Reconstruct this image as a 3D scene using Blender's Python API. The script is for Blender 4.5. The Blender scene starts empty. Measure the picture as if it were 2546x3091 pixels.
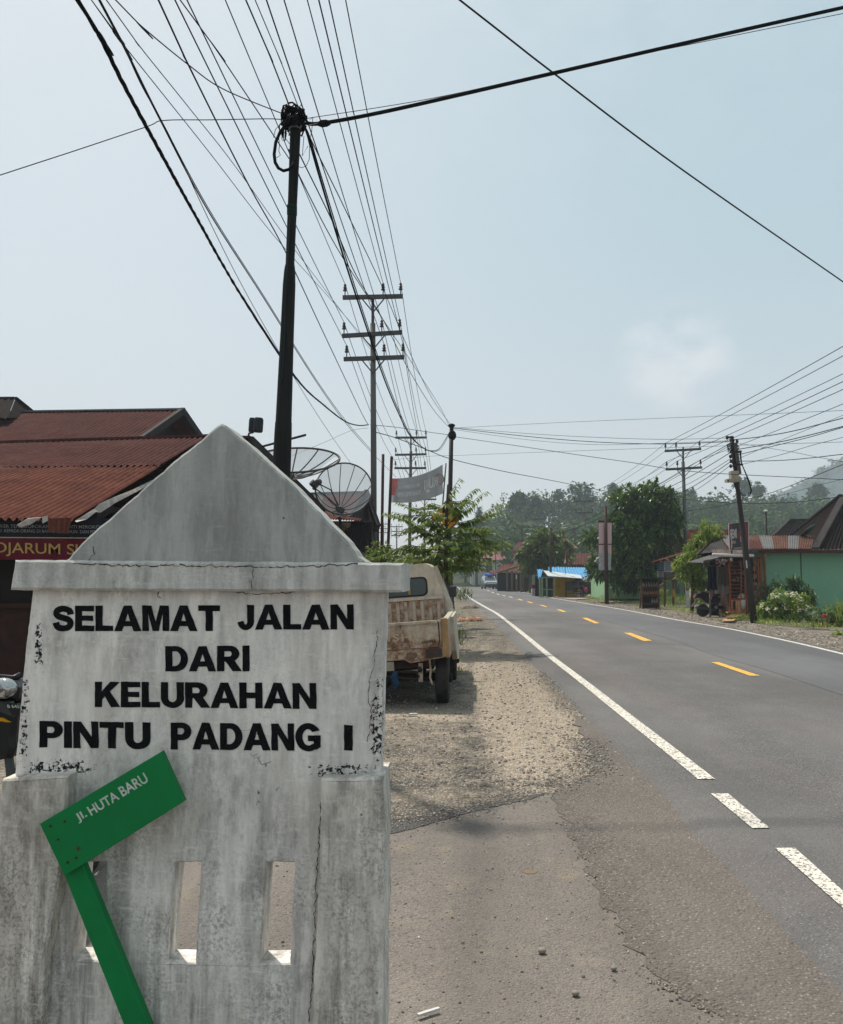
import bpy, math, random
from mathutils import Vector, Matrix, noise
from mathutils.geometry import tessellate_polygon
S = bpy.context.scene
# ------------------------------------------------------------------ camera, world, sun, exposure
F, CX, CY, HC = 2552.0, 1273.0, 1545.5, 1.55        # focal length and centre in photo pixels, eye height
PITCH = math.atan((1731 - CY) / F)
cam = bpy.data.cameras.new('camera'); camo = bpy.data.objects.new('camera', cam); S.collection.objects.link(camo)
cam.sensor_fit = 'HORIZONTAL'; cam.sensor_width = 36; cam.lens = 36 * F / 2546
cam.clip_start = 0.05; cam.clip_end = 4000
camo.location = (0, 0, HC); camo.rotation_euler = (math.radians(90) + PITCH, 0, 0)
S.camera = camo
SUN_AZ, SUN_EL = math.radians(-27), math.radians(60)   # azimuth from +Y, negative = to the west of the view
sundir = Vector((math.sin(SUN_AZ) * math.cos(SUN_EL), math.cos(SUN_AZ) * math.cos(SUN_EL), math.sin(SUN_EL)))
sl = bpy.data.lights.new('sun', 'SUN'); sl.energy = 5.0; sl.angle = math.radians(1.6); sl.color = (1.0, 0.93, 0.82)
so = bpy.data.objects.new('sun', sl); S.collection.objects.link(so)
so.rotation_euler = sundir.to_track_quat('Z', 'Y').to_euler(); so.location = (-20, 30, 60)
W = bpy.data.worlds.new('World'); S.world = W; W.use_nodes = True
wn = W.node_tree; wn.nodes.clear()
sky = wn.nodes.new('ShaderNodeTexSky'); sky.sky_type = 'NISHITA'; sky.sun_disc = False
sky.sun_elevation = SUN_EL; sky.sun_rotation = SUN_AZ; sky.air_density = 1.2; sky.dust_density = 2.0; sky.ozone_density = 1.5
bg = wn.nodes.new('ShaderNodeBackground'); bg.inputs[1].default_value = 0.099
wo = wn.nodes.new('ShaderNodeOutputWorld')
hsv = wn.nodes.new('ShaderNodeHueSaturation'); hsv.inputs['Saturation'].default_value = 0.9
tcw = wn.nodes.new('ShaderNodeTexCoord'); mpw = wn.nodes.new('ShaderNodeMapping'); nzw = wn.nodes.new('ShaderNodeTexNoise'); rpw = wn.nodes.new('ShaderNodeValToRGB')
mpw.inputs['Scale'].default_value = (9, 9, 15); mpw.inputs['Location'].default_value = (1.4, 2.7, 5.2)
nzw.inputs['Scale'].default_value = 1.7; nzw.inputs['Detail'].default_value = 7; nzw.inputs['Roughness'].default_value = 0.55
rpw.color_ramp.elements[0].position = 0.36; rpw.color_ramp.elements[0].color = (0.0, 0.0, 0.0, 1)
rpw.color_ramp.elements[1].position = 0.62; rpw.color_ramp.elements[1].color = (1, 1, 1, 1)
def wnode(t, **kw):
    n = wn.nodes.new(t)
    for k, v in kw.items(): setattr(n, k, v)
    return n
def wmath(op, a, b):
    n = wnode('ShaderNodeMath', operation=op, use_clamp=(op == 'MULTIPLY'))
    for s_, v in zip(n.inputs, (a, b)):
        if isinstance(v, (int, float)): s_.default_value = v
        else: wn.links.new(v, s_)
    return n.outputs[0]
def wmix(f, a, b):
    n = wnode('ShaderNodeMix', data_type='RGBA')
    for s_, v in ((n.inputs[0], f), (n.inputs[6], a), (n.inputs[7], b)):
        if isinstance(v, (int, float, tuple)): s_.default_value = v
        else: wn.links.new(v, s_)
    return n.outputs[2]
def wramp(f, st):
    n = wnode('ShaderNodeMapRange'); n.clamp = True; wn.links.new(f, n.inputs[0])
    for k, v in zip(range(1, 5), st): n.inputs[k].default_value = v
    n.interpolation_type = 'SMOOTHSTEP'; return n.outputs[0]
wn.links.new(tcw.outputs['Generated'], mpw.inputs['Vector']); wn.links.new(mpw.outputs[0], nzw.inputs['Vector']); wn.links.new(nzw.outputs[0], rpw.inputs[0])
wn.links.new(sky.outputs[0], hsv.inputs['Color'])
sepw = wnode('ShaderNodeSeparateXYZ'); wn.links.new(tcw.outputs['Generated'], sepw.inputs[0])
low = wramp(sepw.outputs[2], (-.02, .42, 1, 0)); west = wramp(sepw.outputs[0], (-.45, .45, 1, 0))
veil = wmix(low, (4.5, 6.0, 6.35, 1), (6.75, 6.7, 6.85, 1))                       # high haze: blue-green above, milky at the horizon
veil = wmix(wmath('MULTIPLY', west, .75), veil, (7.6, 7.75, 7.8, 1))                # milkier towards the sun's side
base = wmix(.72, hsv.outputs[0], veil)
u_, v_ = (2040 - 1273) / 2552, (1545.5 - 1080) / 2552; pt = math.atan(185.5 / 2552); cd = Vector((u_, math.cos(pt) - v_ * math.sin(pt), math.sin(pt) + v_ * math.cos(pt))).normalized()
dotn = wnode('ShaderNodeVectorMath', operation='DOT_PRODUCT'); wn.links.new(tcw.outputs['Generated'], dotn.inputs[0]); dotn.inputs[1].default_value = cd
puff = wmath('MULTIPLY', wramp(dotn.outputs['Value'], (math.cos(.075), math.cos(.01), 0, 1)), rpw.outputs[0])
base = wmix(wmath('MULTIPLY', puff, .62), base, (8.0, 8.1, 8.3, 1))
streak = wmath('MULTIPLY', wramp(sepw.outputs[2], (.3, .6, 0, 1)), rpw.outputs[0])
base = wmix(wmath('MULTIPLY', streak, .1), base, (8, 8.2, 8.4, 1))
wn.links.new(base, bg.inputs[0]); wn.links.new(bg.outputs[0], wo.inputs[0])
S.view_settings.view_transform = 'Standard'; S.view_settings.look = 'None'; S.view_settings.gamma = 1; S.view_settings.exposure = 0.22
S.view_settings.use_curve_mapping = False
S.render.engine = 'CYCLES'
S.cycles.max_bounces = 6; S.cycles.transparent_max_bounces = 12; S.cycles.volume_bounces = 0
S.cycles.sample_clamp_indirect = 4.0

# ------------------------------------------------------------------ helpers
R = random.Random(11)
cp, sp = math.cos(PITCH), math.sin(PITCH)
CAM = Vector((0, 0, HC))
def ray(x, y):
    u, v = (x - CX) / F, (CY - y) / F
    return Vector((u, cp - v * sp, sp + v * cp))
def P(x, y, Y):
    d = ray(x, y); return CAM + d * (Y / d.y)
def dip(Y):
    t = min(1, max(0, (Y - 35) / 135)); return -0.9 * t * t * (3 - 2 * t)
def G(x, y):
    d = ray(x, y); Y = 20
    for _ in range(60):
        Y2 = d.y * (dip(Y) - HC) / d.z; Y = 0.5 * Y + 0.5 * min(Y2, 900)
    return Vector((d.x / d.y * Y, Y, dip(Y)))
def gz(x, Y): return Vector((x, Y, dip(Y)))
def hit(x, y, p0, n):
    d = ray(x, y); return CAM + d * ((p0 - CAM).dot(n) / d.dot(n))
def px(n, Y): return n * Y / F      # photo pixels to metres at depth Y
WL = {}
def empty(name, loc, rot=(0, 0, 0)):
    o = bpy.data.objects.new(name, None); S.collection.objects.link(o)
    o.location = loc; o.rotation_euler = rot; o.empty_display_size = 0.2
    WL[o] = Vector(loc); return o
def tag(o, label=None, cat=None, group=None, kind=None):
    if label: o['label'] = label
    if cat: o['category'] = cat
    if group: o['group'] = group
    if kind: o['kind'] = kind
    return o
def thing(name, label, cat, loc, group=None, rot=(0, 0, 0)):
    return tag(empty(name, loc, rot), label, cat, group)
def kids(o): return [c for c in S.collection.objects if c.parent is o]
KID = {}
def link(name, me, parent=None):
    o = bpy.data.objects.new(name, me); S.collection.objects.link(o)
    if parent is not None:
        o.parent = parent; KID.setdefault(parent, []).append(o)
    return o
def copy_tree(o, parent=None):
    c = o.copy(); S.collection.objects.link(c)
    if parent is not None: c.parent = parent; KID.setdefault(parent, []).append(c)
    for ch in list(KID.get(o, [])): copy_tree(ch, c)
    return c
class MB:
    def __init__(s): s.v = []; s.f = []; s.m = []
    def add(s, vs, fs, m=0):
        b = len(s.v); s.v += [tuple(v) for v in vs]
        s.f += [tuple(b + i for i in f) for f in fs]; s.m += [m] * len(fs); return s
    def quad(s, a, b, c, d, m=0): return s.add([a, b, c, d], [(0, 1, 2, 3)], m)
    def hexa(s, p, m=0):          # 8 points: bottom ring, top ring
        return s.add(p, [(3, 2, 1, 0), (4, 5, 6, 7), (0, 1, 5, 4), (1, 2, 6, 5), (2, 3, 7, 6), (3, 0, 4, 7)], m)
    def box(s, c, d, M=None, m=0):
        c = Vector(c); hx, hy, hz = d[0] / 2, d[1] / 2, d[2] / 2
        pts = [Vector(q) for q in ((-hx, -hy, -hz), (hx, -hy, -hz), (hx, hy, -hz), (-hx, hy, -hz), (-hx, -hy, hz), (hx, -hy, hz), (hx, hy, hz), (-hx, hy, hz))]
        if M is not None: pts = [M @ q for q in pts]
        return s.hexa([c + q for q in pts], m)
    def bbox(s, a, b, m=0):
        a, b = Vector(a), Vector(b); return s.box((a + b) / 2, [abs(x) for x in (b - a)], None, m)
    def bar(s, a, b, w, h=None, up=(0, 0, 1), m=0):   # rectangular beam from a to b
        a, b = Vector(a), Vector(b); h = h or w; d = (b - a).normalized(); up = Vector(up)
        if abs(d.dot(up)) > .98: up = Vector((0, 1, 0))
        x = d.cross(up).normalized() * (w / 2); z = x.cross(d).normalized() * (h / 2)
        return s.hexa([a - x - z, a + x - z, b + x - z, b - x - z, a - x + z, a + x + z, b + x + z, b - x + z], m)
    def tube(s, pts, r, seg=8, cap=True, m=0):
        pts = [Vector(p) for p in pts]; n = len(pts); rs = r if isinstance(r, (list, tuple)) else [r] * n
        vs = []; fs = []; prev = None
        for i, p in enumerate(pts):
            t = (pts[min(i + 1, n - 1)] - pts[max(i - 1, 0)]).normalized()
            if prev is None:
                a = t.cross(Vector((0, 0, 1)));
                if a.length < 1e-3: a = t.cross(Vector((1, 0, 0)))
            else: a = prev - t * prev.dot(t)
            if a.length < 1e-6: a = t.orthogonal()
            a = a.normalized(); prev = a; b = t.cross(a)
            for k in range(seg):
                th = 2 * math.pi * k / seg; vs.append(p + (a * math.cos(th) + b * math.sin(th)) * rs[i])
        for i in range(n - 1):
            for k in range(seg):
                k2 = (k + 1) % seg; fs.append((i * seg + k, i * seg + k2, (i + 1) * seg + k2, (i + 1) * seg + k))
        if cap: fs.append(tuple(range(seg - 1, -1, -1))); fs.append(tuple((n - 1) * seg + k for k in range(seg)))
        return s.add(vs, fs, m)
    def lathe(s, prof, c, axis=(0, 0, 1), seg=16, m=0):   # prof: (radius, height)
        ax = Vector(axis).normalized(); a = ax.orthogonal().normalized(); b = ax.cross(a); c = Vector(c); vs = []; fs = []
        for r, h in prof:
            for k in range(seg):
                th = 2 * math.pi * k / seg; vs.append(c + ax * h + (a * math.cos(th) + b * math.sin(th)) * r)
        for i in range(len(prof) - 1):
            for k in range(seg):
                k2 = (k + 1) % seg; fs.append((i * seg + k, i * seg + k2, (i + 1) * seg + k2, (i + 1) * seg + k))
        fs.append(tuple(range(seg - 1, -1, -1))); fs.append(tuple((len(prof) - 1) * seg + k for k in range(seg)))
        return s.add(vs, fs, m)
    def ball(s, c, r, seg=10, rings=6, sc=(1, 1, 1), m=0):
        c = Vector(c); vs = [c + Vector((0, 0, -r * sc[2]))]; fs = []
        for i in range(1, rings):
            ph = -math.pi / 2 + math.pi * i / rings
            for k in range(seg):
                th = 2 * math.pi * k / seg
                vs.append(c + Vector((r * sc[0] * math.cos(ph) * math.cos(th), r * sc[1] * math.cos(ph) * math.sin(th), r * sc[2] * math.sin(ph))))
        vs.append(c + Vector((0, 0, r * sc[2])))
        for k in range(seg): fs.append((0, 1 + (k + 1) % seg, 1 + k))
        for i in range(rings - 2):
            for k in range(seg):
                a = 1 + i * seg; b = a + seg; k2 = (k + 1) % seg; fs.append((a + k, a + k2, b + k2, b + k))
        a = 1 + (rings - 2) * seg
        for k in range(seg): fs.append((a + k, a + (k + 1) % seg, len(vs) - 1))
        return s.add(vs, fs, m)
    def prism(s, poly, dvec, holes=(), m=0, chamfer=0.0):   # planar 3-D polygon swept along dvec
        dvec = Vector(dvec); loops = [[Vector(p) for p in poly]] + [[Vector(p) for p in h] for h in holes]
        allp = [p for l in loops for p in l]; tri = tessellate_polygon(loops); n = len(allp)
        nrm = dvec.normalized()
        front = list(allp)
        if chamfer:
            front = []
            for li, l in enumerate(loops):
                k = len(l); area = Vector((0, 0, 0))
                for i in range(k): area += l[i].cross(l[(i + 1) % k])
                sg = 1 if area.dot(nrm) > 0 else -1
                if li: sg = -sg
                for i in range(k):
                    e1 = (l[i] - l[i - 1]); e2 = (l[(i + 1) % k] - l[i])
                    n1 = nrm.cross(e1).normalized() * sg; n2 = nrm.cross(e2).normalized() * sg
                    mm = n1 + n2
                    if mm.length < 1e-4: mm = n1
                    front.append(l[i] + mm.normalized() * chamfer)
        vs = front + [p + dvec for p in allp]
        fs = [tuple(t) for t in tri] + [tuple(n + i for i in reversed(t)) for t in tri]
        if chamfer:
            vs = front + [p + dvec for p in allp] + [p + nrm * chamfer for p in allp]
        o = 0
        for l in loops:
            k = len(l)
            for i in range(k):
                a, b = o + i, o + (i + 1) % k
                if chamfer: fs.append((a, b, 2 * n + b, 2 * n + a)); fs.append((2 * n + a, 2 * n + b, n + b, n + a))
                else: fs.append((a, b, n + b, n + a))
            o += k
        return s.add(vs, fs, m)
    def build(s, name, mat, parent=None, smooth=False, local=False, origin=None):
        off = Vector((0, 0, 0))
        if parent is not None and not local:
            q = parent
            while q is not None: off += q.location; q = q.parent
        if parent is None and origin is not None: off = Vector(origin)
        me = bpy.data.meshes.new(name)
        me.from_pydata([(v[0] - off.x, v[1] - off.y, v[2] - off.z) for v in s.v], [], s.f)
        mats = mat if isinstance(mat, (list, tuple)) else [mat]
        for mm in mats: me.materials.append(mm)
        if len(mats) > 1: me.polygons.foreach_set('material_index', s.m)
        if smooth: me.polygons.foreach_set('use_smooth', [True] * len(s.f))
        me.update()
        import bmesh
        if len(s.f) < 30000:
            bm = bmesh.new(); bm.from_mesh(me); bmesh.ops.recalc_face_normals(bm, faces=bm.faces); bm.to_mesh(me); bm.free()
        o = link(name, me, parent)
        if parent is None and origin is not None: o.location = off
        return o
    def top(s, name, mat, label, cat, group=None, smooth=False, origin=None):
        if origin is None:
            n = len(s.v); zz = min(v[2] for v in s.v)
            origin = (sum(v[0] for v in s.v) / n, sum(v[1] for v in s.v) / n, zz)
        return tag(s.build(name, mat, None, smooth, origin=origin), label, cat, group)

# ------------------------------------------------------------------ materials
class NT:
    def __init__(s, name):
        s.mat = bpy.data.materials.new(name); s.mat.use_nodes = True; s.nt = s.mat.node_tree; s.nt.nodes.clear()
        s.out = s.nt.nodes.new('ShaderNodeOutputMaterial')
        s.tc = s.nt.nodes.new('ShaderNodeTexCoord')
    def set(s, sock, v):
        if hasattr(v, 'is_linked') or isinstance(v, bpy.types.NodeSocket): s.nt.links.new(v, sock)
        elif isinstance(v, (tuple, list)) and len(v) == 3 and sock.type == 'RGBA': sock.default_value = (*v, 1)
        else: sock.default_value = v
    def coords(s, scale=(1, 1, 1), loc=(0, 0, 0), kind='Object', rot=(0, 0, 0)):
        m = s.nt.nodes.new('ShaderNodeMapping'); s.nt.links.new(s.tc.outputs[kind], m.inputs[0])
        m.inputs['Scale'].default_value = scale; m.inputs['Location'].default_value = loc; m.inputs['Rotation'].default_value = rot
        return m.outputs[0]
    def noise(s, scale, detail=4, rough=0.55, vec=None, dist=0.0, out=0):
        n = s.nt.nodes.new('ShaderNodeTexNoise'); n.inputs['Scale'].default_value = scale; n.inputs['Detail'].default_value = detail
        n.inputs['Roughness'].default_value = rough; n.inputs['Distortion'].default_value = dist
        s.nt.links.new(vec if vec is not None else s.tc.outputs['Object'], n.inputs['Vector']); return n.outputs[out]
    def vor(s, scale, vec=None, feature='F1', out='Distance', rnd=1.0):
        n = s.nt.nodes.new('ShaderNodeTexVoronoi'); n.feature = feature; n.inputs['Scale'].default_value = scale; n.inputs['Randomness'].default_value = rnd
        s.nt.links.new(vec if vec is not None else s.tc.outputs['Object'], n.inputs['Vector']); return n.outputs[out]
    def ramp(s, fac, stops, interp='LINEAR'):
        n = s.nt.nodes.new('ShaderNodeValToRGB'); n.color_ramp.interpolation = interp; e = n.color_ramp.elements
        while len(e) < len(stops): e.new(0.5)
        for i, (p, c) in enumerate(stops):
            e[i].position = p; e[i].color = (c, c, c, 1) if isinstance(c, (int, float)) else (*c, 1)
        s.nt.links.new(fac, n.inputs[0]); return n.outputs[0]
    def mix(s, fac, a, b, mode='MIX'):
        n = s.nt.nodes.new('ShaderNodeMix'); n.data_type = 'RGBA'; n.blend_type = mode
        s.set(n.inputs[0], fac); s.set(n.inputs[6], a); s.set(n.inputs[7], b); return n.outputs[2]
    def math(s, op, a, b=0.0, c=None):
        n = s.nt.nodes.new('ShaderNodeMath'); n.operation = op; s.set(n.inputs[0], a); s.set(n.inputs[1], b)
        if c is not None: s.set(n.inputs[2], c)
        return n.outputs[0]
    def sep(s, vec):
        n = s.nt.nodes.new('ShaderNodeSeparateXYZ'); s.nt.links.new(vec, n.inputs[0]); return n.outputs
    def bsdf(s, col, rough=0.8, metal=0.0, bump=None, bstr=0.3, bdist=0.01, spec=0.3, **kw):
        b = s.nt.nodes.new('ShaderNodeBsdfPrincipled'); s.set(b.inputs['Base Color'], col); s.set(b.inputs['Roughness'], rough)
        s.set(b.inputs['Metallic'], metal); s.set(b.inputs['Specular IOR Level'], spec)
        for k, v in kw.items(): s.set(b.inputs[k.replace('_', ' ')], v)
        if bump is not None:
            bn = s.nt.nodes.new('ShaderNodeBump'); bn.inputs['Strength'].default_value = bstr; bn.inputs['Distance'].default_value = bdist
            s.nt.links.new(bump, bn.inputs['Height']); s.nt.links.new(bn.outputs[0], b.inputs['Normal'])
        s.nt.links.new(b.outputs[0], s.out.inputs[0]); s.b = b; return s.mat
MATS = {}
def M(name, col, rough=0.75, metal=0.0, col2=None, scale=6.0, bump=0.15, spec=0.12, lo=0.35, hi=0.7, stretch=(1, 1, 1), bdist=0.01):
    if name in MATS: return MATS[name]
    n = NT(name); col2 = col2 or tuple(c * 0.62 for c in col)
    v = n.coords(stretch); nz = n.noise(scale, 6, 0.62, v); f = n.noise(scale * 7, 4, 0.6, v)
    k = n.ramp(nz, [(lo, 0.0), (hi, 1.0)]); c = n.mix(k, col, col2); c = n.mix(n.math('MULTIPLY', f, 0.35), c, tuple(x * 0.6 for x in col2))
    MATS[name] = n.bsdf(c, rough, metal, f, bump, bdist, spec); return MATS[name]
def leafmat(name, cols, rough=0.55, trans=0.25, spec=0.25):
    if name in MATS: return MATS[name]
    n = NT(name); g = n.nt.nodes.new('ShaderNodeNewGeometry'); rnd = g.outputs['Random Per Island']
    big = n.noise(0.55, 3, 0.6); k = n.math('ADD', n.math('MULTIPLY', rnd, 0.6), n.math('MULTIPLY', big, 0.5))
    st = [(0.15 + 0.7 * i / (len(cols) - 1), c) for i, c in enumerate(cols)]
    c = n.ramp(k, st)
    m = n.bsdf(c, rough, 0, spec=spec)
    tr = n.nt.nodes.new('ShaderNodeBsdfTranslucent'); n.nt.links.new(n.mix(0.5, c, (0.12, 0.2, 0.02), 'MIX'), tr.inputs[0])
    mx = n.nt.nodes.new('ShaderNodeMixShader'); mx.inputs[0].default_value = trans
    n.nt.links.new(n.b.outputs[0], mx.inputs[1]); n.nt.links.new(tr.outputs[0], mx.inputs[2]); n.nt.links.new(mx.outputs[0], n.out.inputs[0])
    MATS[name] = m; return m
def text_mesh(txt, spacing=1.0, bold=0.0, shear=0.0, word=1.0):
    cu = bpy.data.curves.new('lettering', 'FONT'); cu.body = txt; cu.size = 1.0; cu.space_character = spacing; cu.offset = bold; cu.shear = shear; cu.space_word = word
    cu.resolution_u = 4; cu.fill_mode = 'FRONT'
    o = bpy.data.objects.new('lettering', cu); S.collection.objects.link(o)
    dg = bpy.context.evaluated_depsgraph_get(); me = bpy.data.meshes.new_from_object(o.evaluated_get(dg))
    bpy.data.objects.remove(o); bpy.data.curves.remove(cu)
    vs = [v.co.copy() for v in me.vertices]; fs = [tuple(p.vertices) for p in me.polygons]; bpy.data.meshes.remove(me); return vs, fs
def text_on(mb, txt, tl, tr, bl, lift=0.003, mirror=False, m=0, thick=0.0, **kw):
    """fit the text's bounding box into the parallelogram tl-tr-bl, raised towards the viewer side"""
    vs, fs = text_mesh(txt, **kw); tl, tr, bl = Vector(tl), Vector(tr), Vector(bl)
    x0 = min(v.x for v in vs); x1 = max(v.x for v in vs); y0 = min(v.y for v in vs); y1 = max(v.y for v in vs)
    ex, ey = tr - tl, tl - bl; n = ex.cross(ey).normalized()
    out = []
    for v in vs:
        a = (v.x - x0) / (x1 - x0); b = (v.y - y0) / (y1 - y0)
        if mirror: a = 1 - a
        out.append(bl + ex * a + ey * b + n * lift)
    return mb.add(out, fs, m)
# ------------------------------------------------------------------ setting materials
def asphalt(name, c1, c2, speck, scale, bstr, redd=0.0, stain=0.0):
    n = NT(name)
    big = n.noise(0.7, 5, 0.6); mid = n.noise(6, 5, 0.65); st = n.vor(scale, out='Color'); d = n.vor(scale)
    h = n.sep(st)[0]
    c = n.mix(n.ramp(big, [(0.35, 0.0), (0.65, 1.0)]), c1, c2)
    c = n.mix(n.ramp(mid, [(0.4, 0.0), (0.7, 0.35)]), c, tuple(x * 0.55 for x in c1))
    c = n.mix(n.math('MULTIPLY', n.ramp(h, [(0.0, 0.0), (0.8, 0.25), (0.93, 1.0)]), n.ramp(d, [(0.2, 1.0), (0.5, 0.0)])), c, speck)
    c = n.mix(n.ramp(h, [(0.0, 0.75), (0.3, 0.0)]), c, tuple(x * 0.4 for x in c1))
    if redd:
        red = n.noise(1.3, 6, 0.7, n.coords((1, 0.25, 1))); c = n.mix(n.math('MULTIPLY', n.ramp(red, [(0.42, 0.0), (0.6, redd)]), n.ramp(n.noise(45, 4, 0.7), [(0.4, 0.0), (0.6, 1.0)])), c, (0.13, 0.098, 0.095))
    trk = n.noise(1.1, 3, .5, n.coords((1, .015, 1), (3, 0, 0))); c = n.mix(n.ramp(trk, [(.4, .0), (.58, .42)]), c, tuple(x * .6 for x in c1)); wide = n.noise(.35, 4, .6, n.coords((1, .4, 1), (8, 2, 0))); c = n.mix(n.ramp(wide, [(.45, 0.), (.62, .42)]), c, tuple(min(1, x * 1.4) for x in c1))
    if stain:
        sn = n.noise(3.2, 6, 0.7); c = n.mix(n.ramp(sn, [(0.55, 0.0), (0.72, stain)]), c, (0.3, 0.24, 0.16))
    hh = n.math('ADD', n.math('MULTIPLY', n.math('SUBTRACT', 1.0, d), 0.6), n.math('MULTIPLY', n.noise(scale * 0.5, 3, 0.7), 0.8))
    return n.bsdf(c, 0.88, 0, hh, bstr, 0.012, 0.25)
m_road = asphalt('road_asphalt', (0.125, 0.121, 0.119), (0.085, 0.084, 0.084), (0.3, 0.29, 0.28), 85, 0.8, redd=0.6)
m_patch = asphalt('new_asphalt', (0.098, 0.1, 0.104), (0.112, 0.114, 0.117), (0.12, 0.12, 0.13), 120, 0.3)
m_old = asphalt('worn_asphalt', (0.142, 0.123, 0.108), (0.1, 0.088, 0.079), (0.36, 0.32, 0.27), 72, 1.0)
m_side = asphalt('side_asphalt', (0.19, 0.166, 0.148), (0.156, 0.137, 0.123), (0.32, 0.28, 0.23), 110, 0.75, stain=0.4)
def ground_mat():
    n = NT('gravel_earth'); X, Yc, Z = n.sep(n.tc.outputs['Object'])
    st = n.vor(48, out='Color'); d = n.vor(48); h = n.sep(st)[0]; st2 = n.sep(n.vor(75, out='Color'))[0]; d2 = n.vor(75)
    big = n.noise(0.45, 4, 0.6); mid = n.noise(2.6, 6, 0.65)
    grav = n.ramp(h, [(0.0, (0.085, 0.075, 0.068)), (0.4, (0.2, 0.178, 0.158)), (0.8, (0.31, 0.28, 0.245)), (1.0, (0.46, 0.43, 0.38))])
    grav = n.mix(n.ramp(d, [(0.25, 0.0), (0.55, 0.9)]), grav, (0.1, 0.085, 0.065))
    sand = n.ramp(st2, [(0.0, (0.23, 0.18, 0.135)), (0.5, (0.375, 0.305, 0.23)), (1.0, (0.52, 0.45, 0.365))])
    c = n.mix(n.ramp(mid, [(0.45, 0.0), (0.65, 0.5)]), grav, sand)
    # lighter sand-coloured strip along the road side of the shoulder
    q = n.math('ADD', X, n.math('MULTIPLY', n.math('SUBTRACT', mid, 0.5), 1.6))
    strip = n.ramp(n.math('MULTIPLY', q, 0.25), [(0.1, 0.0), (0.17, 0.95), (0.36, 0.95), (0.46, 0.1)])
    band = n.ramp(n.math('ABSOLUTE', n.math('SUBTRACT', n.math('ADD', Yc, n.math('MULTIPLY', mid, 1.2)), 9.95)), [(0.2, 0.9), (0.55, 0.0)]); strip = n.math('MAXIMUM', strip, band)
    strip = n.math('MULTIPLY', strip, n.ramp(n.noise(9, 6, .75), [(.3, .35), (.6, 1.)]))
    near = n.ramp(n.math('MULTIPLY', Yc, 0.01), [(0.0, 1.0), (0.14, 1.0), (0.2, 0.0)])
    c = n.mix(n.math('MULTIPLY', strip, near), c, sand)
    grass = n.ramp(n.noise(8, 4, 0.7), [(0.3, (0.03, 0.05, 0.015)), (0.7, (0.08, 0.1, 0.03))])
    far = n.ramp(n.math('MULTIPLY', Yc, 0.001), [(0.13, 0.0), (0.17, 1.0)])
    side = n.math('GREATER_THAN', n.math('ABSOLUTE', X), 40.0)
    c = n.mix(n.math('MAXIMUM', far, side), c, grass)
    hh = n.math('ADD', n.math('MULTIPLY', n.math('SUBTRACT', 1.0, d), 1.0), n.math('MULTIPLY', n.math('SUBTRACT', 1.0, d2), 0.4))
    return n.bsdf(c, 0.95, 0, hh, 0.9, 0.02, 0.15)
m_ground = ground_mat()
def paint_mat(name, col, wear):
    n = NT(name); w = n.noise(26, 6, 0.75); h = n.sep(n.vor(90, out='Color'))[0]
    k = n.math('ADD', n.math('MULTIPLY', w, 0.75), n.math('MULTIPLY', h, 0.25))
    c = n.mix(n.ramp(k, [(wear, 0.0), (wear + 0.05, 1.0)]), col, (0.085, 0.08, 0.08))
    c = n.mix(n.ramp(n.noise(4, 5, 0.6), [(0.4, 0.0), (0.75, 0.4)]), c, tuple(x * 0.55 for x in col))
    return n.bsdf(c, 0.75, 0, h, 0.3, 0.006, 0.3)
m_white = paint_mat('white_road_paint', (0.62, 0.58, 0.51), 0.53)
m_yellow = paint_mat('yellow_road_paint', (0.68, 0.38, 0.05), 0.56)
# ------------------------------------------------------------------ ground, roads, markings
Ys = [-60, -30, -10, -4, -1, 0.5, 2, 4, 6, 8, 10, 13, 16, 20, 25, 30] + list(range(35, 176, 7)) + [220, 300, 450, 700, 900]
Xs = [-900, -300, -120, -60, -30, -12, -5, 0, 5, 12, 30, 60, 120, 300, 900]
g = MB(); g.add([(x, y, dip(y)) for y in Ys for x in Xs], [(j * len(Xs) + i, j * len(Xs) + i + 1, (j + 1) * len(Xs) + i + 1, (j + 1) * len(Xs) + i) for j in range(len(Ys) - 1) for i in range(len(Xs) - 1)])
tag(g.build('ground', m_ground), 'gravel and bare earth beside the road', 'ground', kind='structure')
def curve_at(pts, Y):
    pts = sorted(pts, key=lambda p: p[1])
    if Y <= pts[0][1]: a, b = pts[0], pts[1]
    elif Y >= pts[-1][1]: a, b = pts[-2], pts[-1]
    else:
        for a, b in zip(pts, pts[1:]):
            if a[1] <= Y <= b[1]: break
    t = (Y - a[1]) / (b[1] - a[1]); return a[0] + (b[0] - a[0]) * t
Lpx = [(2115, 2354), (1960, 2228), (1850, 2140), (1772, 2075), (1675, 2000), (1557, 1900), (1498.6, 1852.7), (1464, 1835.5), (1419, 1808), (1395, 1787), (1383, 1773), (1374, 1766)]
Rpx = [(2546, 1981), (2421, 1949.6), (2197.7, 1901), (2049, 1877), (1900, 1846.5), (1834, 1835), (1730, 1818), (1661, 1806), (1592, 1794), (1543.5, 1783.6), (1512, 1776), (1470, 1767)]
Lw = [G(*p) for p in Lpx]; Rw = [G(*p) for p in Rpx]
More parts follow.
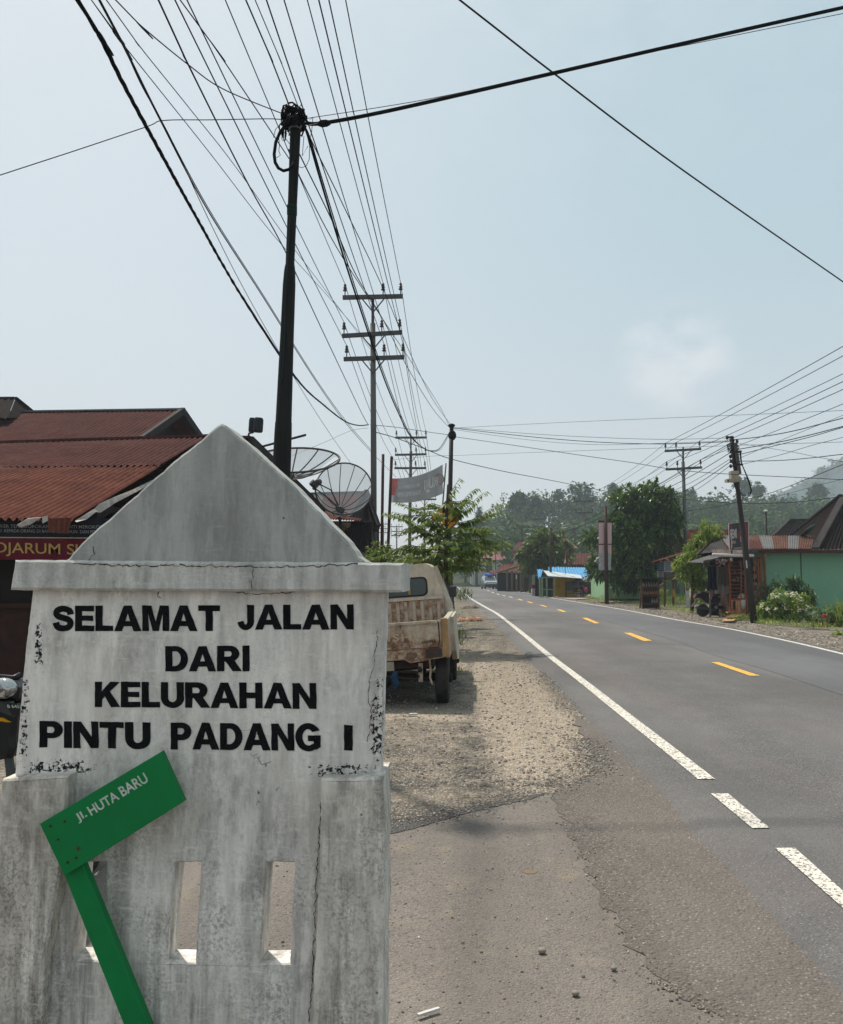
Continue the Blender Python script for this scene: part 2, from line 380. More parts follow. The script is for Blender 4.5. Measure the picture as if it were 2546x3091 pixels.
# keep straight far ends sane
def smoothline(pts, n=60):
    pts = sorted(pts, key=lambda p: p.y); Y0, Y1 = pts[0].y, pts[-1].y
    ys = [Y0 * (Y1 / Y0) ** (i / (n - 1)) for i in range(n)]
    xs = [curve_at(pts, y) for y in ys]
    for _ in range(3): xs = [xs[0]] + [0.25 * xs[i - 1] + 0.5 * xs[i] + 0.25 * xs[i + 1] for i in range(1, n - 1)] + [xs[-1]]
    return [Vector((x, y, 0)) for x, y in zip(xs, ys)]
Ls = smoothline(Lw); Rs = smoothline(Rw)
Ls = [Vector((Ls[0].x - 0.052 * 30, Ls[0].y - 30, 0))] + Ls; Rs = [Vector((Rs[0].x - 0.052 * 36, Rs[0].y - 36, 0))] + Rs
YEND = 260
def Lx(Y): return curve_at(Ls, min(Y, 230)) - (0.0 if Y < 150 else ((Y - 150) / 100) ** 2 * 3)
def Rx(Y): return max(curve_at(Rs, min(Y, 230)), Lx(Y) + 5.4) if Y > 60 else curve_at(Rs, Y)
RZ = 0.035
ysr = [-25, -10, -4, 0, 2, 3, 4, 5, 6, 7, 8, 9, 10, 12, 14, 16, 18, 20, 23, 26, 30, 34, 38] + list(range(43, 150, 6)) + list(range(150, YEND, 12))
rd = MB(); cols = 6; vs = []
for Y in ysr:
    a, b = Lx(Y) - 0.32, Rx(Y) + 0.25
    wob = 0.05 * noise.noise((Y * 0.9, 3, 1)) + 0.03 * noise.noise((Y * 3, 1, 8))
    vs.append((a - 0.16 + wob, Y, dip(Y) - 0.02))
    for i in range(cols + 1):
        t = i / cols; vs.append((a + (b - a) * t, Y, dip(Y) + RZ + 0.03 * math.sin(math.pi * t)))
    vs.append((b + 0.12, Y, dip(Y) - 0.02))
w = cols + 3
rd.add(vs, [(j * w + i, j * w + i + 1, (j + 1) * w + i + 1, (j + 1) * w + i) for j in range(len(ysr) - 1) for i in range(w - 1)])
tag(rd.build('road', m_road, smooth=True), 'two lane asphalt road running away between the houses', 'road', kind='structure')
def rz(X, Y):
    a, b = Lx(Y) - 0.32, Rx(Y) + 0.25; t = min(1, max(0, (X - a) / (b - a))); return dip(Y) + RZ + 0.03 * math.sin(math.pi * t)
def on_road(p, h=0.005): return Vector((p.x, p.y, rz(p.x, p.y) + h))
def Groad(x, y):       # pixel to the road's top surface
    d = ray(x, y); Y = G(x, y).y
    for _ in range(20):
        X = d.x / d.y * Y; Y = 0.5 * Y + 0.5 * d.y * (rz(X, Y) - HC) / d.z
    return on_road(Vector((d.x / d.y * Y, Y, 0)))
mk = MB()
def ribbon(mb, line, wd, h=0.005, m=0):
    vs = []
    for i, p in enumerate(line):
        t = (line[min(i + 1, len(line) - 1)] - line[max(i - 1, 0)]); n = Vector((t.y, -t.x, 0)).normalized() * (wd / 2)
        vs += [on_road(p - n, h), on_road(p, h + 0.001), on_road(p + n, h)]
    mb.add(vs, [(3 * i + k, 3 * i + k + 1, 3 * i + k + 4, 3 * i + k + 3) for i in range(len(line) - 1) for k in (0, 1)], m)
y0 = Groad(2115, 2354).y
llin = [Vector((Lx(y0 + (240 - y0) * (i / 130) ** 2), y0 + (240 - y0) * (i / 130) ** 2, 0)) for i in range(131)]
ribbon(mk, llin, 0.125)
rlin = [Vector((Rx(y), y, 0)) for y in [8 + 232 * (i / 130) ** 2 for i in range(131)]]
ribbon(mk, rlin, 0.125)
def quadmark(mb, pts, m=0):
    q = [Groad(*p) for p in pts]; n = 8   # fine strips follow the camber
    for i in range(n):
        t0, t1 = i / n, (i + 1) / n
        mb.quad(on_road(q[0].lerp(q[3], t0), .006), on_road(q[1].lerp(q[2], t0), .006), on_road(q[1].lerp(q[2], t1), .006), on_road(q[0].lerp(q[3], t1), .006), m)
for p in ([(2147, 2398), (2199, 2398), (2324, 2502), (2272, 2503)], [(2340, 2563), (2400, 2562), (2640, 2777), (2548, 2746)]): quadmark(mk, p)
for p in ([(1590, 1816.5), (1596, 1815.5), (1611, 1820), (1604, 1821)], [(1562, 1809), (1568, 1808), (1580, 1812), (1574, 1813)]): quadmark(mk, p, 1)
for p in ([(2147, 2000), (2171, 2000), (2296, 2041), (2264, 2041)], [(1884, 1911), (1905, 1911), (1969, 1934.5), (1944, 1936)], [(1757, 1866), (1772, 1865.5), (1811, 1881.5), (1796, 1882.5)],
          [(1681, 1840.5), (1691, 1840), (1711, 1847), (1701, 1848.5)], [(1628, 1827), (1636, 1826.5), (1654, 1831.5), (1647, 1832.5)]): quadmark(mk, p, 1)
cl = [(1548, 1804, 1538, 1801), (1526, 1799.5, 1518, 1797), (1508, 1795, 1500, 1792.5), (1492, 1790, 1485, 1787), (1478, 1784.5, 1472, 1782), (1465, 1779, 1459, 1776.5), (1453, 1774, 1447, 1771.5), (1442, 1769.5, 1437, 1767.5)]
for a, b, c, d in cl:
    A, B = Groad(a, b), Groad(c, d); ribbon(mk, [A.lerp(B, i / 4) for i in range(5)], 0.14)
tag(mk.build('road_markings', [m_white, m_yellow]), 'worn white edge lines and yellow centre dashes', 'road marking', kind='structure')
# darker, newer lane strip on the far side of the centre line
pm = MB(); vs = []
yl = [9 + i * 1.5 for i in range(60)]
for Y in yl:
    c = (Lx(Y) + Rx(Y)) / 2 + 0.25 + 0.1 * noise.noise((Y * 0.35, 0, 4)); e = Rx(Y) + 0.02
    for k in range(5): X = c + (e - c) * k / 4; vs.append((X, Y, rz(X, Y) + 0.003))
pm.add(vs, [(5 * j + i, 5 * j + i + 1, 5 * j + i + 6, 5 * j + i + 5) for j in range(len(yl) - 1) for i in range(4)])
tag(pm.build('road_resurfacing', m_patch), 'smooth darker strip of newer asphalt on the far lane', 'road', kind='structure')
# thin patched cracks across the road
ck = MB()
for (a, b, c, d) in ((1500, 1815, 1575, 1814), (1490, 1835, 1720, 1836), (1530, 1870, 1900, 1862), (1800, 1863, 1990, 1872)):
    A, B = Groad(a, b), Groad(c, d); ribbon(ck, [A.lerp(B, i / 16) + Vector((0, 0.15 * noise.noise((i * .7, a, 0)), 0)) for i in range(17)], 0.07, 0.0045)
tag(ck.build('road_cracks', M('crack_fill', (0.2, 0.2, 0.2), col2=(0.1, 0.1, 0.1), scale=9)), 'pale cracks running across the road', 'road', kind='structure')
# side road and worn shoulder asphalt in front
def ground_poly(pxs, z, name, mat, label, jitter=0.02, extra=()):
    pts = [G(*p) if len(p) == 2 else Vector(p) for p in pxs] + [Vector(e) for e in extra]
    out = []
    for i, a in enumerate(pts):
        b = pts[(i + 1) % len(pts)]; L = (b - a).length; k = max(1, min(60, int(L / 0.07)))
        for j in range(k):
            q = a.lerp(b, j / k)
            jt = jitter if (q.y > 1.6 and L < 12) else 0
            out.append(Vector((q.x + jt * 2 * noise.noise((q.x * 7, q.y * 7, 0)) + jt * noise.noise((q.x * 25, q.y * 25, 3)), q.y + jt * 2 * noise.noise((q.x * 7, q.y * 7, 9)) + jt * noise.noise((q.x * 25, q.y * 25, 7)), z)))
    low = [Vector((p.x, p.y, -0.03)) for p in out]
    mb = MB(); tri = tessellate_polygon([out]); n = len(out)
    mb.add(out + low, [tuple(t) for t in tri] + [(i, (i + 1) % n, n + (i + 1) % n, n + i) for i in range(n)])
    return tag(mb.build(name, mat), label, 'road', kind='structure')
ground_poly([(1665, 2394), (1793, 2338), (1735, 2165), (1760, 2165), (1900, 2281), (2000, 2370), (2130, 2482), (2360, 2708), (2560, 2909)], 0.010, 'shoulder_asphalt', m_old, 'coarse worn asphalt apron beside the edge line', 0.035,
            extra=[(1.9, 1.2, 0), (1.7, -4, 0), (-0.3, -4, 0), (0.2, 1.5, 0), tuple(G(2171, 3069)), tuple(G(1970, 2957)), tuple(G(1817, 2724)), tuple(G(1705, 2482))])
ground_poly([(1000, 2500), (1190, 2482), (1391, 2446), (1665, 2394), (1712, 2482), (1825, 2724), (1978, 2957), (2180, 3069)], 0.007, 'side_road', m_side, 'dusty brown asphalt of the side road', 0.025,
            extra=[(0.2, 1.5, 0), (-0.2, -4, 0), (-14, -4, 0), (-14, 4.6, 0)])
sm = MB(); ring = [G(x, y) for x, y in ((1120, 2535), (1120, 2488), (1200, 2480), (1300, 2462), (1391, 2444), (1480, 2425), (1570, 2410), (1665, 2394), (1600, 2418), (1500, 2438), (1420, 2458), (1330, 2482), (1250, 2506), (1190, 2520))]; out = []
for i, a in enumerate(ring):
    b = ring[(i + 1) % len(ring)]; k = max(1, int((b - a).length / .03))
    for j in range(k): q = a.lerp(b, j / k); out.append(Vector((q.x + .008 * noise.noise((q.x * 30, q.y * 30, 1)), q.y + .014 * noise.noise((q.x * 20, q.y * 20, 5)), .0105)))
sm.add(out, [tuple(t) for t in tessellate_polygon([out])]); tag(sm.build('seam_and_pole_shadow', asphalt('seam_shadow_asphalt', (0.085, 0.08, 0.077), (0.065, 0.062, 0.06), (0.2, 0.19, 0.17), 100, 0.6)), 'dark tarred seam with painted pole shadow where side road meets gravel', 'road', kind='structure')  # tarred seam; the pole's shadow is painted into the same dark wedge
# loose stones
def stone(mb, p, r, rnd):
    seg = 5; vs = []; ax = rnd.uniform(0, 6.28)
    ring = [(math.cos(ax + 6.28 * k / seg) * r * rnd.uniform(.7, 1.25), math.sin(ax + 6.28 * k / seg) * r * rnd.uniform(.7, 1.25)) for k in range(seg)]
    vs = [(p.x + x, p.y + y, p.z + r * .12) for x, y in ring] + [(p.x + x * .55, p.y + y * .55, p.z + r * rnd.uniform(.5, .85)) for x, y in ring]
    mb.add(vs, [(k, (k + 1) % seg, seg + (k + 1) % seg, seg + k) for k in range(seg)] + [tuple(seg + k for k in range(seg))])
def stonemat():
    n = NT('loose_stone'); gN = n.nt.nodes.new('ShaderNodeNewGeometry')
    c = n.ramp(gN.outputs['Random Per Island'], [(0.0, (0.13, 0.113, 0.1)), (0.35, (0.22, 0.19, 0.165)), (0.7, (0.3, 0.265, 0.22)), (0.93, (0.42, 0.39, 0.34)), (1.0, (0.6, 0.58, 0.55))])
    c = n.mix(n.math('MULTIPLY', n.noise(60, 3), 0.5), c, (0.12, 0.1, 0.085)); return n.bsdf(c, 0.9, spec=0.2)
m_stone = stonemat(); st = MB(); rs = random.Random(3)
for _ in range(17000):       # shoulder gravel between side road and truck and beyond
    Y = 6.3 + 30 * rs.random() ** 2.2; X = rs.uniform(-1.6, Lx(Y) - 0.45)
    if Y < 7.2 and X > 1.2 and rs.random() < .6: continue
    stone(st, gz(X, Y), rs.choice((.003, .004, .004, .005, .006, .008, .011, .016)) * rs.uniform(.7, 1.2), rs)
for _ in range(1700):       # far shoulder
    Y = 14 + 36 * rs.random() ** 1.5; X = Rx(Y) + 0.3 + 1.7 * rs.random()
    stone(st, gz(X, Y), rs.uniform(.015, .04), rs)
for _ in range(1500):       # grit scattered over the side road
    Y = 2.3 + 4.2 * rs.random(); X = rs.uniform(-1.2, min(0.62 * Y, Lx(Y) - 0.4))
    stone(st, Vector((X, Y, 0.008)), rs.choice((.003, .004, .005, .007)) * rs.uniform(.7, 1.3), rs)
for _ in range(2600):       # gravel kicked over the ragged edge of the asphalt
    e = rs.random(); A = G(1000, 2500).lerp(G(1391, 2446), e * 2) if e < .5 else G(1391, 2446).lerp(G(1793, 2338), e * 2 - 1)
    stone(st, Vector((A.x + rs.gauss(0, .06), A.y + rs.gauss(0, .13), .012)), rs.choice((.003, .004, .006, .009)), rs)
for _ in range(2200):
    e = rs.random(); A = G(1793, 2338).lerp(G(1735, 2165), e) if e < .5 else G(1735, 2165).lerp(G(1640, 2030), e * 2 - 1); stone(st, Vector((A.x + rs.gauss(0, .09), A.y + rs.gauss(0, .1), .013)), rs.choice((.004, .006, .008, .012)), rs)
for _ in range(260):        # crumbled edge of the worn asphalt
    t = rs.random(); A = G(1705, 2482).lerp(G(1970, 2957), t) if rs.random() < .6 else G(1970, 2957).lerp(G(2171, 3069), t)
    stone(st, Vector((A.x + rs.gauss(0, .03), A.y + rs.gauss(0, .03), .01)), rs.uniform(.003, .008), rs)
tag(st.build('gravel', m_stone), 'loose grey and tan gravel over shoulders and side road', 'gravel', kind='stuff')
for i, (x, y, r, lb) in enumerate(((1738, 3014, .013, 'smooth grey pebble alone near the bottom of the side road'), (1854, 2937, .011, 'dark pebble near the crumbled asphalt edge'), (1637, 2885, .015, 'flat dark stone on the dusty side road'))):
    mb = MB(); q = G(x, y); mb.ball((q.x, q.y, .012 + r * .5), r, 12, 8, (1.15, 1, .75)); mb.top('pebble', m_stone, lb, 'stone', smooth=True)
# pothole filled with sand
mb = MB(); q = G(1600, 2636); ring = [(q.x + .042 * math.cos(a) * (1 + .15 * math.sin(3 * a)), q.y + .036 * math.sin(a), .0088) for a in [i * .35 for i in range(18)]]
mb.add(ring, [tuple(range(18))]); tag(mb.build('pothole', M('sand_fill', (0.26, 0.2, 0.13), scale=60, bump=.6)), 'small round sandy pothole in the side road', 'pothole', kind='structure')
# ------------------------------------------------------------------ welcome monument
AL = math.radians(3.8)
mE = Vector((math.cos(AL), -math.sin(AL), 0)); mN = Vector((-math.sin(AL), -math.cos(AL), 0)); mO = P(620, 1731, 2.2)
def Wp(x, y, off=0.0): return hit(x, y, mO + mN * off, mN)
mon = thing('boundary_monument', 'weathered white concrete village monument with black farewell lettering', 'monument', (mO.x, mO.y, 0))
def plaster(name, base, dark, warm, streak, lich, peel=None, brush=.5):
    n = NT(name); o = n.tc.outputs['Object']; X, Y, Z = n.sep(o)
    big = n.noise(3.2, 5, 0.6, n.coords((1, 1, 0.8))); mid = n.noise(11, 6, 0.68); fine = n.noise(75, 4, 0.65)
    c = n.mix(n.ramp(big, [(0.35, 0.0), (0.66, 1.0)]), base, tuple(x * .8 for x in base))
    c = n.mix(n.ramp(n.noise(5.5, 5, .6, n.coords((1, 1, .5), (4, 2, 1))), [(0.5, 0.0), (0.7, .55)]), c, warm)
    trow = n.noise(16, 5, .6, n.coords((1.0, 1, .16), (2, 1, 5), rot=(0, .25, 0)))       # trowel and brush marks
    c = n.mix(n.ramp(trow, [(0.42, 0.0), (0.6, .6)]), c, tuple(min(1, x * 1.4) for x in base)); tr2 = n.noise(21, 6, .7, n.coords((1, 1, .2), (8, 3, 2), rot=(0, -.35, 0))); c = n.mix(n.ramp(tr2, [(.48, 0.), (.62, brush)]), c, tuple(x * .55 for x in base))
    sv = n.noise(26, 6, .7, n.coords((1, 1, .09))); sv2 = n.noise(2.4, 4, .6, n.coords((1, 1, .5), (7, 0, 2)))
    down = n.ramp(Z, [(0.0, 1.0), (0.75, .85), (1.05, .45), (1.9, .3)])
    sm = n.math('MULTIPLY', n.ramp(sv, [(0.46, 0.0), (0.68, 1.0)]), n.ramp(sv2, [(0.36, 0.08), (0.62, 1.0)]))
    c = n.mix(n.math('MULTIPLY', n.math('MULTIPLY', sm, down), streak), c, dark)
    sp_ = n.math('MULTIPLY', n.ramp(n.noise(120, 4, .7), [(0.47, 0.0), (0.6, 1.0)]), n.ramp(n.noise(6, 5, .65, n.coords((1, 1, .6), (1, 9, 3))), [(0.42, 0.0), (0.62, 1.0)]))
    c = n.mix(n.math('MULTIPLY', n.math('MULTIPLY', sp_, down), lich), c, (0.04, 0.04, 0.038))
    gr = n.noise(19, 8, .78, n.coords((1, 1, .45), (3, 8, 1))); gz_ = n.noise(3.1, 5, .65, n.coords((1, 1, .7), (9, 2, 4)))
    c = n.mix(n.math('MULTIPLY', n.math('MULTIPLY', n.ramp(gr, [(.47, 0.), (.62, 1.)]), n.ramp(gz_, [(.4, .12), (.6, 1.)])), .62 * streak), c, tuple(x * .9 + .03 for x in dark))
    c = n.mix(n.ramp(n.noise(42, 5, .7, n.coords((.35, 1, 1.6), (1, 1, 2))), [(.56, 0.), (.66, .3)]), c, tuple(min(1, x * 1.3) for x in base))
    dot = n.vor(24, feature='F1'); dc = n.sep(n.vor(24, out='Color'))[0]
    c = n.mix(n.math('MULTIPLY', n.ramp(dot, [(0.05, 0.8), (0.09, 0.0)]), n.math('GREATER_THAN', dc, 0.86)), c, (0.05, 0.05, 0.05))
    crk = n.vor(1.7, n.mix(0.16, o, n.noise(9, 4, .6, out=1)), 'DISTANCE_TO_EDGE')
    cm = n.math('MULTIPLY', n.ramp(crk, [(0.0, 0.8), (0.0035, 0.0)]), n.ramp(n.noise(4.2, 3, .6, n.coords((1, 1, 1), (3, 3, 8))), [(0.61, 0.0), (0.66, 1.0)]))
    c = n.mix(cm, c, (0.06, 0.055, 0.05))
    for (zc, zw, xs) in (peel or ()):       # flaked black base coat along a ledge or an edge
        m1 = n.math('SUBTRACT', 1.0, n.math('DIVIDE', n.math('ABSOLUTE', n.math('SUBTRACT', Z, zc)), zw))
        m2 = None
        for (xc, xw) in xs:
            q = n.math('SUBTRACT', 1.0, n.math('DIVIDE', n.math('ABSOLUTE', n.math('SUBTRACT', X, xc)), xw)); m2 = q if m2 is None else n.math('MAXIMUM', m2, q)
        mk_ = n.math('MINIMUM', m1, m2)
        pn = n.noise(85, 5, .75, n.coords((1, 1, 1), (5, 1, 2)))
        k = n.math('ADD', n.math('MULTIPLY', n.ramp(mk_, [(0.0, 0.0), (0.7, 1.0)]), .3), n.math('SUBTRACT', pn, .3))
        c = n.mix(n.math('MULTIPLY', n.ramp(k, [(0.495, 0.0), (0.508, 1.0)]), n.math('GREATER_THAN', mk_, 0.0)), c, (0.022, 0.022, 0.025))
    h = n.math('ADD', n.math('MULTIPLY', trow, .8), n.math('ADD', n.math('MULTIPLY', mid, .7), n.math('MULTIPLY', fine, .25)))
    h = n.math('SUBTRACT', h, n.math('MULTIPLY', cm, 1.5))
    return n.bsdf(c, 0.9, 0, h, 0.75, 0.007, 0.1)
zled = Wp(500, 2335).z
xl = Wp(70, 2200).x - mO.x; xr = Wp(1140, 2200).x - mO.x
m_body = plaster('whitewashed_plaster', (0.70, 0.672, 0.63), (0.12, 0.112, 0.102), (0.55, 0.49, 0.42), .8, .6, brush=.22,
                 peel=[(zled + .012, .035, [(xl + .1, .17), (xr - .09, .13)]), (zled + .13, .2, [(xl + .002, .02), (xr + .0, .032)]), (zled + .33, .12, [(xl + .035, .022)])])
m_pil = plaster('pillar_plaster', (0.64, 0.6, 0.54), (0.105, 0.095, 0.08), (0.48, 0.41, 0.335), 1.0, .68, brush=.3)
m_cap = plaster('cap_plaster', (0.55, 0.54, 0.505), (0.11, 0.12, 0.112), (0.5, 0.48, 0.43), .85, .6, brush=.4)
m_ped = plaster('gable_plaster', (0.36, 0.368, 0.35), (0.14, 0.15, 0.14), (0.46, 0.44, 0.44), .6, .25, brush=.5)
def rough_poly(pts, step=.012, amp=.0014, seed=0):
    out = []
    for i, a in enumerate(pts):
        b = pts[(i + 1) % len(pts)]; k = max(1, int((b - a).length / step)); e = (b - a).normalized(); nn = mN.cross(e)
        for j in range(k):
            q = a.lerp(b, j / k); jj = amp * (1.4 * noise.noise((q.x * 18 + seed, q.z * 18, 2)) + .9 * noise.noise((q.x * 60, q.z * 60, seed)))
            out.append(q + nn * jj)
    return out
def slab(name, pxs, off, t, mat, holes=(), ch=.004, parent=mon, seed=0, amp=.0014):
    mb = MB(); poly = rough_poly([Wp(x, y, off) for x, y in pxs], seed=seed, amp=amp)
    hs = [rough_poly([Wp(x, y, off) for x, y in h], seed=seed + 5, amp=amp) for h in holes]
    mb.prism(poly, -mN * t, hs, chamfer=ch); return mb.build(name, mat, parent)
slots = [[(527, 2604), (607, 2604), (590, 2907), (502, 2907)], [(805, 2603), (891, 2605), (876, 2911), (786, 2911)], [(242, 2603), (322, 2601), (308, 2902), (216, 2900)]]
slab('body', [(99, 1752), (1166, 1752), (1158, 2000), (1148, 2345), (1140, 3529), (-2, 3529), (20, 2900), (44, 2337), (66, 2060), (86, 1880)], 0, .078, m_body, slots, seed=1)
slab('pillar', [(4, 2351), (206, 2343), (188, 2600), (131, 2900), (118, 3100), (90, 3529), (-120, 3529), (-60, 2900)], .05, .164, m_pil, seed=2, ch=.006, amp=.003)
slab('pillar', [(968, 2353), (1160, 2345), (1158, 2600), (1152, 3091), (1150, 3529), (930, 3529), (944, 3091), (962, 2600)], .05, .164, m_pil, seed=3, ch=.006, amp=.003)
slab('cap', [(43, 1690), (1220, 1699), (1218, 1788), (30, 1781)], .03, .2, m_cap, seed=4, ch=.006, amp=.0012)
slab('pediment', [(150, 1703), (185, 1697), (205, 1684), (232, 1655), (258, 1626), (347, 1549), (423, 1481), (524, 1392), (617, 1319), (655, 1284.5), (668, 1278), (681, 1283), (752, 1343.5), (825, 1412), (877, 1456), (982, 1565),
                   (1047, 1634), (1080, 1678), (1103, 1694), (1130, 1703), (1000, 1712), (600, 1716), (300, 1712)], .018, .11, m_ped, seed=6, ch=.006, amp=.002)
m_ink = M('black_sign_paint', (0.006, 0.006, 0.008), .75, col2=(0.014, 0.014, 0.016), scale=30, bump=.2, spec=.06)
m_crk = M('dark_crack', (0.03, 0.028, 0.025), .9, spec=.02)
def crack(pxs, off, w, seed):
    mb = MB(); pts = []; rk_ = random.Random(seed)
    for (x0, y0), (x1, y1) in zip(pxs, pxs[1:]):
        k = max(2, int(math.hypot(x1 - x0, y1 - y0) / 9))
        for i in range(k): t = i / k; pts.append((x0 + (x1 - x0) * t + rk_.gauss(0, 2.2), y0 + (y1 - y0) * t + rk_.gauss(0, 2.2)))
    for i in range(len(pts) - 1):
        (xa, ya), (xb, yb) = pts[i], pts[i + 1]; L = math.hypot(xb - xa, yb - ya) or 1; wa = w * rk_.uniform(.25, 1.2); nx, ny = -(yb - ya) / L * wa, (xb - xa) / L * wa
        mb.quad(Wp(xa - nx, ya - ny, off), Wp(xa + nx, ya + ny, off), Wp(xb + nx * .8, yb + ny * .8, off), Wp(xb - nx * .8, yb - ny * .8, off))
    return mb.build('crack', m_crk, mon)
crack([(975, 2362), (968, 2450), (958, 2600), (952, 2760), (940, 3000), (930, 3091)], .0015, 1.3, 1)
crack([(300, 1762), (420, 1757), (520, 1765), (640, 1776), (760, 1792), (880, 1790), (1000, 1768), (1160, 1780)], .0015, 1.1, 2)
crack([(1140, 1900), (1130, 2010), (1112, 2080), (1120, 2160), (1108, 2250)], .0012, 1.0, 3)
crack([(480, 1785), (474, 1800), (492, 1815)], .0012, 1.5, 4); crack([(222, 1700), (260, 1702), (285, 1672), (280, 1640)], .0195, 1.0, 5); crack([(764, 1722), (760, 1790)], .0315, 1.0, 6)
crack([(220, 1701), (420, 1708), (620, 1708), (820, 1712), (1000, 1708), (1090, 1700)], .0312, 1.6, 7)
def arc(cx, cy, rx, ry, a0, a1, n=14): return [(cx + rx * math.cos(math.radians(a0 + (a1 - a0) * i / n)), cy + ry * math.sin(math.radians(a0 + (a1 - a0) * i / n))) for i in range(n + 1)]
def stroke(c, w):
    q = [Vector((x, y, 0)) for x, y in c]; s_ = []
    for i in range(len(q) - 1):
        p0, p1, p2, p3 = q[max(i - 1, 0)], q[i], q[i + 1], q[min(i + 2, len(q) - 1)]
        for j in range(5): t = j / 5; s_.append(0.5 * ((2 * p1) + (p2 - p0) * t + (2 * p0 - 5 * p1 + 4 * p2 - p3) * t * t + (3 * p1 - p0 - 3 * p2 + p3) * t ** 3))
    s_.append(q[-1]); a, b = [], []
    for i, p in enumerate(s_):
        t = (s_[min(i + 1, len(s_) - 1)] - s_[max(i - 1, 0)]).normalized(); n = Vector((-t.y, t.x, 0)) * w; a.append((p.x + n.x, p.y + n.y)); b.append((p.x - n.x, p.y - n.y))
    return a + b[::-1]
GLY = {
 'L': (.64, [(0, 0), (.64, 0), (.64, .18), (.23, .18), (.23, 1), (0, 1)], []),
 'E': (.7, [(0, 0), (.7, 0), (.7, .18), (.23, .18), (.23, .42), (.65, .42), (.65, .59), (.23, .59), (.23, .82), (.69, .82), (.69, 1), (0, 1)], []),
 'A': (.98, [(0, 0), (.25, 0), (.32, .2), (.66, .2), (.73, 0), (.98, 0), (.62, 1), (.36, 1)], [(.375, .37), (.605, .37), (.49, .73)]),
 'M': (.98, [(0, 0), (.21, 0), (.21, .72), (.39, 0), (.59, 0), (.77, .72), (.77, 0), (.98, 0), (.98, 1), (.67, 1), (.49, .34), (.31, 1), (0, 1)], []),
 'T': (.78, [(.275, 0), (.505, 0), (.505, .81), (.78, .81), (.78, 1), (0, 1), (0, .81), (.275, .81)], []),
 'N': (.83, [(0, 0), (.21, 0), (.21, .64), (.6, 0), (.83, 0), (.83, 1), (.62, 1), (.62, .38), (.23, 1), (0, 1)], []),
 'I': (.23, [(0, 0), (.23, 0), (.23, 1), (0, 1)], []),
 'H': (.82, [(0, 0), (.23, 0), (.23, .41), (.59, .41), (.59, 0), (.82, 0), (.82, 1), (.59, 1), (.59, .6), (.23, .6), (.23, 1), (0, 1)], []),
 'K': (.9, [(0, 0), (.23, 0), (.23, .3), (.37, .45), (.61, 0), (.9, 0), (.53, .62), (.88, 1), (.58, 1), (.23, .6), (.23, 1), (0, 1)], []),
 'D': (.82, [(0, 0)] + arc(.37, .5, .45, .5, -90, 90) + [(0, 1)], [(.23, .18)] + arc(.35, .5, .235, .32, -90, 90) + [(.23, .82)]),
 'P': (.76, [(0, 0), (.23, 0), (.23, .36)] + arc(.43, .68, .33, .32, -90, 90) + [(0, 1)], [(.23, .54)] + arc(.4, .68, .12, .14, -90, 90) + [(.23, .82)]),
 'R': (.87, [(0, 0), (.23, 0), (.23, .4), (.31, .4), (.58, 0), (.87, 0), (.62, .42)] + arc(.47, .7, .33, .3, -58, 90) + [(0, 1)], [(.23, .56)] + arc(.43, .69, .12, .13, -90, 90) + [(.23, .82)]),
 'U': (.82, [(0, 1)] + arc(.41, .36, .41, .38, 180, 360) + [(.82, 1), (.59, 1)] + arc(.41, .38, .18, .2, 0, -180) + [(.23, 1)], []),
 'J': (.6, [(.37, 1), (.6, 1)] + arc(.3, .32, .3, .34, 0, -172) + [(.205, .33)] + arc(.3, .32, .085, .15, 190, 360) , []),
 'G': (.92, arc(.47, .5, .47, .52, 32, 300, 24) + [(.78, .05), (.92, .14), (.92, .55), (.48, .55), (.48, .38), (.7, .38), (.7, .25)] + arc(.47, .5, .235, .335, -55, -315, 20), []),
 'S': (.78, stroke([(.67, .68), (.62, .82), (.4, .9), (.19, .85), (.125, .72), (.2, .6), (.4, .52), (.6, .44), (.665, .29), (.59, .15), (.39, .095), (.18, .15), (.11, .31)], .105), [])}
def fatten(L, w):
    L = [p for i, p in enumerate(L) if math.hypot(p[0] - L[i - 1][0], p[1] - L[i - 1][1]) > 1e-4]; k = len(L); A = sum(L[i][0] * L[(i + 1) % k][1] - L[(i + 1) % k][0] * L[i][1] for i in range(k)); sg = 1 if A > 0 else -1; o = []
    for i in range(k):
        n1 = Vector((L[i][1] - L[i - 1][1], L[i - 1][0] - L[i][0])).normalized(); n2 = Vector((L[(i + 1) % k][1] - L[i][1], L[i][0] - L[(i + 1) % k][0])).normalized(); m_ = n1 + n2
        m_ = m_ / max(.5, m_.dot(n1)) if m_.length > .2 else n1; o.append((L[i][0] + m_.x * w * sg, L[i][1] + m_.y * w * sg))
    return o
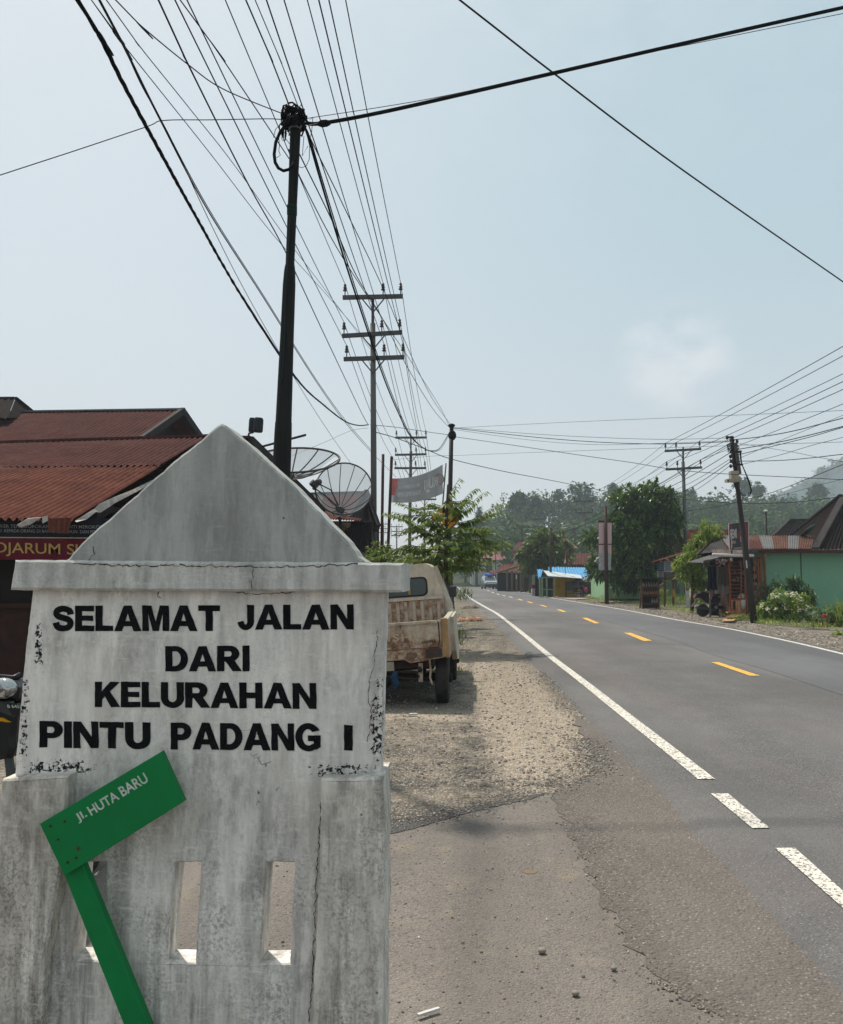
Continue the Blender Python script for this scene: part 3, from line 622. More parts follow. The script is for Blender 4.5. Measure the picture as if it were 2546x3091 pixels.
def word(txt, x0, x1, y0, y1, y0b):
    tot = 0; adv = []
    for ch in txt: adv.append(tot); tot += GLY[ch][0] + .085
    tot -= .085; tl, tr, bl = Wp(x0, y0), Wp(x1, y0b), Wp(x0, y1); ex, ey = (tr - tl) / tot, tl - bl; mb = MB()
    for ch, a in zip(txt, adv):
        wd, out, hole = GLY[ch]; loops = []; out = fatten(out, .022); hole = [fatten(h_, -.018) for h_ in [hole]][0] if hole else hole
        for L in ([out] + ([hole] if hole else [])):
            l2 = []
            for i, p in enumerate(L):      # hand painted edges waver a little
                q = L[(i + 1) % len(L)]; k = max(1, int(math.hypot(q[0] - p[0], q[1] - p[1]) / .09))
                for j in range(k):
                    t = j / k; w_ = bl + ex * (a + p[0] + (q[0] - p[0]) * t) + ey * (p[1] + (q[1] - p[1]) * t)
                    l2.append(w_ + Vector((.0011 * noise.noise((w_.x * 45, w_.z * 45, 1)), 0, .0011 * noise.noise((w_.x * 45, w_.z * 45, 5)))) + mN * .0015)
            loops.append(l2)
        mb.add([p for l in loops for p in l], [tuple(t) for t in tessellate_polygon(loops)])
    return mb.build('lettering', m_ink, mon)
d2 = 2546 / 1736
for t, a, b, c, d, c2 in (('SELAMAT', 110, 452, 1248, 1298, 1247), ('JALAN', 490, 727, 1246, 1295, 1245), ('DARI', 342, 513, 1331, 1381, 1330), ('KELURAHAN', 197, 650, 1404, 1454, 1407), ('PINTU', 83, 309, 1485, 1537, 1488),
                          ('PADANG', 353, 659, 1488, 1541, 1491), ('I', 710, 725, 1493, 1543, 1494)):
    word(t, a * d2, b * d2, c * d2, d * d2, c2 * d2)
# ------------------------------------------------------------------ green street sign leaning on it
sg_ = thing('street_sign', 'green wooden street sign leaning crooked against the white monument', 'street sign', tuple(Wp(420, 3529, .05).to_tuple()[:2]) + (0,))
def green(name, k):
    n = NT(name); b = n.noise(5, 5, .6); f = n.noise(60, 4, .6, n.coords((1, 1, .3), rot=(0, .5, 0)))
    c = n.mix(n.ramp(b, [(.35, 0.), (.7, 1.)]), tuple(x * k for x in (0.0, 0.205, 0.052)), tuple(x * k for x in (0.004, 0.15, 0.042)))
    hole = n.vor(13, feature='F1'); hc = n.sep(n.vor(13, out='Color'))[0]
    c = n.mix(n.math('MULTIPLY', n.ramp(hole, [(0.07, .9), (0.12, 0.)]), n.math('GREATER_THAN', hc, .88)), c, (0.06, 0.03, 0.012))
    c = n.mix(n.ramp(n.noise(17, 7, .75), [(.6, 0.), (.72, .45)]), c, (0.02, 0.1, 0.04)); edge = n.ramp(n.noise(48, 5, .8), [(.68, 0.), (.71, .85)]); c = n.mix(edge, c, (0.055, 0.05, 0.035)); return n.bsdf(c, .5, 0, f, .35, .003, .2)
m_green = green('green_gloss_paint', 1.0)
bd = [(119, 2487.6), (486, 2270), (554, 2421), (194, 2646)]
mb = MB(); mb.prism([Wp(x, y, .085) for x, y in bd], -mN * .022, chamfer=.002); mb.build('sign_board', m_green, sg_)
mb = MB(); mb.prism([Wp(x, y, .062) for x, y in [(161, 2560), (226, 2550), (256, 2624), (345.6, 2842), (447.5, 3091), (627, 3529), (544, 3529), (371, 3091), (281, 2866)]], -mN * .024, chamfer=.003); mb.build('post', m_green, sg_)
m_wl = M('white_letter_paint', (0.62, 0.64, 0.6), .6, col2=(0.35, 0.5, 0.4), scale=40)
k31 = math.radians(30.8)
for t, (x0, y0), L, hh, in (('Jl.', (240, 2487), 34, 31), ('HUTA', (277, 2463), 100, 30), ('BARU', (372, 2406), 92, 32)):
    ex = (math.cos(k31), -math.sin(k31)); ey = (-math.sin(k31) * 1.0, -math.cos(k31))
    mb = MB(); bl = (x0, y0); br = (x0 + ex[0] * L, y0 + ex[1] * L); tl = (x0 + ey[0] * hh, y0 + ey[1] * hh)
    tr = (tl[0] + ex[0] * L, tl[1] + ex[1] * L)
    text_on(mb, t, Wp(*tl, .085), Wp(*tr, .085), Wp(*bl, .085), lift=.0012, bold=.022); mb.build('lettering', m_wl, sg_)
for x, y in ((152, 2494), (195, 2480), (175, 2535), (204, 2604), (230, 2590)): mb = MB(); mb.ball(Wp(x, y, .086), .0028, 8, 5); mb.build('nail', M('rusty_nail', (0.07, 0.035, 0.015), .7, scale=30), sg_)
# ------------------------------------------------------------------ motorbike behind the monument at the edge
m_black = M('black_gloss_plastic', (0.006, 0.0065, 0.008), .35, spec=.3, col2=(0.01, 0.011, 0.013), bump=.02)
m_grey = M('grey_plastic', (0.05, 0.055, 0.055), .5, spec=.3, bump=.03)
m_rub = M('tyre_rubber', (0.018, 0.018, 0.02), .85, col2=(0.05, 0.045, 0.04), scale=12, bump=.3)
m_chr = M('chrome_metal', (0.7, 0.7, 0.7), .18, 1.0, bump=.02)
def lens():
    n = NT('headlight_lens'); v = n.vor(30, out='Color'); h = n.sep(v)[0]
    return n.bsdf(n.ramp(h, [(0, (0.12, 0.13, 0.14)), (.5, (.35, .37, .37)), (1, (.7, .7, .68))]), .08, .75, h, .5, .01, .7)
m_lens = lens()
YB = 3.3
mbk = thing('motorbike', 'dark underbone motorbike parked behind the monument, clear headlight showing', 'motorbike', (P(-60, 2090, YB + .3).x, YB + .3, 0))
def shape(pxs, Y, t, ch=.01): 
    mb = MB(); mb.prism([P(x, y, Y) for x, y in pxs], (0, t, 0), chamfer=ch); return mb
shape([(-120, 2100), (2, 2114), (18, 2122), (40, 2132), (46, 2165), (44, 2200), (40, 2225), (44, 2260), (30, 2290), (-20, 2300), (-130, 2290)], YB, .18, .02).build('fairing', m_black, mbk)
shape([(-110, 2115), (20, 2119), (30, 2119), (42, 2160), (38, 2166), (-2, 2150), (-110, 2160)], YB - .012, .03, .004).build('front_panel', m_grey, mbk)
mb = MB(); c = P(12, 2080, YB - .02); mb.ball(c + Vector((-.012, .02, 0)), .052, 16, 10, (1.0, .8, .78)); mb.ball(c + Vector((-.16, .02, 0)), .05, 16, 10, (1.0, .8, .78)); mb.build('headlight', m_lens, mbk, smooth=True)
shape([(-60, 2060), (30, 2060), (52, 2078), (50, 2110), (40, 2120), (-60, 2112)], YB + .02, .16, .02).build('headlight_cowl', m_black, mbk)
pl = shape([(14, 2123), (62, 2124), (56, 2162), (36, 2160)], YB - .02, .004, .001).build('number_plate', m_black, mbk)
mb = MB(); text_on(mb, 'B 6457', P(21, 2127, YB - .0225), P(66, 2128, YB - .0225), P(24, 2137, YB - .0225), lift=.001, bold=.01); mb.build('lettering', m_wl, pl)
shape([(-40, 2163), (8, 2168), (30, 2181), (18, 2181), (-40, 2172)], YB - .01, .02, .003).build('stripe', M('yellow_decal', (0.7, 0.35, 0.01), .4, bump=.02), mbk)
mb = MB(); c0 = P(-25, 2330, YB + .1); mb.tube([P(20, 2230, YB + .05), P(32, 2330, YB + .02), P(36, 2420, YB)], .018, 8); mb.build('fork', m_grey, mbk, smooth=True)
mb = MB(); wc = Vector((P(0, 2300, YB).x, YB + .0, .28))
mb.tube([wc + Vector((0, .24 * math.cos(a), .24 * math.sin(a))) for a in [i * 2 * math.pi / 28 for i in range(29)]], .04, 8, False); mb.build('wheel', m_rub, mbk, smooth=True)
mb = MB(); wc2 = wc + Vector((-.12, 1.2, 0)); mb.tube([wc2 + Vector((0, .24 * math.cos(a), .24 * math.sin(a))) for a in [i * 2 * math.pi / 28 for i in range(29)]], .045, 8, False); mb.build('wheel', m_rub, mbk, smooth=True)
mb = MB(); mb.bar(wc + Vector((-.03, .35, .3)), wc2 + Vector((0, .2, .35)), .2, .3); mb.bar(wc2 + Vector((0, -.5, .52)), wc2 + Vector((0, .25, .56)), .24, .1); mb.build('seat', m_black, mbk)
mb = MB(); mb.tube([P(-60, 2040, YB + .1), P(40, 2048, YB + .1), P(62, 2038, YB + .12)], .013, 8); mb.build('handlebar', m_black, mbk, smooth=True)
# ------------------------------------------------------------------ shared building materials
def rustroof(name, c1, c2, c3, lo=.38, hi=.6, stretch=(1, 1, 1)):
    n = NT(name); v = n.coords(stretch); big = n.noise(.55, 4, .6, v); mid = n.noise(2.5, 6, .7, v); f = n.noise(24, 5, .65)
    st = n.noise(7, 5, .65, n.coords((1, .12, .3)))
    c = n.mix(n.ramp(big, [(lo, 0.), (hi, 1.)]), c1, c2); c = n.mix(n.ramp(mid, [(.42, 0.), (.66, .8)]), c, c3)
    c = n.mix(n.ramp(st, [(.5, 0.), (.7, .4)]), c, tuple(x * .45 for x in c1)); c = n.mix(n.math('MULTIPLY', f, .3), c, tuple(x * .5 for x in c2))
    return n.bsdf(c, .9, .0, f, .25, .005, .04)
m_rust = rustroof('rusted_corrugated_iron', (0.118, 0.038, 0.027), (0.075, 0.026, 0.021), (0.175, 0.064, 0.04))
m_rustd = rustroof('dark_red_iron', (0.085, 0.031, 0.027), (0.064, 0.024, 0.023), (0.11, 0.047, 0.037))
m_zinc = rustroof('grey_zinc', (0.155, 0.17, 0.178), (0.125, 0.137, 0.142), (0.11, 0.08, 0.065), .4, .7)
m_brownroof = rustroof('dark_brown_roof', (0.014, 0.0085, 0.008), (0.011, 0.007, 0.0065), (0.021, 0.0125, 0.011))
m_blackwood = M('dark_weathered_wood', (0.02, 0.018, 0.02), .85, col2=(0.045, 0.038, 0.036), scale=5, stretch=(1, 1, .2))
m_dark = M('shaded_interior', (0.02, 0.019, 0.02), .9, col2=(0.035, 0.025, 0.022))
m_wood = M('grey_timber', (0.16, 0.12, 0.09), .85, col2=(0.09, 0.07, 0.055), scale=8, stretch=(1, 1, .25))
m_brown = M('brown_timber', (0.13, 0.065, 0.04), .8, col2=(0.07, 0.04, 0.03), scale=8, stretch=(1, 1, .25))
m_conc = M('grey_concrete', (0.15, 0.15, 0.14), .9, col2=(0.085, 0.085, 0.08), scale=4, stretch=(1, 1, .35), bump=.3)
m_steel = M('galvanised_steel', (0.1, 0.105, 0.11), .6, .3, col2=(0.07, 0.065, 0.065), scale=12)
m_iron = M('black_iron', (0.022, 0.021, 0.024), .55, col2=(0.045, 0.03, 0.025), scale=9, bump=.2)
m_whitew = M('white_painted_wall', (0.6, 0.6, 0.58), .8, col2=(0.42, 0.41, 0.38), scale=3)
def corrug(mb, A, B, C, D, pitch=.076, amp=.011, nt=8, sag=0.0, ragged=0.0, thick=.0015, m=0, cols=None):
    """A eave-start, B ridge-start, C ridge-end, D eave-end; waves run from eave to ridge"""
    A, B, C, D = map(Vector, (A, B, C, D)); W_ = max((D - A).length, (C - B).length); nw = max(2, int(W_ / pitch)); ns = nw * 6
    nrm = (D - A).cross(B - A).normalized()
    if nrm.z < 0: nrm = -nrm
    base = len(mb.v)
    for j in range(nt + 1):
        t = j / nt
        for i in range(ns + 1):
            s = i / ns; p = A.lerp(D, s).lerp(B.lerp(C, s), t)
            if ragged and j == 0:
                sh_ = int(s * nw / 10); p = p + (A - B).normalized() * (ragged * noise.noise((sh_ * 3.7, 1, 0)))
            dz = sag * math.sin(math.pi * t) * noise.noise((s * 5, t * 2, 1))
            mb.v.append(tuple(p + nrm * (amp * math.cos(2 * math.pi * s * nw) + dz)))
    for j in range(nt):
        for i in range(ns):
            a = base + j * (ns + 1) + i; mb.f.append((a, a + 1, a + ns + 2, a + ns + 1)); mb.m.append(m if cols is None else cols(i / ns, j / nt))
    return mb
# ------------------------------------------------------------------ roadside shop with the rusted roof
A, B = P(226, 1569, 11.5), P(617, 1321, 18.6); Cc, D = P(-260, 1349, 19.6), P(-330, 1553, 11.9)
D = Vector((Cc.x, 11.9, D.z)); B = Vector((A.x, B.y, B.z))
shop = thing('roadside_shop', 'low wooden shop under a rust red corrugated roof with cigarette signs', 'shop', (-6.5, 13, 0))
mb = MB(); mid = [A.lerp(B, .56), D.lerp(Cc, .56)]
corrug(mb, A, mid[0], mid[1], D, nt=10, ragged=.05, sag=.04, pitch=.115, amp=.026); r1 = mb.build('roof', m_rust, shop, smooth=True)
mb = MB(); up = Vector((0, 0, .022)); corrug(mb, mid[0] + (A - mid[0]).normalized() * .25 + up, B + up, Cc + up, mid[1] + (A - mid[0]).normalized() * .25 + up, nt=8, sag=.04, ragged=.07, pitch=.125, amp=.028); mb.build('upper_roof', m_rustd, shop, smooth=True)
mb = MB(); mb.bar(B + Vector((.1, 0, .03)), Cc + Vector((0, 0, .03)), .34, .05); mb.build('ridge_cap', m_rustd, shop)
# torn flashing, flapping sheet at the eave
mb = MB(); torn = [P(226, 1572, 11.4), P(258, 1552, 11.6), P(285, 1535, 11.8), P(300, 1520, 12.0), P(345, 1500, 12.7), P(400, 1478, 13.6), P(462, 1448, 14.9)]
for i in range(len(torn) - 1):
    w0, w1 = [(.02, .07, .05, .13, .09, .06, .05)[k] for k in (i, i + 1)]
    mb.quad(torn[i], torn[i + 1], torn[i + 1] + Vector((.03, -.02, -w1)), torn[i] + Vector((.03, -.02, -w0)))
mb.build('torn_flashing', M('bare_sheet_metal', (0.5, 0.48, 0.45), .6, .2, col2=(.3, .24, .2)), shop)
mb = MB(); corrug(mb, P(146, 1604, 11.3), P(146, 1566, 11.35), P(219, 1562, 11.3), P(207, 1612, 11.25), pitch=.07, amp=.014, nt=3, ragged=.1); mb.build('hanging_sheet', m_rust, shop)
mb = MB(); mb.prism([P(x, y, 11.3) for x, y in ((52, 1585), (62, 1592), (95, 1582), (123, 1563), (84, 1566))], (0, .01, .01)); mb.prism([P(x, y, 11.3) for x, y in ((127, 1560), (143, 1557), (144, 1572), (128, 1580))], (0, .01, 0)); mb.build('loose_flap', MATS['bare_sheet_metal'], shop)
xr_ = A.x - .12
mb = MB(); mb.bbox((-13, 12.6, 0), (xr_, 12.8, 2.5)); mb.bbox((xr_ - .12, 12.81, 0), (xr_, 22, 2.6)); mb.bbox((-13, 12.81, 0), (-12.9, 22, 2.6)); 
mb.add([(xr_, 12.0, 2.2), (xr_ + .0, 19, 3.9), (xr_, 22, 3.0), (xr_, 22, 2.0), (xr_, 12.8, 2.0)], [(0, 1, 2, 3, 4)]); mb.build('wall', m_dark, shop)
mb = MB(); mb.quad(B + Vector((0, .1, -.02)), Cc + Vector((0, .1, -.02)), Vector((-13, 23.5, 2.6)), Vector((A.x, 23.5, 2.6))); mb.build('back_roof', m_rustd, shop)
mb = MB(); mb.bbox((-13, 12.25, 1.05), (xr_, 12.6, 1.12)); mb.bbox((-13, 12.35, 0), (xr_, 12.59, 1.05)); mb.build('counter', M('reddish_board', (0.06, 0.022, 0.018), .7, col2=(.03, .015, .013)), shop)
for x in (A.x - .25, -7.6, -9.6): mb = MB(); mb.bar((x, 11.9, 0), (x, 11.9, 2.15), .1); mb.build('post', m_blackwood, shop)
def vcrop(x, y, Y): return P(x, y, Y)
YS = 11.75
s1 = thing('banner', 'dark red and gold cigarette banner under the rusted shop eave', 'banner', tuple(P(100, 1690, YS)))
mb = MB(); mb.prism([P(x, y, YS) for x, y in ((-420, 1620), (340, 1627), (340, 1690), (-420, 1688))], (0, .02, 0)); mb.build('cloth', M('dark_red_banner', (0.12, 0.006, 0.018), .6, col2=(.075, .005, .014)), s1)
mb = MB(); text_on(mb, 'DJARUM SUPER', P(-14, 1636, YS - .004), P(352, 1646, YS - .004), P(-14, 1678, YS - .004), lift=.004, bold=.006); mb.build('lettering', M('gold_paint', (0.5, 0.34, 0.1), .6), s1)
mb = MB(); mb.prism([P(x, y, YS - .006) for x, y in ((-420, 1618), (340, 1623), (340, 1626), (-420, 1621))], (0, .02, 0)); mb.build('border', M('cream_trim', (0.5, 0.47, 0.38), .7), s1)
s2 = thing('warning_strip', 'black strip of small white health warning text above the red banner', 'sign', tuple(P(100, 1617, YS)))
mb = MB(); mb.prism([P(x, y, YS - .02) for x, y in ((-420, 1560), (400, 1566), (400, 1620), (-420, 1616))], (0, .02, 0)); mb.build('panel', M('black_sign_panel', (0.012, 0.013, 0.02), .6), s2)
m_gt = M('grey_lettering', (0.3, 0.3, 0.31), .7)
mb = MB(); text_on(mb, 'PERINGATAN', P(55, 1563, YS - .022), P(205, 1564, YS - .022), P(55, 1574, YS - .022), lift=.003, bold=.01); mb.build('lettering', m_gt, s2); mb = MB()
text_on(mb, 'KARENA KANKER TENGGOROKAN   BERHENTI MEROKOK', P(-95, 1582, YS - .022), P(312, 1586, YS - .022), P(-95, 1592, YS - .022), lift=.003, bold=.004); mb.build('lettering', m_gt, s2); mb = MB()
text_on(mb, 'DIBERI  KEPADA ORANG DI BAWAH 21 TAHUN  DAN PER', P(-30, 1596, YS - .022), P(292, 1601, YS - .022), P(-30, 1606, YS - .022), lift=.003, bold=.004); mb.build('lettering', m_gt, s2)
# ------------------------------------------------------------------ second house: darker roof with black gable
h2 = thing('gabled_house', 'house with dark red corrugated roof and black barge boards behind the shop', 'house', (-9, 19, 0))
YR = 26.0; a = P(546, 1239, YR); fr = P(408, 1332, YR - 4.2); bk = P(612, 1330, YR + 2.6); lft = Vector((-9.5, 1.0, 0))
al_ = P(-300, 1252, YR + 1.4); fl_ = P(-300, 1340, YR - 2.0); fl_.x = al_.x; fr = a.lerp(fr, 1.3); fl_ = Vector((al_.x, fr.y + .6, fr.z - .05))
mb = MB(); corrug(mb, fr, a, al_, fl_, pitch=.15, amp=.034, nt=8); mb.build('roof', m_rustd, h2, smooth=True)
mb = MB(); mb.bar(a + Vector((.1, 0, .03)), al_ + Vector((0, 0, .03)), .3, .05); mb.build('ridge_cap', m_zinc, h2)
mb = MB(); mb.bar(fr + Vector((.05, 0, -.06)), a + Vector((.05, 0, -.02)), .12, .2); mb.bar(a + Vector((.05, 0, -.02)), bk + Vector((.05, 0, -.06)), .12, .24); mb.build('barge_board', m_blackwood, h2)
mb = MB(); gx = a + Vector((-.5, 0, -.15)); mb.add([gx, fr + Vector((-.5, 0, -.1)), Vector((fr.x - .5, fr.y, 0)), Vector((bk.x - .5, bk.y, 0)), bk + Vector((-.5, 0, -.1))], [(0, 1, 2, 3, 4)])
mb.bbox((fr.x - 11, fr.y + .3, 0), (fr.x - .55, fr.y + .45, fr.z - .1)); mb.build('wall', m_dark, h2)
mb = MB(); mb.quad(a, bk, bk + Vector((-10, 1, 0)), al_); mb.build('back_roof', m_rustd, h2)
h3 = thing('hipped_house', 'small dark hipped roof peeking above the far corner of the gabled house', 'house', tuple(P(-60, 1731, 27))[:2] + (0,))
mb = MB(); q = [P(-260, 1203, 27), P(46, 1203, 27), P(110, 1252, 26), P(-300, 1262, 24.5)]; corrug(mb, P(24, 1262, 24.5), q[1], q[0], q[3], pitch=.2, amp=.02, nt=3); mb.add([q[1], P(24, 1262, 24.5), P(112, 1256, 28.5)], [(0, 1, 2)]); mb.build('roof', m_brownroof, h3)
mb = MB(); z3 = P(24, 1262, 24.5); mb.bbox((z3.x - 3.5, 24.6, 0), (z3.x - .1, 28, z3.z - .05)); mb.build('wall', m_dark, h3)
mb = MB(); mb.bar(q[1] + Vector((0, 0, .03)), P(112, 1256, 28.5) + Vector((0, 0, .03)), .12, .06); mb.bar(q[0], q[1] + Vector((0, 0, .02)), .14, .06); mb.build('ridge_cap', m_blackwood, h3)
# ------------------------------------------------------------------ third house: black gable end next to the dishes
h4 = thing('dark_house', 'black timber house whose barge board slopes down behind the dark telephone pole', 'house', (-4.2, 23, 0))
ra = P(756, 1320, 19.0); rb = P(976, 1535, 24.5)
mb = MB(); mb.bar(ra + Vector((0, 0, -.12)), rb + Vector((0, 0, -.12)), .12, .3); mb.build('barge_board', m_blackwood, h4)
mb = MB(); ll = Vector((-2.2, .6, 0)); mb.prism([ra, rb, rb + Vector((-2.2, 0, .0)), ra + Vector((-.85, 0, 0))], (0, 0, .04)); mb.build('roof', m_rust, h4)
mb = MB(); mb.add([ra + Vector((-.06, 0, -.1)), rb + Vector((-.06, 0, -.1)), Vector((rb.x - .06, rb.y, 0)), Vector((ra.x - .06, ra.y, 0))], [(0, 1, 2, 3)]); mb.bbox((ra.x - .8, ra.y, 0), (ra.x - .07, ra.y + .1, ra.z - .2)); mb.build('wall', m_blackwood, h4)
# loudspeakers on a bracket above the roof
lsp = thing('loudspeaker', 'pair of dark cylinder loudspeakers on a bracket above the black roof', 'loudspeaker', tuple(P(752, 1311, 19)))
mb = MB()
for x, w_ in ((762, 11), (780, 15)):
    c = P(x, 1283, 19 if w_ > 12 else 19.15); mb.lathe([(px(w_, 19) * .85, -px(22, 19)), (px(w_, 19), -px(18, 19)), (px(w_, 19), px(16, 19)), (px(w_, 19) * .8, px(22, 19))], c, (0.05, 0, 1), 18)
mb.build('cabinet', M('dark_grey_plastic', (0.028, 0.03, 0.035), .5), lsp, smooth=False)
mb = MB(); mb.tube([P(749, 1322, 19), P(752, 1308, 19), P(765, 1305, 19)], .025, 8); mb.build('bracket', m_iron, lsp)
mb = MB(); mb.tube([P(795, 1347, 14), P(922, 1313, 13)], .02, 8); mb.top('iron_pipe', m_iron, 'short black pipe sticking out beside the dark telephone pole', 'pipe')
# ------------------------------------------------------------------ fourth house with grey and rust sheets
YH = 25.0
h5 = thing('tin_house', 'black tin walled house with mixed grey and rust roof beneath the mesh dish', 'house', (P(1060, 1731, YH).x, YH + 1, 0))
e0, e1, t0, t1 = P(880, 1560, YH - 1), P(1052, 1562, YH - 1), P(880, 1494, YH + 2.5), P(1103, 1488, YH + 2.5)
t1 = Vector((e1.x + .12, t1.y, t1.z)) if False else t1
mb = MB(); corrug(mb, e1, t1, t0, e0, pitch=.13, amp=.02, nt=6, cols=lambda s, t: 0 if s < .5 + .08 * t else 1); mb.build('roof', [m_rustd, m_zinc], h5, smooth=True)
mb = MB(); mb.bar(t0 + Vector((0, 0, .03)), t1 + Vector((.05, 0, .03)), .25, .05); mb.build('ridge_cap', m_zinc, h5)
bb = P(1140, 1595, YH + 1.5)
mb = MB(); mb.bar(t1, bb, .14, .3); mb.bar(t1, e1, .06, .14); mb.build('barge_board', m_blackwood, h5)
mb = MB(); W0, W1 = P(1000, 1580, YH), P(1123, 1578, YH); ns = 60
vs = []; 
for i in range(ns + 1):
    x = W0.x + (W1.x - W0.x) * i / ns; yy = YH + .012 * math.cos(i * 2.1); vs += [(x, yy, 0), (x, yy, W1.z + .05)]
mb.add(vs, [(2 * i, 2 * i + 2, 2 * i + 3, 2 * i + 1) for i in range(ns)]); mb.add([(W1.x, YH, 0), (W1.x + .02, YH + 4, 0), (W1.x + .02, YH + 4, W1.z), (t1.x, t1.y, t1.z - .1), (W1.x, YH, W1.z + .05)], [(0, 1, 2, 3, 4)])
mb.add([tuple(e1 + Vector((.02, 0, -.02))), tuple(t1 + Vector((.0, 0, -.04))), tuple(bb + Vector((-.05, 0, -.1))), (W1.x, YH + .02, W1.z)], [(0, 1, 2, 3)]); mb.build('wall', m_blackwood, h5)
mb = MB(); aw = [P(900, 1520, YH - 2.6), P(960, 1539, YH - 1.8), P(1094, 1570, YH - 2.0), P(1080, 1576, YH - 2.7)]
corrug(mb, P(955, 1566, YH - 2.6), P(930, 1538, YH - 1.3), P(1092, 1566, YH - 1.3), P(1090, 1573, YH - 2.6), pitch=.09, amp=.018, nt=4); mb.build('awning', m_rust, h5, smooth=True)
mb = MB(); mb.tube([P(1094, 1576, YH - .9), P(1128, 1574, YH - .2)], .012, 6); mb.build('awning_bracket', m_iron, h5)
sgn = thing('food_banner', 'crumpled cream banner with reddish lettering under the small red awning', 'banner', tuple(P(1020, 1600, YH - 1.9)))
mb = MB(); pts = [(980, 1572), (1060, 1578), (1056, 1590), (1026, 1612), (1016, 1610), (960, 1590)]; mb.prism([P(x, y, YH - 1.9) for x, y in pts], (0, .02, 0)); mb.build('cloth', M('cream_cloth', (0.42, 0.36, 0.26), .8, col2=(.3, .27, .2)), sgn)
mb = MB(); text_on(mb, 'ROGELAUNA', P(992, 1574, YH - 1.92), P(1046, 1586, YH - 1.92), P(1000, 1594, YH - 1.92), lift=.01, bold=.02); mb.build('lettering', M('brown_red_paint', (0.2, 0.06, 0.04), .7), sgn)
mb = MB(); corrug(mb, P(1085, 1688, 22), P(1096, 1668, 23), P(1112, 1668, 23), P(1106, 1690, 22), pitch=.09, amp=.015, nt=3); mb.top('zinc_sheet', m_zinc, 'pale corrugated sheet leaning below the black tin wall', 'metal sheet')
mb = MB(); mb.bbox(tuple(P(1097, 1700, 26)), tuple(P(1118, 1668, 26) + Vector((0, .3, 0)))); mb.top('white_post', m_whitew, 'short white wall stub beside the concrete power pole', 'wall stub')
# ------------------------------------------------------------------ mesh satellite dishes
def meshmat():
    n = NT('fine_wire_mesh'); b = n.bsdf((0.6, 0.6, 0.6), .7, .0, spec=.2)
    t = n.nt.nodes.new('ShaderNodeBsdfTransparent'); mx = n.nt.nodes.new('ShaderNodeMixShader'); mx.inputs[0].default_value = .42
    n.nt.links.new(t.outputs[0], mx.inputs[1]); n.nt.links.new(n.b.outputs[0], mx.inputs[2]); n.nt.links.new(mx.outputs[0], n.out.inputs[0]); return n.mat
m_mesh = meshmat(); m_rib = M('dish_rib_paint', (0.09, 0.08, 0.08), .5, bump=.05)
def dish(label, vert, rim_c, u, v, nrib, tube, rib=.012, foot=None, feed=None, hide=None):
    vert, rim_c, u, v = map(Vector, (vert, rim_c, u, v)); ax = rim_c - vert
    d = thing('satellite_dish', label, 'satellite dish', tuple(foot or vert), 'mesh satellite dishes')
    def pt(r, th): return vert + ax * (r * r) + (u * math.cos(th) + v * math.sin(th)) * r
    mb = MB(); nr, na = 8, 48; vs = [pt(max(.02, i / nr), 2 * math.pi * k / na) for i in range(nr + 1) for k in range(na)]
    mb.add(vs, [(i * na + k, i * na + (k + 1) % na, (i + 1) * na + (k + 1) % na, (i + 1) * na + k) for i in range(nr) for k in range(na)]); mb.build('mesh_bowl', m_mesh, d, smooth=True)
    mb = MB(); mb.tube([pt(1, 2 * math.pi * k / 48) for k in range(49)], tube, 6, False); mb.build('rim', m_rib, d, smooth=True)
    for k in range(nrib):
        mb = MB(); mb.tube([pt(r / 8, 2 * math.pi * (k + .3) / nrib) for r in range(1, 9)], rib, 5); mb.build('rib', m_rib, d)
    mb = MB(); mb.lathe([(.12, -.12), (.14, 0), (.08, .06)], vert, ax, 12); mb.build('hub', m_rib, d)
    if foot is not None:
        mb = MB(); mb.tube([vert - ax.normalized() * .1, Vector(foot)], .04, 8); mb.build('mast', m_iron, d)
    if feed is not None:
        feed = Vector(feed); f = MB(); f.lathe([(.09, -.1), (.09, .04), (.12, .05), (.12, .1)], feed, vert - feed, 14); f.ball(feed + Vector((.12, 0, .06)), .1, 10, 6); f.build('feed_horn', m_steel, d)
        for e in (.35, .5):
            f = MB(); q = vert + (feed - vert) * .5 + Vector((.1 if e > .4 else -.02, 0, .18 if e > .4 else 0)); f.tube([vert, q, feed + Vector((.06 if e > .4 else -.05, 0, .05 if e > .4 else -.05))], .018, 6); f.build('feed_arm', m_rib, d)
    return d
YD = 23.0
kx = px(1, YD)
U = Vector((px(92, YD), .35, px(6, YD))); V = Vector((px(8, YD) * -1, .55, px(86, YD)))
dish('tilted mesh dish with feed arms standing over the red awning', P(1027, 1535, YD - .1), P(1040, 1474, YD + .05), Vector((px(81, YD), .5, px(4, YD))), Vector((-px(2, YD), .45, px(84, YD))), 12, .022, foot=tuple(P(1030, 1570, YD) - Vector((0, 0, .3))), feed=tuple(P(948, 1462, YD - .5)))
dish('nearer mesh dish lying almost flat right beside the dark telephone pole', P(880, 1440, 21.6), P(893, 1388, 21.5), Vector((px(121, 21.5), .3, -px(6, 21.5))), Vector((-px(40, 21.5), -.75, -px(48, 21.5))), 12, .03, .018, foot=tuple(P(878, 1560, 21.6)))
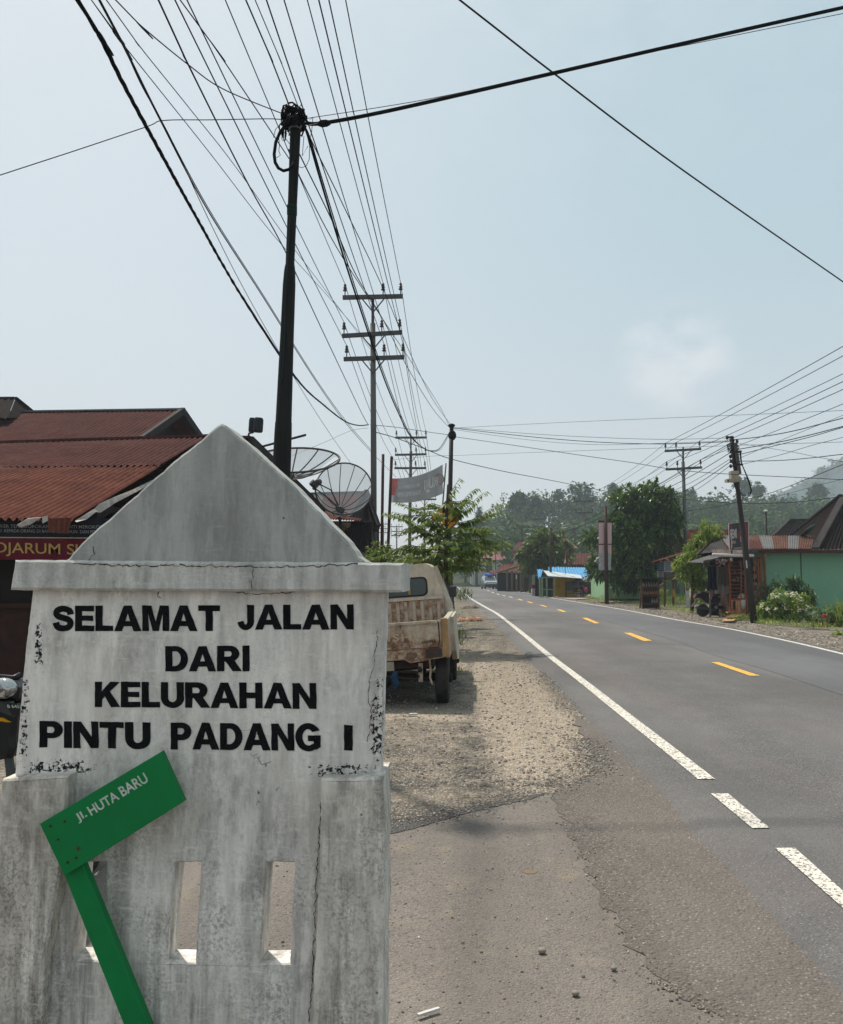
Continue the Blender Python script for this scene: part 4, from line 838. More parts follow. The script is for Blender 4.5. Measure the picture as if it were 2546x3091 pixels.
# ------------------------------------------------------------------ dark telephone pole with the cable knot
YP = 8.5
tp = thing('telephone_pole', 'thick dark telephone pole crowned by a tangled knot of black cable', 'pole', (P(855, 1731, YP).x, YP, 0))
def polemat():
    n = NT('dark_green_steel_pole'); X, Y, Z = n.sep(n.tc.outputs['Object']); st = n.noise(20, 5, .65, n.coords((1, 1, .07)))
    c = n.mix(n.ramp(st, [(.35, 0.), (.7, 1.)]), (0.007, 0.009, 0.009), (0.02, 0.018, 0.017)); return n.bsdf(c, .65, 0, st, .3, .006, .12)
m_pole = polemat()
axis = lambda y: 894 + (850 - 894) * (y - 350) / (1430 - 350) if y <= 1430 else 850 - (y - 1430) * .035
prof = [(350, 17), (365, 17), (600, 14.5), (640, 14.2), (798, 13.7), (802, 15.2), (820, 17.5), (860, 19.6), (1000, 20.7), (1274, 24.5), (1276, 25.5), (1310, 26.5), (1440, 28), (2190, 30)]
mb = MB(); mb.tube([P(axis(y), y, YP) for y, r in prof], [px(r, YP) for y, r in prof], 24); mb.build('shaft', m_pole, tp, smooth=True)
mb = MB(); mb.ball(P(891, 338, YP), px(17, YP), 16, 8, (1, 1, .6)); mb.build('pole_cap', M('mossy_black', (0.02, 0.03, 0.014), .9, col2=(.03, .028, .025), scale=40, bump=.6), tp, smooth=True)
mb = MB()
for yy in (388, 372, 360): mb.lathe([(px(19, YP), -.012), (px(19, YP), .012)], P(891, yy, YP), (0.03, 0, 1), 18)
mb.build('clamp_band', M('pale_band', (0.3, 0.31, 0.32), .5, .4), tp)
m_cable = M('black_cable', (0.006, 0.006, 0.008), .6, bump=.05, spec=.08); rk = random.Random(5)
mb = MB()
for k in range(30):
    a0 = rk.uniform(0, 6.28); r0 = px(rk.uniform(20, 40), YP); tilt = rk.uniform(-.5, .5); cz = P(888, rk.uniform(340, 385), YP); span = rk.uniform(2.5, 6.3)
    mb.tube([cz + Vector((r0 * math.cos(a0 + span * i / 16), r0 * math.sin(a0 + span * i / 16), r0 * tilt * math.sin(a0 + span * i / 8) + .02 * math.sin(3 * i))) for i in range(17)], rk.choice((.005, .007, .01)), 5)
for k in range(9):
    x0 = rk.uniform(850, 880); x1 = rk.uniform(828, 866); mb.tube([P(x0, rk.uniform(350, 370), YP - .12), P((x0 + x1) / 2 - 6, 378, YP - .14), P(x1, rk.uniform(385, 425), YP - .12)], .007, 5)
mb.build('cable_knot', m_cable, tp, smooth=True)
mb = MB(); loop = [(905, 370), (880, 373), (862, 381), (846, 398), (833, 428), (828, 465), (831, 490), (841, 507), (856, 515), (872, 511), (884, 500), (892, 484)]
mb.tube([P(x, y, YP - .1 + .0 * i) for i, (x, y) in enumerate(loop)], .017, 8); mb.build('cable_loop', m_cable, tp, smooth=True)
mb = MB()
for pts in ([(868, 395), (858, 400), (850, 415), (853, 425), (862, 420), (866, 400)], [(864, 395), (863, 418), (874, 433)], [(842, 412), (844, 440), (842, 455), (847, 468), (835, 476)], [(925, 400), (935, 440), (934, 480), (925, 500), (912, 506), (900, 502)],
            [(918, 410), (913, 470), (930, 440)], [(935, 360), (945, 355), (941, 400), (938, 412)], [(930, 378), (962, 372)], [(826, 415), (832, 390), (850, 370)]):
    mb.tube([P(x, y, YP - .12) for x, y in pts], .0035, 4)
mb.build('loose_wire', m_cable, tp)
mb = MB()
for k in range(5): mb.lathe([(px(16, YP), -.006), (px(16, YP), .006)], P(882, 622 + 6 * k, YP), (0.04, 0.05 * (k % 2), 1), 14)
mb.tube([P(876, 650, YP - .07), P(873, 700, YP - .07), P(868, 800, YP - .075), P(862, 900, YP - .09), P(858, 1030, YP - .09), P(852, 1140, YP - .1), P(842, 1158, YP - .1)], .004, 5)
mb.build('binding_wire', M('dark_green_wire', (0.01, 0.04, 0.035), .5), tp)
# ------------------------------------------------------------------ power poles with crossarms
def insulator(c, s=1.0, parent=None, pin=True):
    mb = MB(); r = .075 * s
    mb.lathe([(r * .25, -.16 * s), (r * .25, -.02 * s), (r * .9, 0), (r * .95, .03 * s), (r * .45, .06 * s), (r * .8, .085 * s), (r * .85, .11 * s), (r * .4, .14 * s), (r * .65, .16 * s), (r * .6, .2 * s), (r * .25, .235 * s)], c, (0, 0, 1), 10)
    return mb.build('insulator', m_ins, parent, smooth=False)
m_ins = M('brown_porcelain', (0.03, 0.022, 0.02), .25, spec=.6, bump=.02)
INS = {}
def power_pole(label, key, xy_top, xy_base, Y, shaft_y, arms, ins, rw=8.5, w=.09, steel_top=None, group='power poles with crossarms', s=1.0):
    base = G(*xy_base) if len(xy_base) == 2 else None
    b = P(xy_base[0], 1731, Y); o = thing('power_pole', label, 'power pole', (b.x, Y, dip(Y)), group)
    tpz = P(*xy_top, Y)
    mb = MB(); top2 = P(xy_top[0], shaft_y, Y); mb.tube([Vector((b.x, Y, dip(Y))), P((xy_top[0] * .4 + xy_base[0] * .6), shaft_y + (1731 - shaft_y) * .5, Y), top2], [px(rw * 1.12, Y), px(rw * 1.05, Y), px(rw * .93, Y)], 16); mb.build('shaft', m_conc, o, smooth=True)
    if shaft_y > xy_top[1] + 5:
        mb = MB(); mb.tube([top2 - Vector((0, 0, .3)), tpz], px(rw * .55, Y), 10); mb.build('steel_extension', m_steel, o, smooth=True)
    lst = []
    for ai, (x0, y0, x1, y1) in enumerate(arms):
        a, c = P(x0, y0, Y - .12), P(x1, y1, Y - .12); mb = MB(); mb.bar(a, c, w, w * 1.15); mb.build('crossarm', m_steel, o)
        mb = MB(); mx_ = xy_top[0] + (xy_base[0] - xy_top[0]) * .2; dy = (x1 - x0) * .24
        for sx in (-1, 1): mb.bar(P(mx_ + sx * (x1 - x0) * .2, (y0 + y1) / 2 + 2, Y - .16), P(mx_ + sx * 2, (y0 + y1) / 2 + dy, Y - .12), .035)
        mb.build('brace', m_steel, o)
        row = []
        for x in ins[ai]:
            yy = y0 + (y1 - y0) * (x - x0) / (x1 - x0); c = P(x, yy, Y - .12) + Vector((0, 0, .16 * s + w * .55)); insulator(c, s, o); row.append(c + Vector((0, 0, .22 * s)))
        lst.append(row)
    INS[key] = lst
    return o
power_pole('tall three armed concrete power pole just past the dark telephone pole', 'H1', (1126, 893), (1130, 1877), 27, 976, [(1035, 898, 1217, 894), (1033, 1014, 1215, 1003), (1038, 1084, 1221, 1078)], [(1042, 1157, 1210), (1039, 1153, 1207), (1047, 1160, 1217)], w=.11)
power_pole('three armed concrete power pole rising behind the hanging grey banner', 'H2', (1241, 1318), (1236, 1806), 53, 1362, [(1194, 1321, 1289, 1320.5), (1193, 1373, 1288, 1371), (1191, 1413, 1287.5, 1413)], [(1197, 1257.5, 1286), (1195, 1256.5, 1285), (1194, 1255, 1283)], rw=4.6, w=.11)
power_pole('smaller power pole seen through the leafy tree beyond the banner', 'H3', (1283, 1500), (1281, 1780), 82, 1520, [(1252, 1508, 1318, 1507), (1254, 1537, 1316, 1536), (1256, 1556, 1314, 1556)], [(1255, 1290, 1315), (1257, 1290, 1313), (1258, 1290, 1312)], rw=3.0, w=.13)
for i, (x, y, Y) in enumerate(((1198, 1590, 125), (1158, 1582, 150))):
    power_pole(('distant power pole between the two rusty posts and the tree', 'faint distant power pole glimpsed between the rusty posts')[i], 'H%d' % (4 + i), (x, y - 6, ), (x, 1760), Y, y + 4, [(x - 19, y, x + 19, y), (x - 18, y + 14, x + 18, y + 14), (x - 17, y + 26, x + 17, y + 26)], [(x - 16, x + 7, x + 16)] * 3, rw=2.0, w=.12)
power_pole('two armed concrete power pole behind the red roofed house', 'R1', (2063, 1349), (2072, 1800), 47, 1394, [(2008, 1361.5, 2117, 1355), (2011, 1417, 2120, 1411)], [(2010, 2042, 2113), (2014, 2046, 2116)], rw=5.2, w=.11)
power_pole('two armed power pole between the big mango tree and the vertical banner', 'R2', (1764, 1509), (1772, 1770), 92, 1530, [(1733, 1514, 1792, 1513), (1737, 1548, 1791, 1547)], [(1735, 1752, 1791), (1739, 1756, 1789)], rw=3.2, w=.13)
power_pole('twin armed power pole over the trees behind the blue roof', 'R3', (1626, 1562), (1630, 1770), 128, 1575, [(1604, 1567, 1648, 1567), (1607.5, 1590, 1647, 1590)], [(1606, 1627, 1646), (1609, 1628, 1645)], rw=1.6, w=.16)
power_pole('distant power pole above the pink roof', 'R4', (1533, 1598), (1537, 1765), 170, 1610, [(1517, 1604, 1550, 1604), (1516, 1628, 1551, 1627)], [(1519, 1533, 1549), (1518, 1533, 1549)], rw=1.5, w=.18)
# plain poles
def plain_pole(label, top, base, Y, r0, r1, mat, name='telephone_pole', cat='pole', z0=None, extra=None, group='plain roadside poles'):
    b = P(*base, Y); z = dip(Y) if z0 is None else z0; o = thing(name, label, cat, (b.x, Y, z), group)
    t = P(*top, Y); mb = MB(); mb.tube([Vector((b.x, Y, z)), Vector((b.x, Y, z)).lerp(t, .5), t], [r0, (r0 + r1) / 2, r1], 12); mb.build('shaft', mat, o, smooth=True)
    if extra: extra(o, t)
    return o
def knot(o, t):
    mb = MB(); mb.ball(t + Vector((0, 0, .02)), .13, 10, 6, (1, 1, .6)); mb.ball(t + Vector((.02, 0, -.35)), .14, 10, 6, (1.1, 1, 1.4)); mb.build('pole_cap', m_cable, o, smooth=True)
m_rpole = M('rust_brown_pole', (0.045, 0.025, 0.024), .7, col2=(0.08, 0.04, 0.03), scale=6, stretch=(1, 1, .2), bump=.2)
plain_pole('black telephone pole standing behind the leafy roadside tree', (1364, 1286), (1351, 1731), 31, .1, .075, m_iron, extra=knot)
plain_pole('rusty brown post, the taller one left of the grey banner', (1157, 1371), (1150, 1731), 24.5, .045, .042, m_rpole, 'rusty_post', 'post')
plain_pole('rusty brown post that carries the corner of the grey banner', (1183, 1378), (1163, 1731), 24.0, .045, .042, m_rpole, 'rusty_post', 'post')
plain_pole('pale bamboo stake holding the torn end of the grey banner', (1347, 1398), (1308, 1731), 26, .03, .022, M('bamboo', (0.17, 0.15, 0.13), .7), 'bamboo_stake', 'stake')
plain_pole('dark pole in front of the blue roofed stall', (1663, 1593), (1662, 1731), 56, .085, .06, m_rpole)
plain_pole('thin dark pole beside the open rusty roofed stall', (1588, 1635), (1588, 1731), 76, .08, .06, m_rpole)
plain_pole('thin pole before the open stall next to the car', (1548, 1659), (1545.5, 1731), 96, .09, .07, m_rpole)
plain_pole('faint thin pole straight above the blue loaded car', (1497, 1666), (1497, 1731), 135, .1, .08, m_rpole)
plain_pole('black mast with a white lamp behind the green house', (2313, 1546), (2318, 1731), 40, .05, .045, m_iron, 'lamp_mast', 'lamp', extra=lambda o, t: (lambda mb: (mb.ball(t + Vector((0, 0, .05)), .11, 10, 6, (1, 1, .6)), mb.build('lamp', m_whitew, o)))(MB()))
# street lamps on arms
for (x0, y0, x1, y1, x2, y2, Y, lb) in ((1762, 1648, 1728, 1602, 1702, 1593, 90, 'street lamp on a long arm by the mango tree pole'), (2063, 1560, 2045, 1520, 2002, 1503, 46, 'thin curved street lamp arm on the two armed pole'), (1610, 1628, 1604, 1618, 1595, 1612, 120, 'small distant street lamp above the red roofs')):
    o = thing('street_lamp', lb, 'street lamp', tuple(P(x0, y0, Y)), 'street lamps'); mb = MB(); mb.tube([P(x0, y0, Y), P(x1, y1, Y), P(x2, y2, Y)], .035, 6); mb.build('arm', m_iron if Y < 60 else m_steel, o)
    mb = MB(); mb.ball(P(x2, y2, Y), .2 if Y > 60 else .09, 8, 5, (1.7, .8, .5)); mb.build('lamp_head', m_whitew if Y > 60 else m_steel, o, smooth=True)
# ------------------------------------------------------------------ grey banner seen from behind, road sign
YBn = 25.0
bn = thing('cloth_banner', 'sagging grey cloth banner with red end, its lettering seen mirrored', 'banner', tuple(P(1260, 1500, YBn)))
def bpt(s, t):      # s along 0..1, t down 0..1
    x = 1181 + (1337 - 1181) * s; yt = 1444 + 4 * s - 46 * s ** 2.2; yb = 1516 + 6 * math.sin(math.pi * s * .8) - 30 * s ** 2
    y = yt + (yb - yt) * t; return P(x + 4 * t * (s - .8), y, YBn - 1.0 + 2 * s + .12 * math.sin(s * 9 + t * 2) + .06 * math.sin(s * 25) * t)
mb = MB(); ns, nt_ = 48, 10; base = [bpt(i / ns, j / nt_) for j in range(nt_ + 1) for i in range(ns + 1)]
mb.v += [tuple(v) for v in base]
for j in range(nt_):
    for i in range(ns):
        a = j * (ns + 1) + i; mb.f.append((a, a + 1, a + ns + 2, a + ns + 1)); s, t = i / ns, j / nt_
        mb.m.append(1 if s < .13 - .08 * t and t < .7 else (2 if (t > .92 or (s < .06 and t > .6)) else 0))
mb.build('cloth', [M('grey_banner_cloth', (0.34, 0.335, 0.335), .9, col2=(.42, .42, .42), scale=2), M('faded_red_cloth', (0.75, 0.22, 0.22), .8), M('pale_hem', (0.75, 0.72, 0.7), .8)], bn, smooth=True)
m_bt = M('faded_white_print', (0.8, 0.78, 0.78), .8); mb = MB()
def btext(txt, s0, s1, t0, t1, bold=.02):
    vs, fs = text_mesh(txt, bold=bold); xa, xb = min(v.x for v in vs), max(v.x for v in vs); ya, yb = min(v.y for v in vs), max(v.y for v in vs)
    out = [bpt(s1 - (s1 - s0) * (v.x - xa) / (xb - xa), t1 - (t1 - t0) * (v.y - ya) / (yb - ya)) + Vector((0, -.03, 0)) for v in vs]; mb.add(out, fs)
btext('MERDEKA ITU BEBAS NARKOBA', .15, .55, .3, .44); btext('DIRGAHAYU REPUBLIK INDONESIA', .11, .58, .58, .76, .03); btext('RUJJI', .64, .9, .26, .76, .03); mb.build('lettering', m_bt, bn)
mb = MB(); mb.tube([bpt(.94, .45) + Vector((.12 * math.cos(a), -.05, .16 * math.sin(a))) for a in [i * .4 for i in range(17)]], .02, 5); mb.build('emblem', M('faded_pink', (0.5, 0.28, 0.26), .8), bn)
YSg = 25.5
wsn = thing('warning_sign', 'yellow diamond road sign half hidden by the leafy tree', 'road sign', tuple(G(1373, 1886)))
mb = MB(); mb.prism([P(x, y, YSg) for x, y in ((1348, 1509), (1399, 1558), (1350, 1612), (1300, 1563))], (0, .02, 0)); mb.build('sign_plate', M('yellow_sign_paint', (0.62, 0.27, 0.015), .5), wsn)
mb = MB(); mb.prism([P(x, y, YSg - .006) for x, y in ((1336, 1530), (1350, 1530), (1350, 1548), (1336, 1548))], (0, .004, 0)); mb.prism([P(x, y, YSg - .006) for x, y in ((1318, 1560), (1330, 1572), (1327, 1575), (1315, 1563))], (0, .004, 0)); mb.prism([P(x, y, YSg - .006) for x, y in ((1378, 1560), (1364, 1574), (1367, 1577), (1381, 1563))], (0, .004, 0)); mb.build('pictogram', m_ink, wsn)
mb = MB(); pts = [(1348, 1513), (1395, 1558), (1350, 1608), (1304, 1563), (1348, 1513)]; mb.tube([P(x, y, YSg - .004) for x, y in pts], .012, 4); mb.build('border', m_ink, wsn)
mb = MB(); mb.tube([P(1350, 1580, YSg + .06), P(1362, 1720, YSg + .05), G(1373, 1886)], .035, 10); mb.build('post', m_steel, wsn, smooth=True)
# ------------------------------------------------------------------ rusty pickup truck parked on the shoulder
def truckpaint():
    n = NT('rusty_cream_paint'); X, Y, Z = n.sep(n.tc.outputs['Object']); v = n.coords((1, 1, 1))
    a = n.noise(3.2, 6, .68, v); b = n.noise(14, 6, .72, v); f = n.noise(55, 4, .65, v); st = n.noise(9, 5, .65, n.coords((1, 1, .16)))
    low = n.ramp(Z, [(0.0, 1.0), (.75, .85), (1.05, .4), (1.3, .12), (1.7, .0)])
    k = n.math('ADD', n.math('MULTIPLY', low, .22), n.math('ADD', n.math('MULTIPLY', a, .55), n.math('MULTIPLY', b, .35)))
    c = n.mix(n.ramp(b, [(.35, 0.), (.7, 1.)]), (0.52, 0.47, 0.38), (0.4, 0.35, 0.27))
    c = n.mix(n.math('MULTIPLY', n.ramp(k, [(.5, 0.), (.62, .7)]), 1.0), c, (0.32, 0.2, 0.115))
    c = n.mix(n.ramp(k, [(.615, 0.), (.675, 1.)]), c, (0.15, 0.07, 0.04))
    chip = n.ramp(n.noise(38, 5, .75), [(.62, 0.), (.66, 1.)]); c = n.mix(n.math('MULTIPLY', chip, n.ramp(a, [(.42, 0.), (.6, 1.)])), c, (0.07, 0.03, 0.02))
    c = n.mix(n.ramp(st, [(.52, 0.), (.72, .55)]), c, (0.16, 0.08, 0.045))
    return n.bsdf(c, .62, 0, f, .2, .004, .35)
m_truck = truckpaint()
m_tyel = M('ochre_truck_paint', (0.45, 0.3, 0.14), .65, col2=(0.26, 0.15, 0.07), scale=6, bump=.15)
m_rustred = M('flaking_rust', (0.24, 0.12, 0.075), .8, col2=(0.42, 0.36, 0.29), scale=13, bump=.5, lo=.42, hi=.56)
m_glassd = NT('dusty_window_glass').bsdf((0.05, 0.07, 0.075), .15, 0, spec=.4)
m_under = M('underbody_grime', (0.02, 0.017, 0.015), .9, col2=(.045, .03, .022), scale=8)
tk = thing('pickup_truck', 'rusty cream pickup truck parked on the gravel shoulder behind the monument', 'pickup truck', (.325, 9.95, 0), None, (0, 0, math.radians(-3.8)))
ROLL = Matrix.Rotation(math.radians(-4.2), 3, 'Y')
def T(p): q = Vector(p) - Vector((0, 0, .62)); return ROLL @ q + Vector((0, 0, .62))
def tb(mb, name, mat, parent=tk, smooth=False): mb.v = [tuple(T(v)) for v in mb.v]; return mb.build(name, mat, parent, smooth, local=True)
WT = 1.62
def rr(x0, z0, x1, z1, r, y, n=4):
    pts = []
    for cx_, cz, a0 in ((x1 - r, z1 - r, 0), (x0 + r, z1 - r, 90), (x0 + r, z0 + r, 180), (x1 - r, z0 + r, 270)):
        for i in range(n + 1): a = math.radians(a0 + 90 * i / n); pts.append(Vector((cx_ + r * math.cos(a), y, cz + r * math.sin(a))))
    return pts
mb = MB(); mb.prism([Vector((x, 0, z)) for x, z in ((-WT + .07, .71), (-.075, .71), (-.075, 1.0), (-.1, 1.012), (-WT + .1, 1.012), (-WT + .07, 1.0))], (0, .05, 0), chamfer=.006); tg = tb(mb, 'tailgate', m_truck)
mb = MB(); mb.box((-WT / 2, -.006, 1.0), (WT - .15, .04, .03)); mb.box((-WT / 2, -.004, .72), (WT - .15, .02, .02)); tb(mb, 'tailgate_lip', m_truck, tg)
mb = MB(); text_on(mb, 'MITSUBISHI', (-WT + .2, -.002, .885), (-.37, -.002, .885), (-WT + .2, -.002, .80), lift=.006, bold=.02, spacing=1.15); tb(mb, 'lettering', M('pressed_letter_paint', (0.55, 0.46, 0.35), .6, col2=(.4, .3, .2)), tg)
mb = MB(); text_on(mb, 'DIESEL', (-.31, -.002, .785), (-.14, -.002, .792), (-.31, -.002, .758), lift=.003, bold=.01); tb(mb, 'lettering', m_iron, tg)
mb = MB(); mb.tube([(-.12, -.012, 1.02), (-.10, -.03, .98), (-.10, -.03, .78), (-.12, -.02, .72)], .007, 6); mb.tube([(-.55, -.01, 1.0), (-.55, -.02, .95)], .006, 5); tb(mb, 'latch_rod', m_iron, tg)
mb = MB(); mb.prism([Vector((x, .012, z)) for x, z in ((-WT, .70), (0, .70), (0, .585), (-.1, .572), (-.46, .532), (-.53, .575), (-WT + .53, .575), (-WT + .46, .532), (-WT + .1, .572), (-WT, .585))], (0, .06, 0), chamfer=.006); tb(mb, 'rear_panel', m_truck)
for x in (0, -WT + .075):
    mb = MB(); mb.prism([Vector((x - .075, .0, .585)), Vector((x, .0, .585)), Vector((x - .005, .0, 1.03)), Vector((x - .072, .0, 1.03))], (0, .12, 0), chamfer=.006); tb(mb, 'corner_post', m_tyel)
for x0 in (-.335, -WT + .09):
    mb = MB(); mb.prism(rr(x0 + .06, .585, x0 + .25, .685, .012, -.004), (0, .03, 0), chamfer=.004); tl = tb(mb, 'tail_light', M('grimy_lamp_lens', (0.04, 0.045, 0.042), .35, col2=(.08, .05, .04), scale=20))
    mb = MB(); mb.prism(rr(x0 + .085, .6, x0 + .16, .67, .008, -.007), (0, .01, 0)); tb(mb, 'lamp_cell', M('dull_lamp_cell', (0.08, 0.05, 0.045), .3), tl)
for x0 in (-.5, -WT + .3):
    mb = MB(); mb.prism(rr(x0, .595, x0 + .115, .655, .012, .004), (0, .02, 0), chamfer=.003); tb(mb, 'reflector', M('faded_reflector', (0.2, 0.14, 0.1), .4))
# bed floor and sides
mb = MB(); mb.bbox((-WT + .02, .06, .69), (-.02, 2.3, .72)); tb(mb, 'bed_floor', m_rustred)
for x in (-.045, -WT):
    mb = MB(); mb.bbox((x, .12, .56), (x + .045, 2.28, 1.0)); mb.bbox((x - .01, .12, .985), (x + .055, 2.28, 1.015)); tb(mb, 'bed_side', m_truck)
# bent white side skirt
mb = MB(); mb.prism([Vector((-.02, y, z)) for y, z in ((.9, 1.0), (2.4, 1.0), (2.5, .5), (2.0, .36), (1.3, .42), (1.0, .56))], (.07, 0, 0), chamfer=.01); tb(mb, 'side_skirt', M('white_truck_paint', (0.55, 0.52, 0.46), .6, col2=(.36, .3, .22), scale=4))
# cab
sec = lambda k, f: [(-WT + k, .5), (-k, .5), (-k, .95), (-.045 - k, 1.06), (-.235 - f, 1.64), (-.29 - f, 1.70), (-.36 - f, 1.725), (-WT + .36 + f, 1.725), (-WT + .29 + f, 1.70), (-WT + .235 + f, 1.64), (-WT + .045 + k, 1.06), (-WT + k, .95)]
secs = [(2.32, sec(.0, .0)), (2.9, sec(.0, -.02)), (3.45, sec(.0, .0)), (3.95, [(x, min(z, 1.02 + (z - 1.02) * .2) if z > 1.02 else z) for x, z in sec(.02, .02)])]
mb = MB(); n_ = 12
for y, s_ in secs: mb.v += [(x, y, z) for x, z in s_]
mb.f = [(i * n_ + k, i * n_ + (k + 1) % n_, (i + 1) * n_ + (k + 1) % n_, (i + 1) * n_ + k) for i in range(3) for k in range(n_)] + [tuple(range(n_ - 1, -1, -1)), tuple(3 * n_ + k for k in range(n_))]; mb.m = [0] * len(mb.f)
cab = tb(mb, 'cab', m_truck)
mb = MB(); mb.prism(rr(-WT + .335, 1.255, -.335, 1.535, .075, 2.312), (0, .02, 0), chamfer=.008); wn_ = tb(mb, 'rear_window', m_rub)
mb = MB(); mb.prism(rr(-WT + .36, 1.278, -.36, 1.512, .06, 2.305), (0, .01, 0)); tb(mb, 'pane', m_glassd, wn_)
mb = MB(); mb.prism([Vector((-.62, 2.302, 1.29)), Vector((-.585, 2.302, 1.29)), Vector((-.59, 2.302, 1.5)), Vector((-.615, 2.302, 1.5))], (0, .002, 0)); tb(mb, 'yellow_strip', M('yellow_cloth', (0.4, 0.26, 0.05), .8), wn_)
mb = MB(); mb.bbox((-WT + .05, 2.27, .72), (-.12, 2.3, 1.235)); hb = tb(mb, 'headboard', m_rustred)
for k in range(12):
    x = -.17 - k * .118; mb = MB(); mb.prism(rr(x - .05, .76, x, 1.19, .016, 2.245), (0, .025, 0), chamfer=.006); tb(mb, 'rib', M('pale_rib_paint', (0.46, 0.4, 0.32), .65, col2=(.26, .14, .08), scale=9, lo=.5, hi=.66), hb)
mb = MB(); mb.bbox((-WT + .05, 2.235, 1.205), (-.12, 2.3, 1.245)); tb(mb, 'rail', m_truck, hb)
mb = MB(); mb.bar((-.05, 2.36, 1.05), (-.245, 2.36, 1.66), .05, .14); mb.bar((-.03, 2.36, .55), (-.03, 2.36, 1.02), .05, .2); tb(mb, 'pillar_trim', M('white_truck_paint', (0.5, 0.5, .45)), cab)
mb = MB(); mb.prism([Vector((x, y, z)) for x, y, z in ((-.035, 2.55, 1.09), (-.035, 3.5, 1.09), (-.18, 3.35, 1.55), (-.2, 2.6, 1.6))], (.02, 0, .0)); tb(mb, 'side_window', m_glassd, cab)
inv = (Matrix.Translation(tk.location) @ Matrix.Rotation(math.radians(-3.8), 4, 'Z')).inverted()
def lt(x, y, Y): return inv @ P(x, y, Y)
mb = MB(); c = lt(1366, 1787, 12.9); mb.prism([c + Vector(q) for q in ((-.055, 0, -.09), (.05, 0, -.075), (.065, 0, -.05), (.066, 0, .075), (.05, 0, .092), (-.03, 0, .095), (-.055, 0, .07))], (0, .05, 0), chamfer=.012); mi = mb.build('wing_mirror', M('mirror_back', (0.06, 0.062, 0.066), .6, col2=(.09, .085, .08)), tk, local=True)
mb = MB(); mb.tube([c + Vector((-.04, .03, -.07)), c + Vector((-.12, .1, -.16)), (-.08, 3.1, 1.02)], .012, 6); mb.build('mirror_stay', m_iron, tk, local=True)
def wheel(x, y, r, w):
    mb = MB(); mb.lathe([(r * .62, -w / 2), (r * .93, -w / 2), (r, -w * .36), (r, w * .36), (r * .93, w / 2), (r * .62, w / 2)], (x, y, r - .015), (1, 0, 0), 30)
    t = mb.build('wheel', m_rub, tk, local=True, smooth=False)
    m2 = MB(); m2.lathe([(r * .6, -.02), (r * .55, .02), (.06, .05), (.05, .09)], (x + w / 2 - .05, y, r - .015), (1, 0, 0), 20); m2.build('rim', m_under, t, local=True)
    m3 = MB()
    for k in (-.3, -.1, .1, .3): m3.lathe([(r + .002, -.004), (r + .002, .004)], (x + w * k, y, r - .015), (1, 0, 0), 30)
    m3.build('tread_groove', m_iron, t, local=True)
for x, y in ((-.095, .42), (-WT + .18, .42), (-.06, 2.62), (-WT + .12, 2.62)): wheel(x, y, .305, .155)
mb = MB(); mb.tube([(-WT + .2, .42, .3), (-.15, .42, .3)], .05, 10); mb.ball((-.8, .42, .3), .13, 12, 8); mb.build('axle', m_under, tk, local=True)
mb = MB()
for x in (-.36, -WT + .36): mb.bbox((x - .035, .1, .46), (x + .035, 3.6, .56)); mb.tube([(x, -.0, .47), (x, .3, .34), (x, .6, .33), (x, 1.0, .46)], .028, 6)
mb.bbox((-WT + .2, .08, .47), (-.2, .14, .56)); mb.bbox((-WT + .25, 1.0, .35), (-.25, 3.2, .5)); tb(mb, 'chassis', m_under)
mb = MB(); mb.bbox((-.98, .02, .46), (-.66, .04, .565)); tb(mb, 'plate_bracket', M('dull_white_plate', (0.38, .34, .27), .7))
mb = MB(); mb.tube([(-.9, .05, .36), (-.62, .04, .33), (-.38, .05, .31), (-.35, .08, .36), (-.42, .1, .39), (-.75, .1, .38)], .012, 6); mb.tube([(-.98, 0, .2), (-.86, .0, .16), (-.75, 0, .24), (-.68, .02, .36)], .006, 5); mb.build('brake_pipe', m_iron, tk, local=True)
mb = MB(); mb.tube([(-.63, .03, .4), (-.65, .0, .33), (-.62, .0, .26), (-.64, 0, .2)], [.03, .045, .04, .012], 7); mb.build('blue_rag', M('blue_cloth', (0.02, 0.06, 0.12), .8), tk, local=True)
mb = MB(); mb.tube([(-.24, .06, .56), (-.22, .05, .42), (-.23, .07, .33), (-.2, .05, .25)], .012, 6); mb.bar((-.34, .08, .5), (-.34, .1, .28), .05); mb.build('shackle', m_rustred, tk, local=True)
# ------------------------------------------------------------------ oncoming car with blue load
c0 = G(1485, 1779.5)
car = thing('oncoming_car', 'dark fronted oncoming car carrying a blue tarpaulin load on its roof', 'car', tuple(c0), None, (0, 0, math.radians(4)))
m_carb = M('dark_blue_car_paint', (0.008, 0.011, 0.014), .4, spec=.25, col2=(.03, .04, .05), bump=.01); m_cars = M('silver_car_paint', (0.34, 0.38, 0.43), .4, spec=.3, bump=.01)
def loft(secs):
    mb = MB(); n_ = len(secs[0])
    for s_ in secs: mb.v += [tuple(q) for q in s_]
    mb.f = [(i * n_ + k, i * n_ + (k + 1) % n_, (i + 1) * n_ + (k + 1) % n_, (i + 1) * n_ + k) for i in range(len(secs) - 1) for k in range(n_)] + [tuple(range(n_ - 1, -1, -1)), tuple((len(secs) - 1) * n_ + k for k in range(n_))]; mb.m = [0] * len(mb.f); return mb
def ring(y, hw, z0, z1, in_=.08): return [(-hw, y, z0), (hw, y, z0), (hw + .02, y, (z0 + z1) / 2), (hw - in_, y, z1), (-hw + in_, y, z1), (-hw - .02, y, (z0 + z1) / 2)]
loft([ring(-.02, .78, .3, .85, .15), ring(.2, .86, .26, 1.0, .12), ring(1.2, .88, .26, 1.1), ring(3.6, .88, .26, 1.1), ring(4.4, .84, .3, 1.05)]).build('body', m_carb, car, local=True)
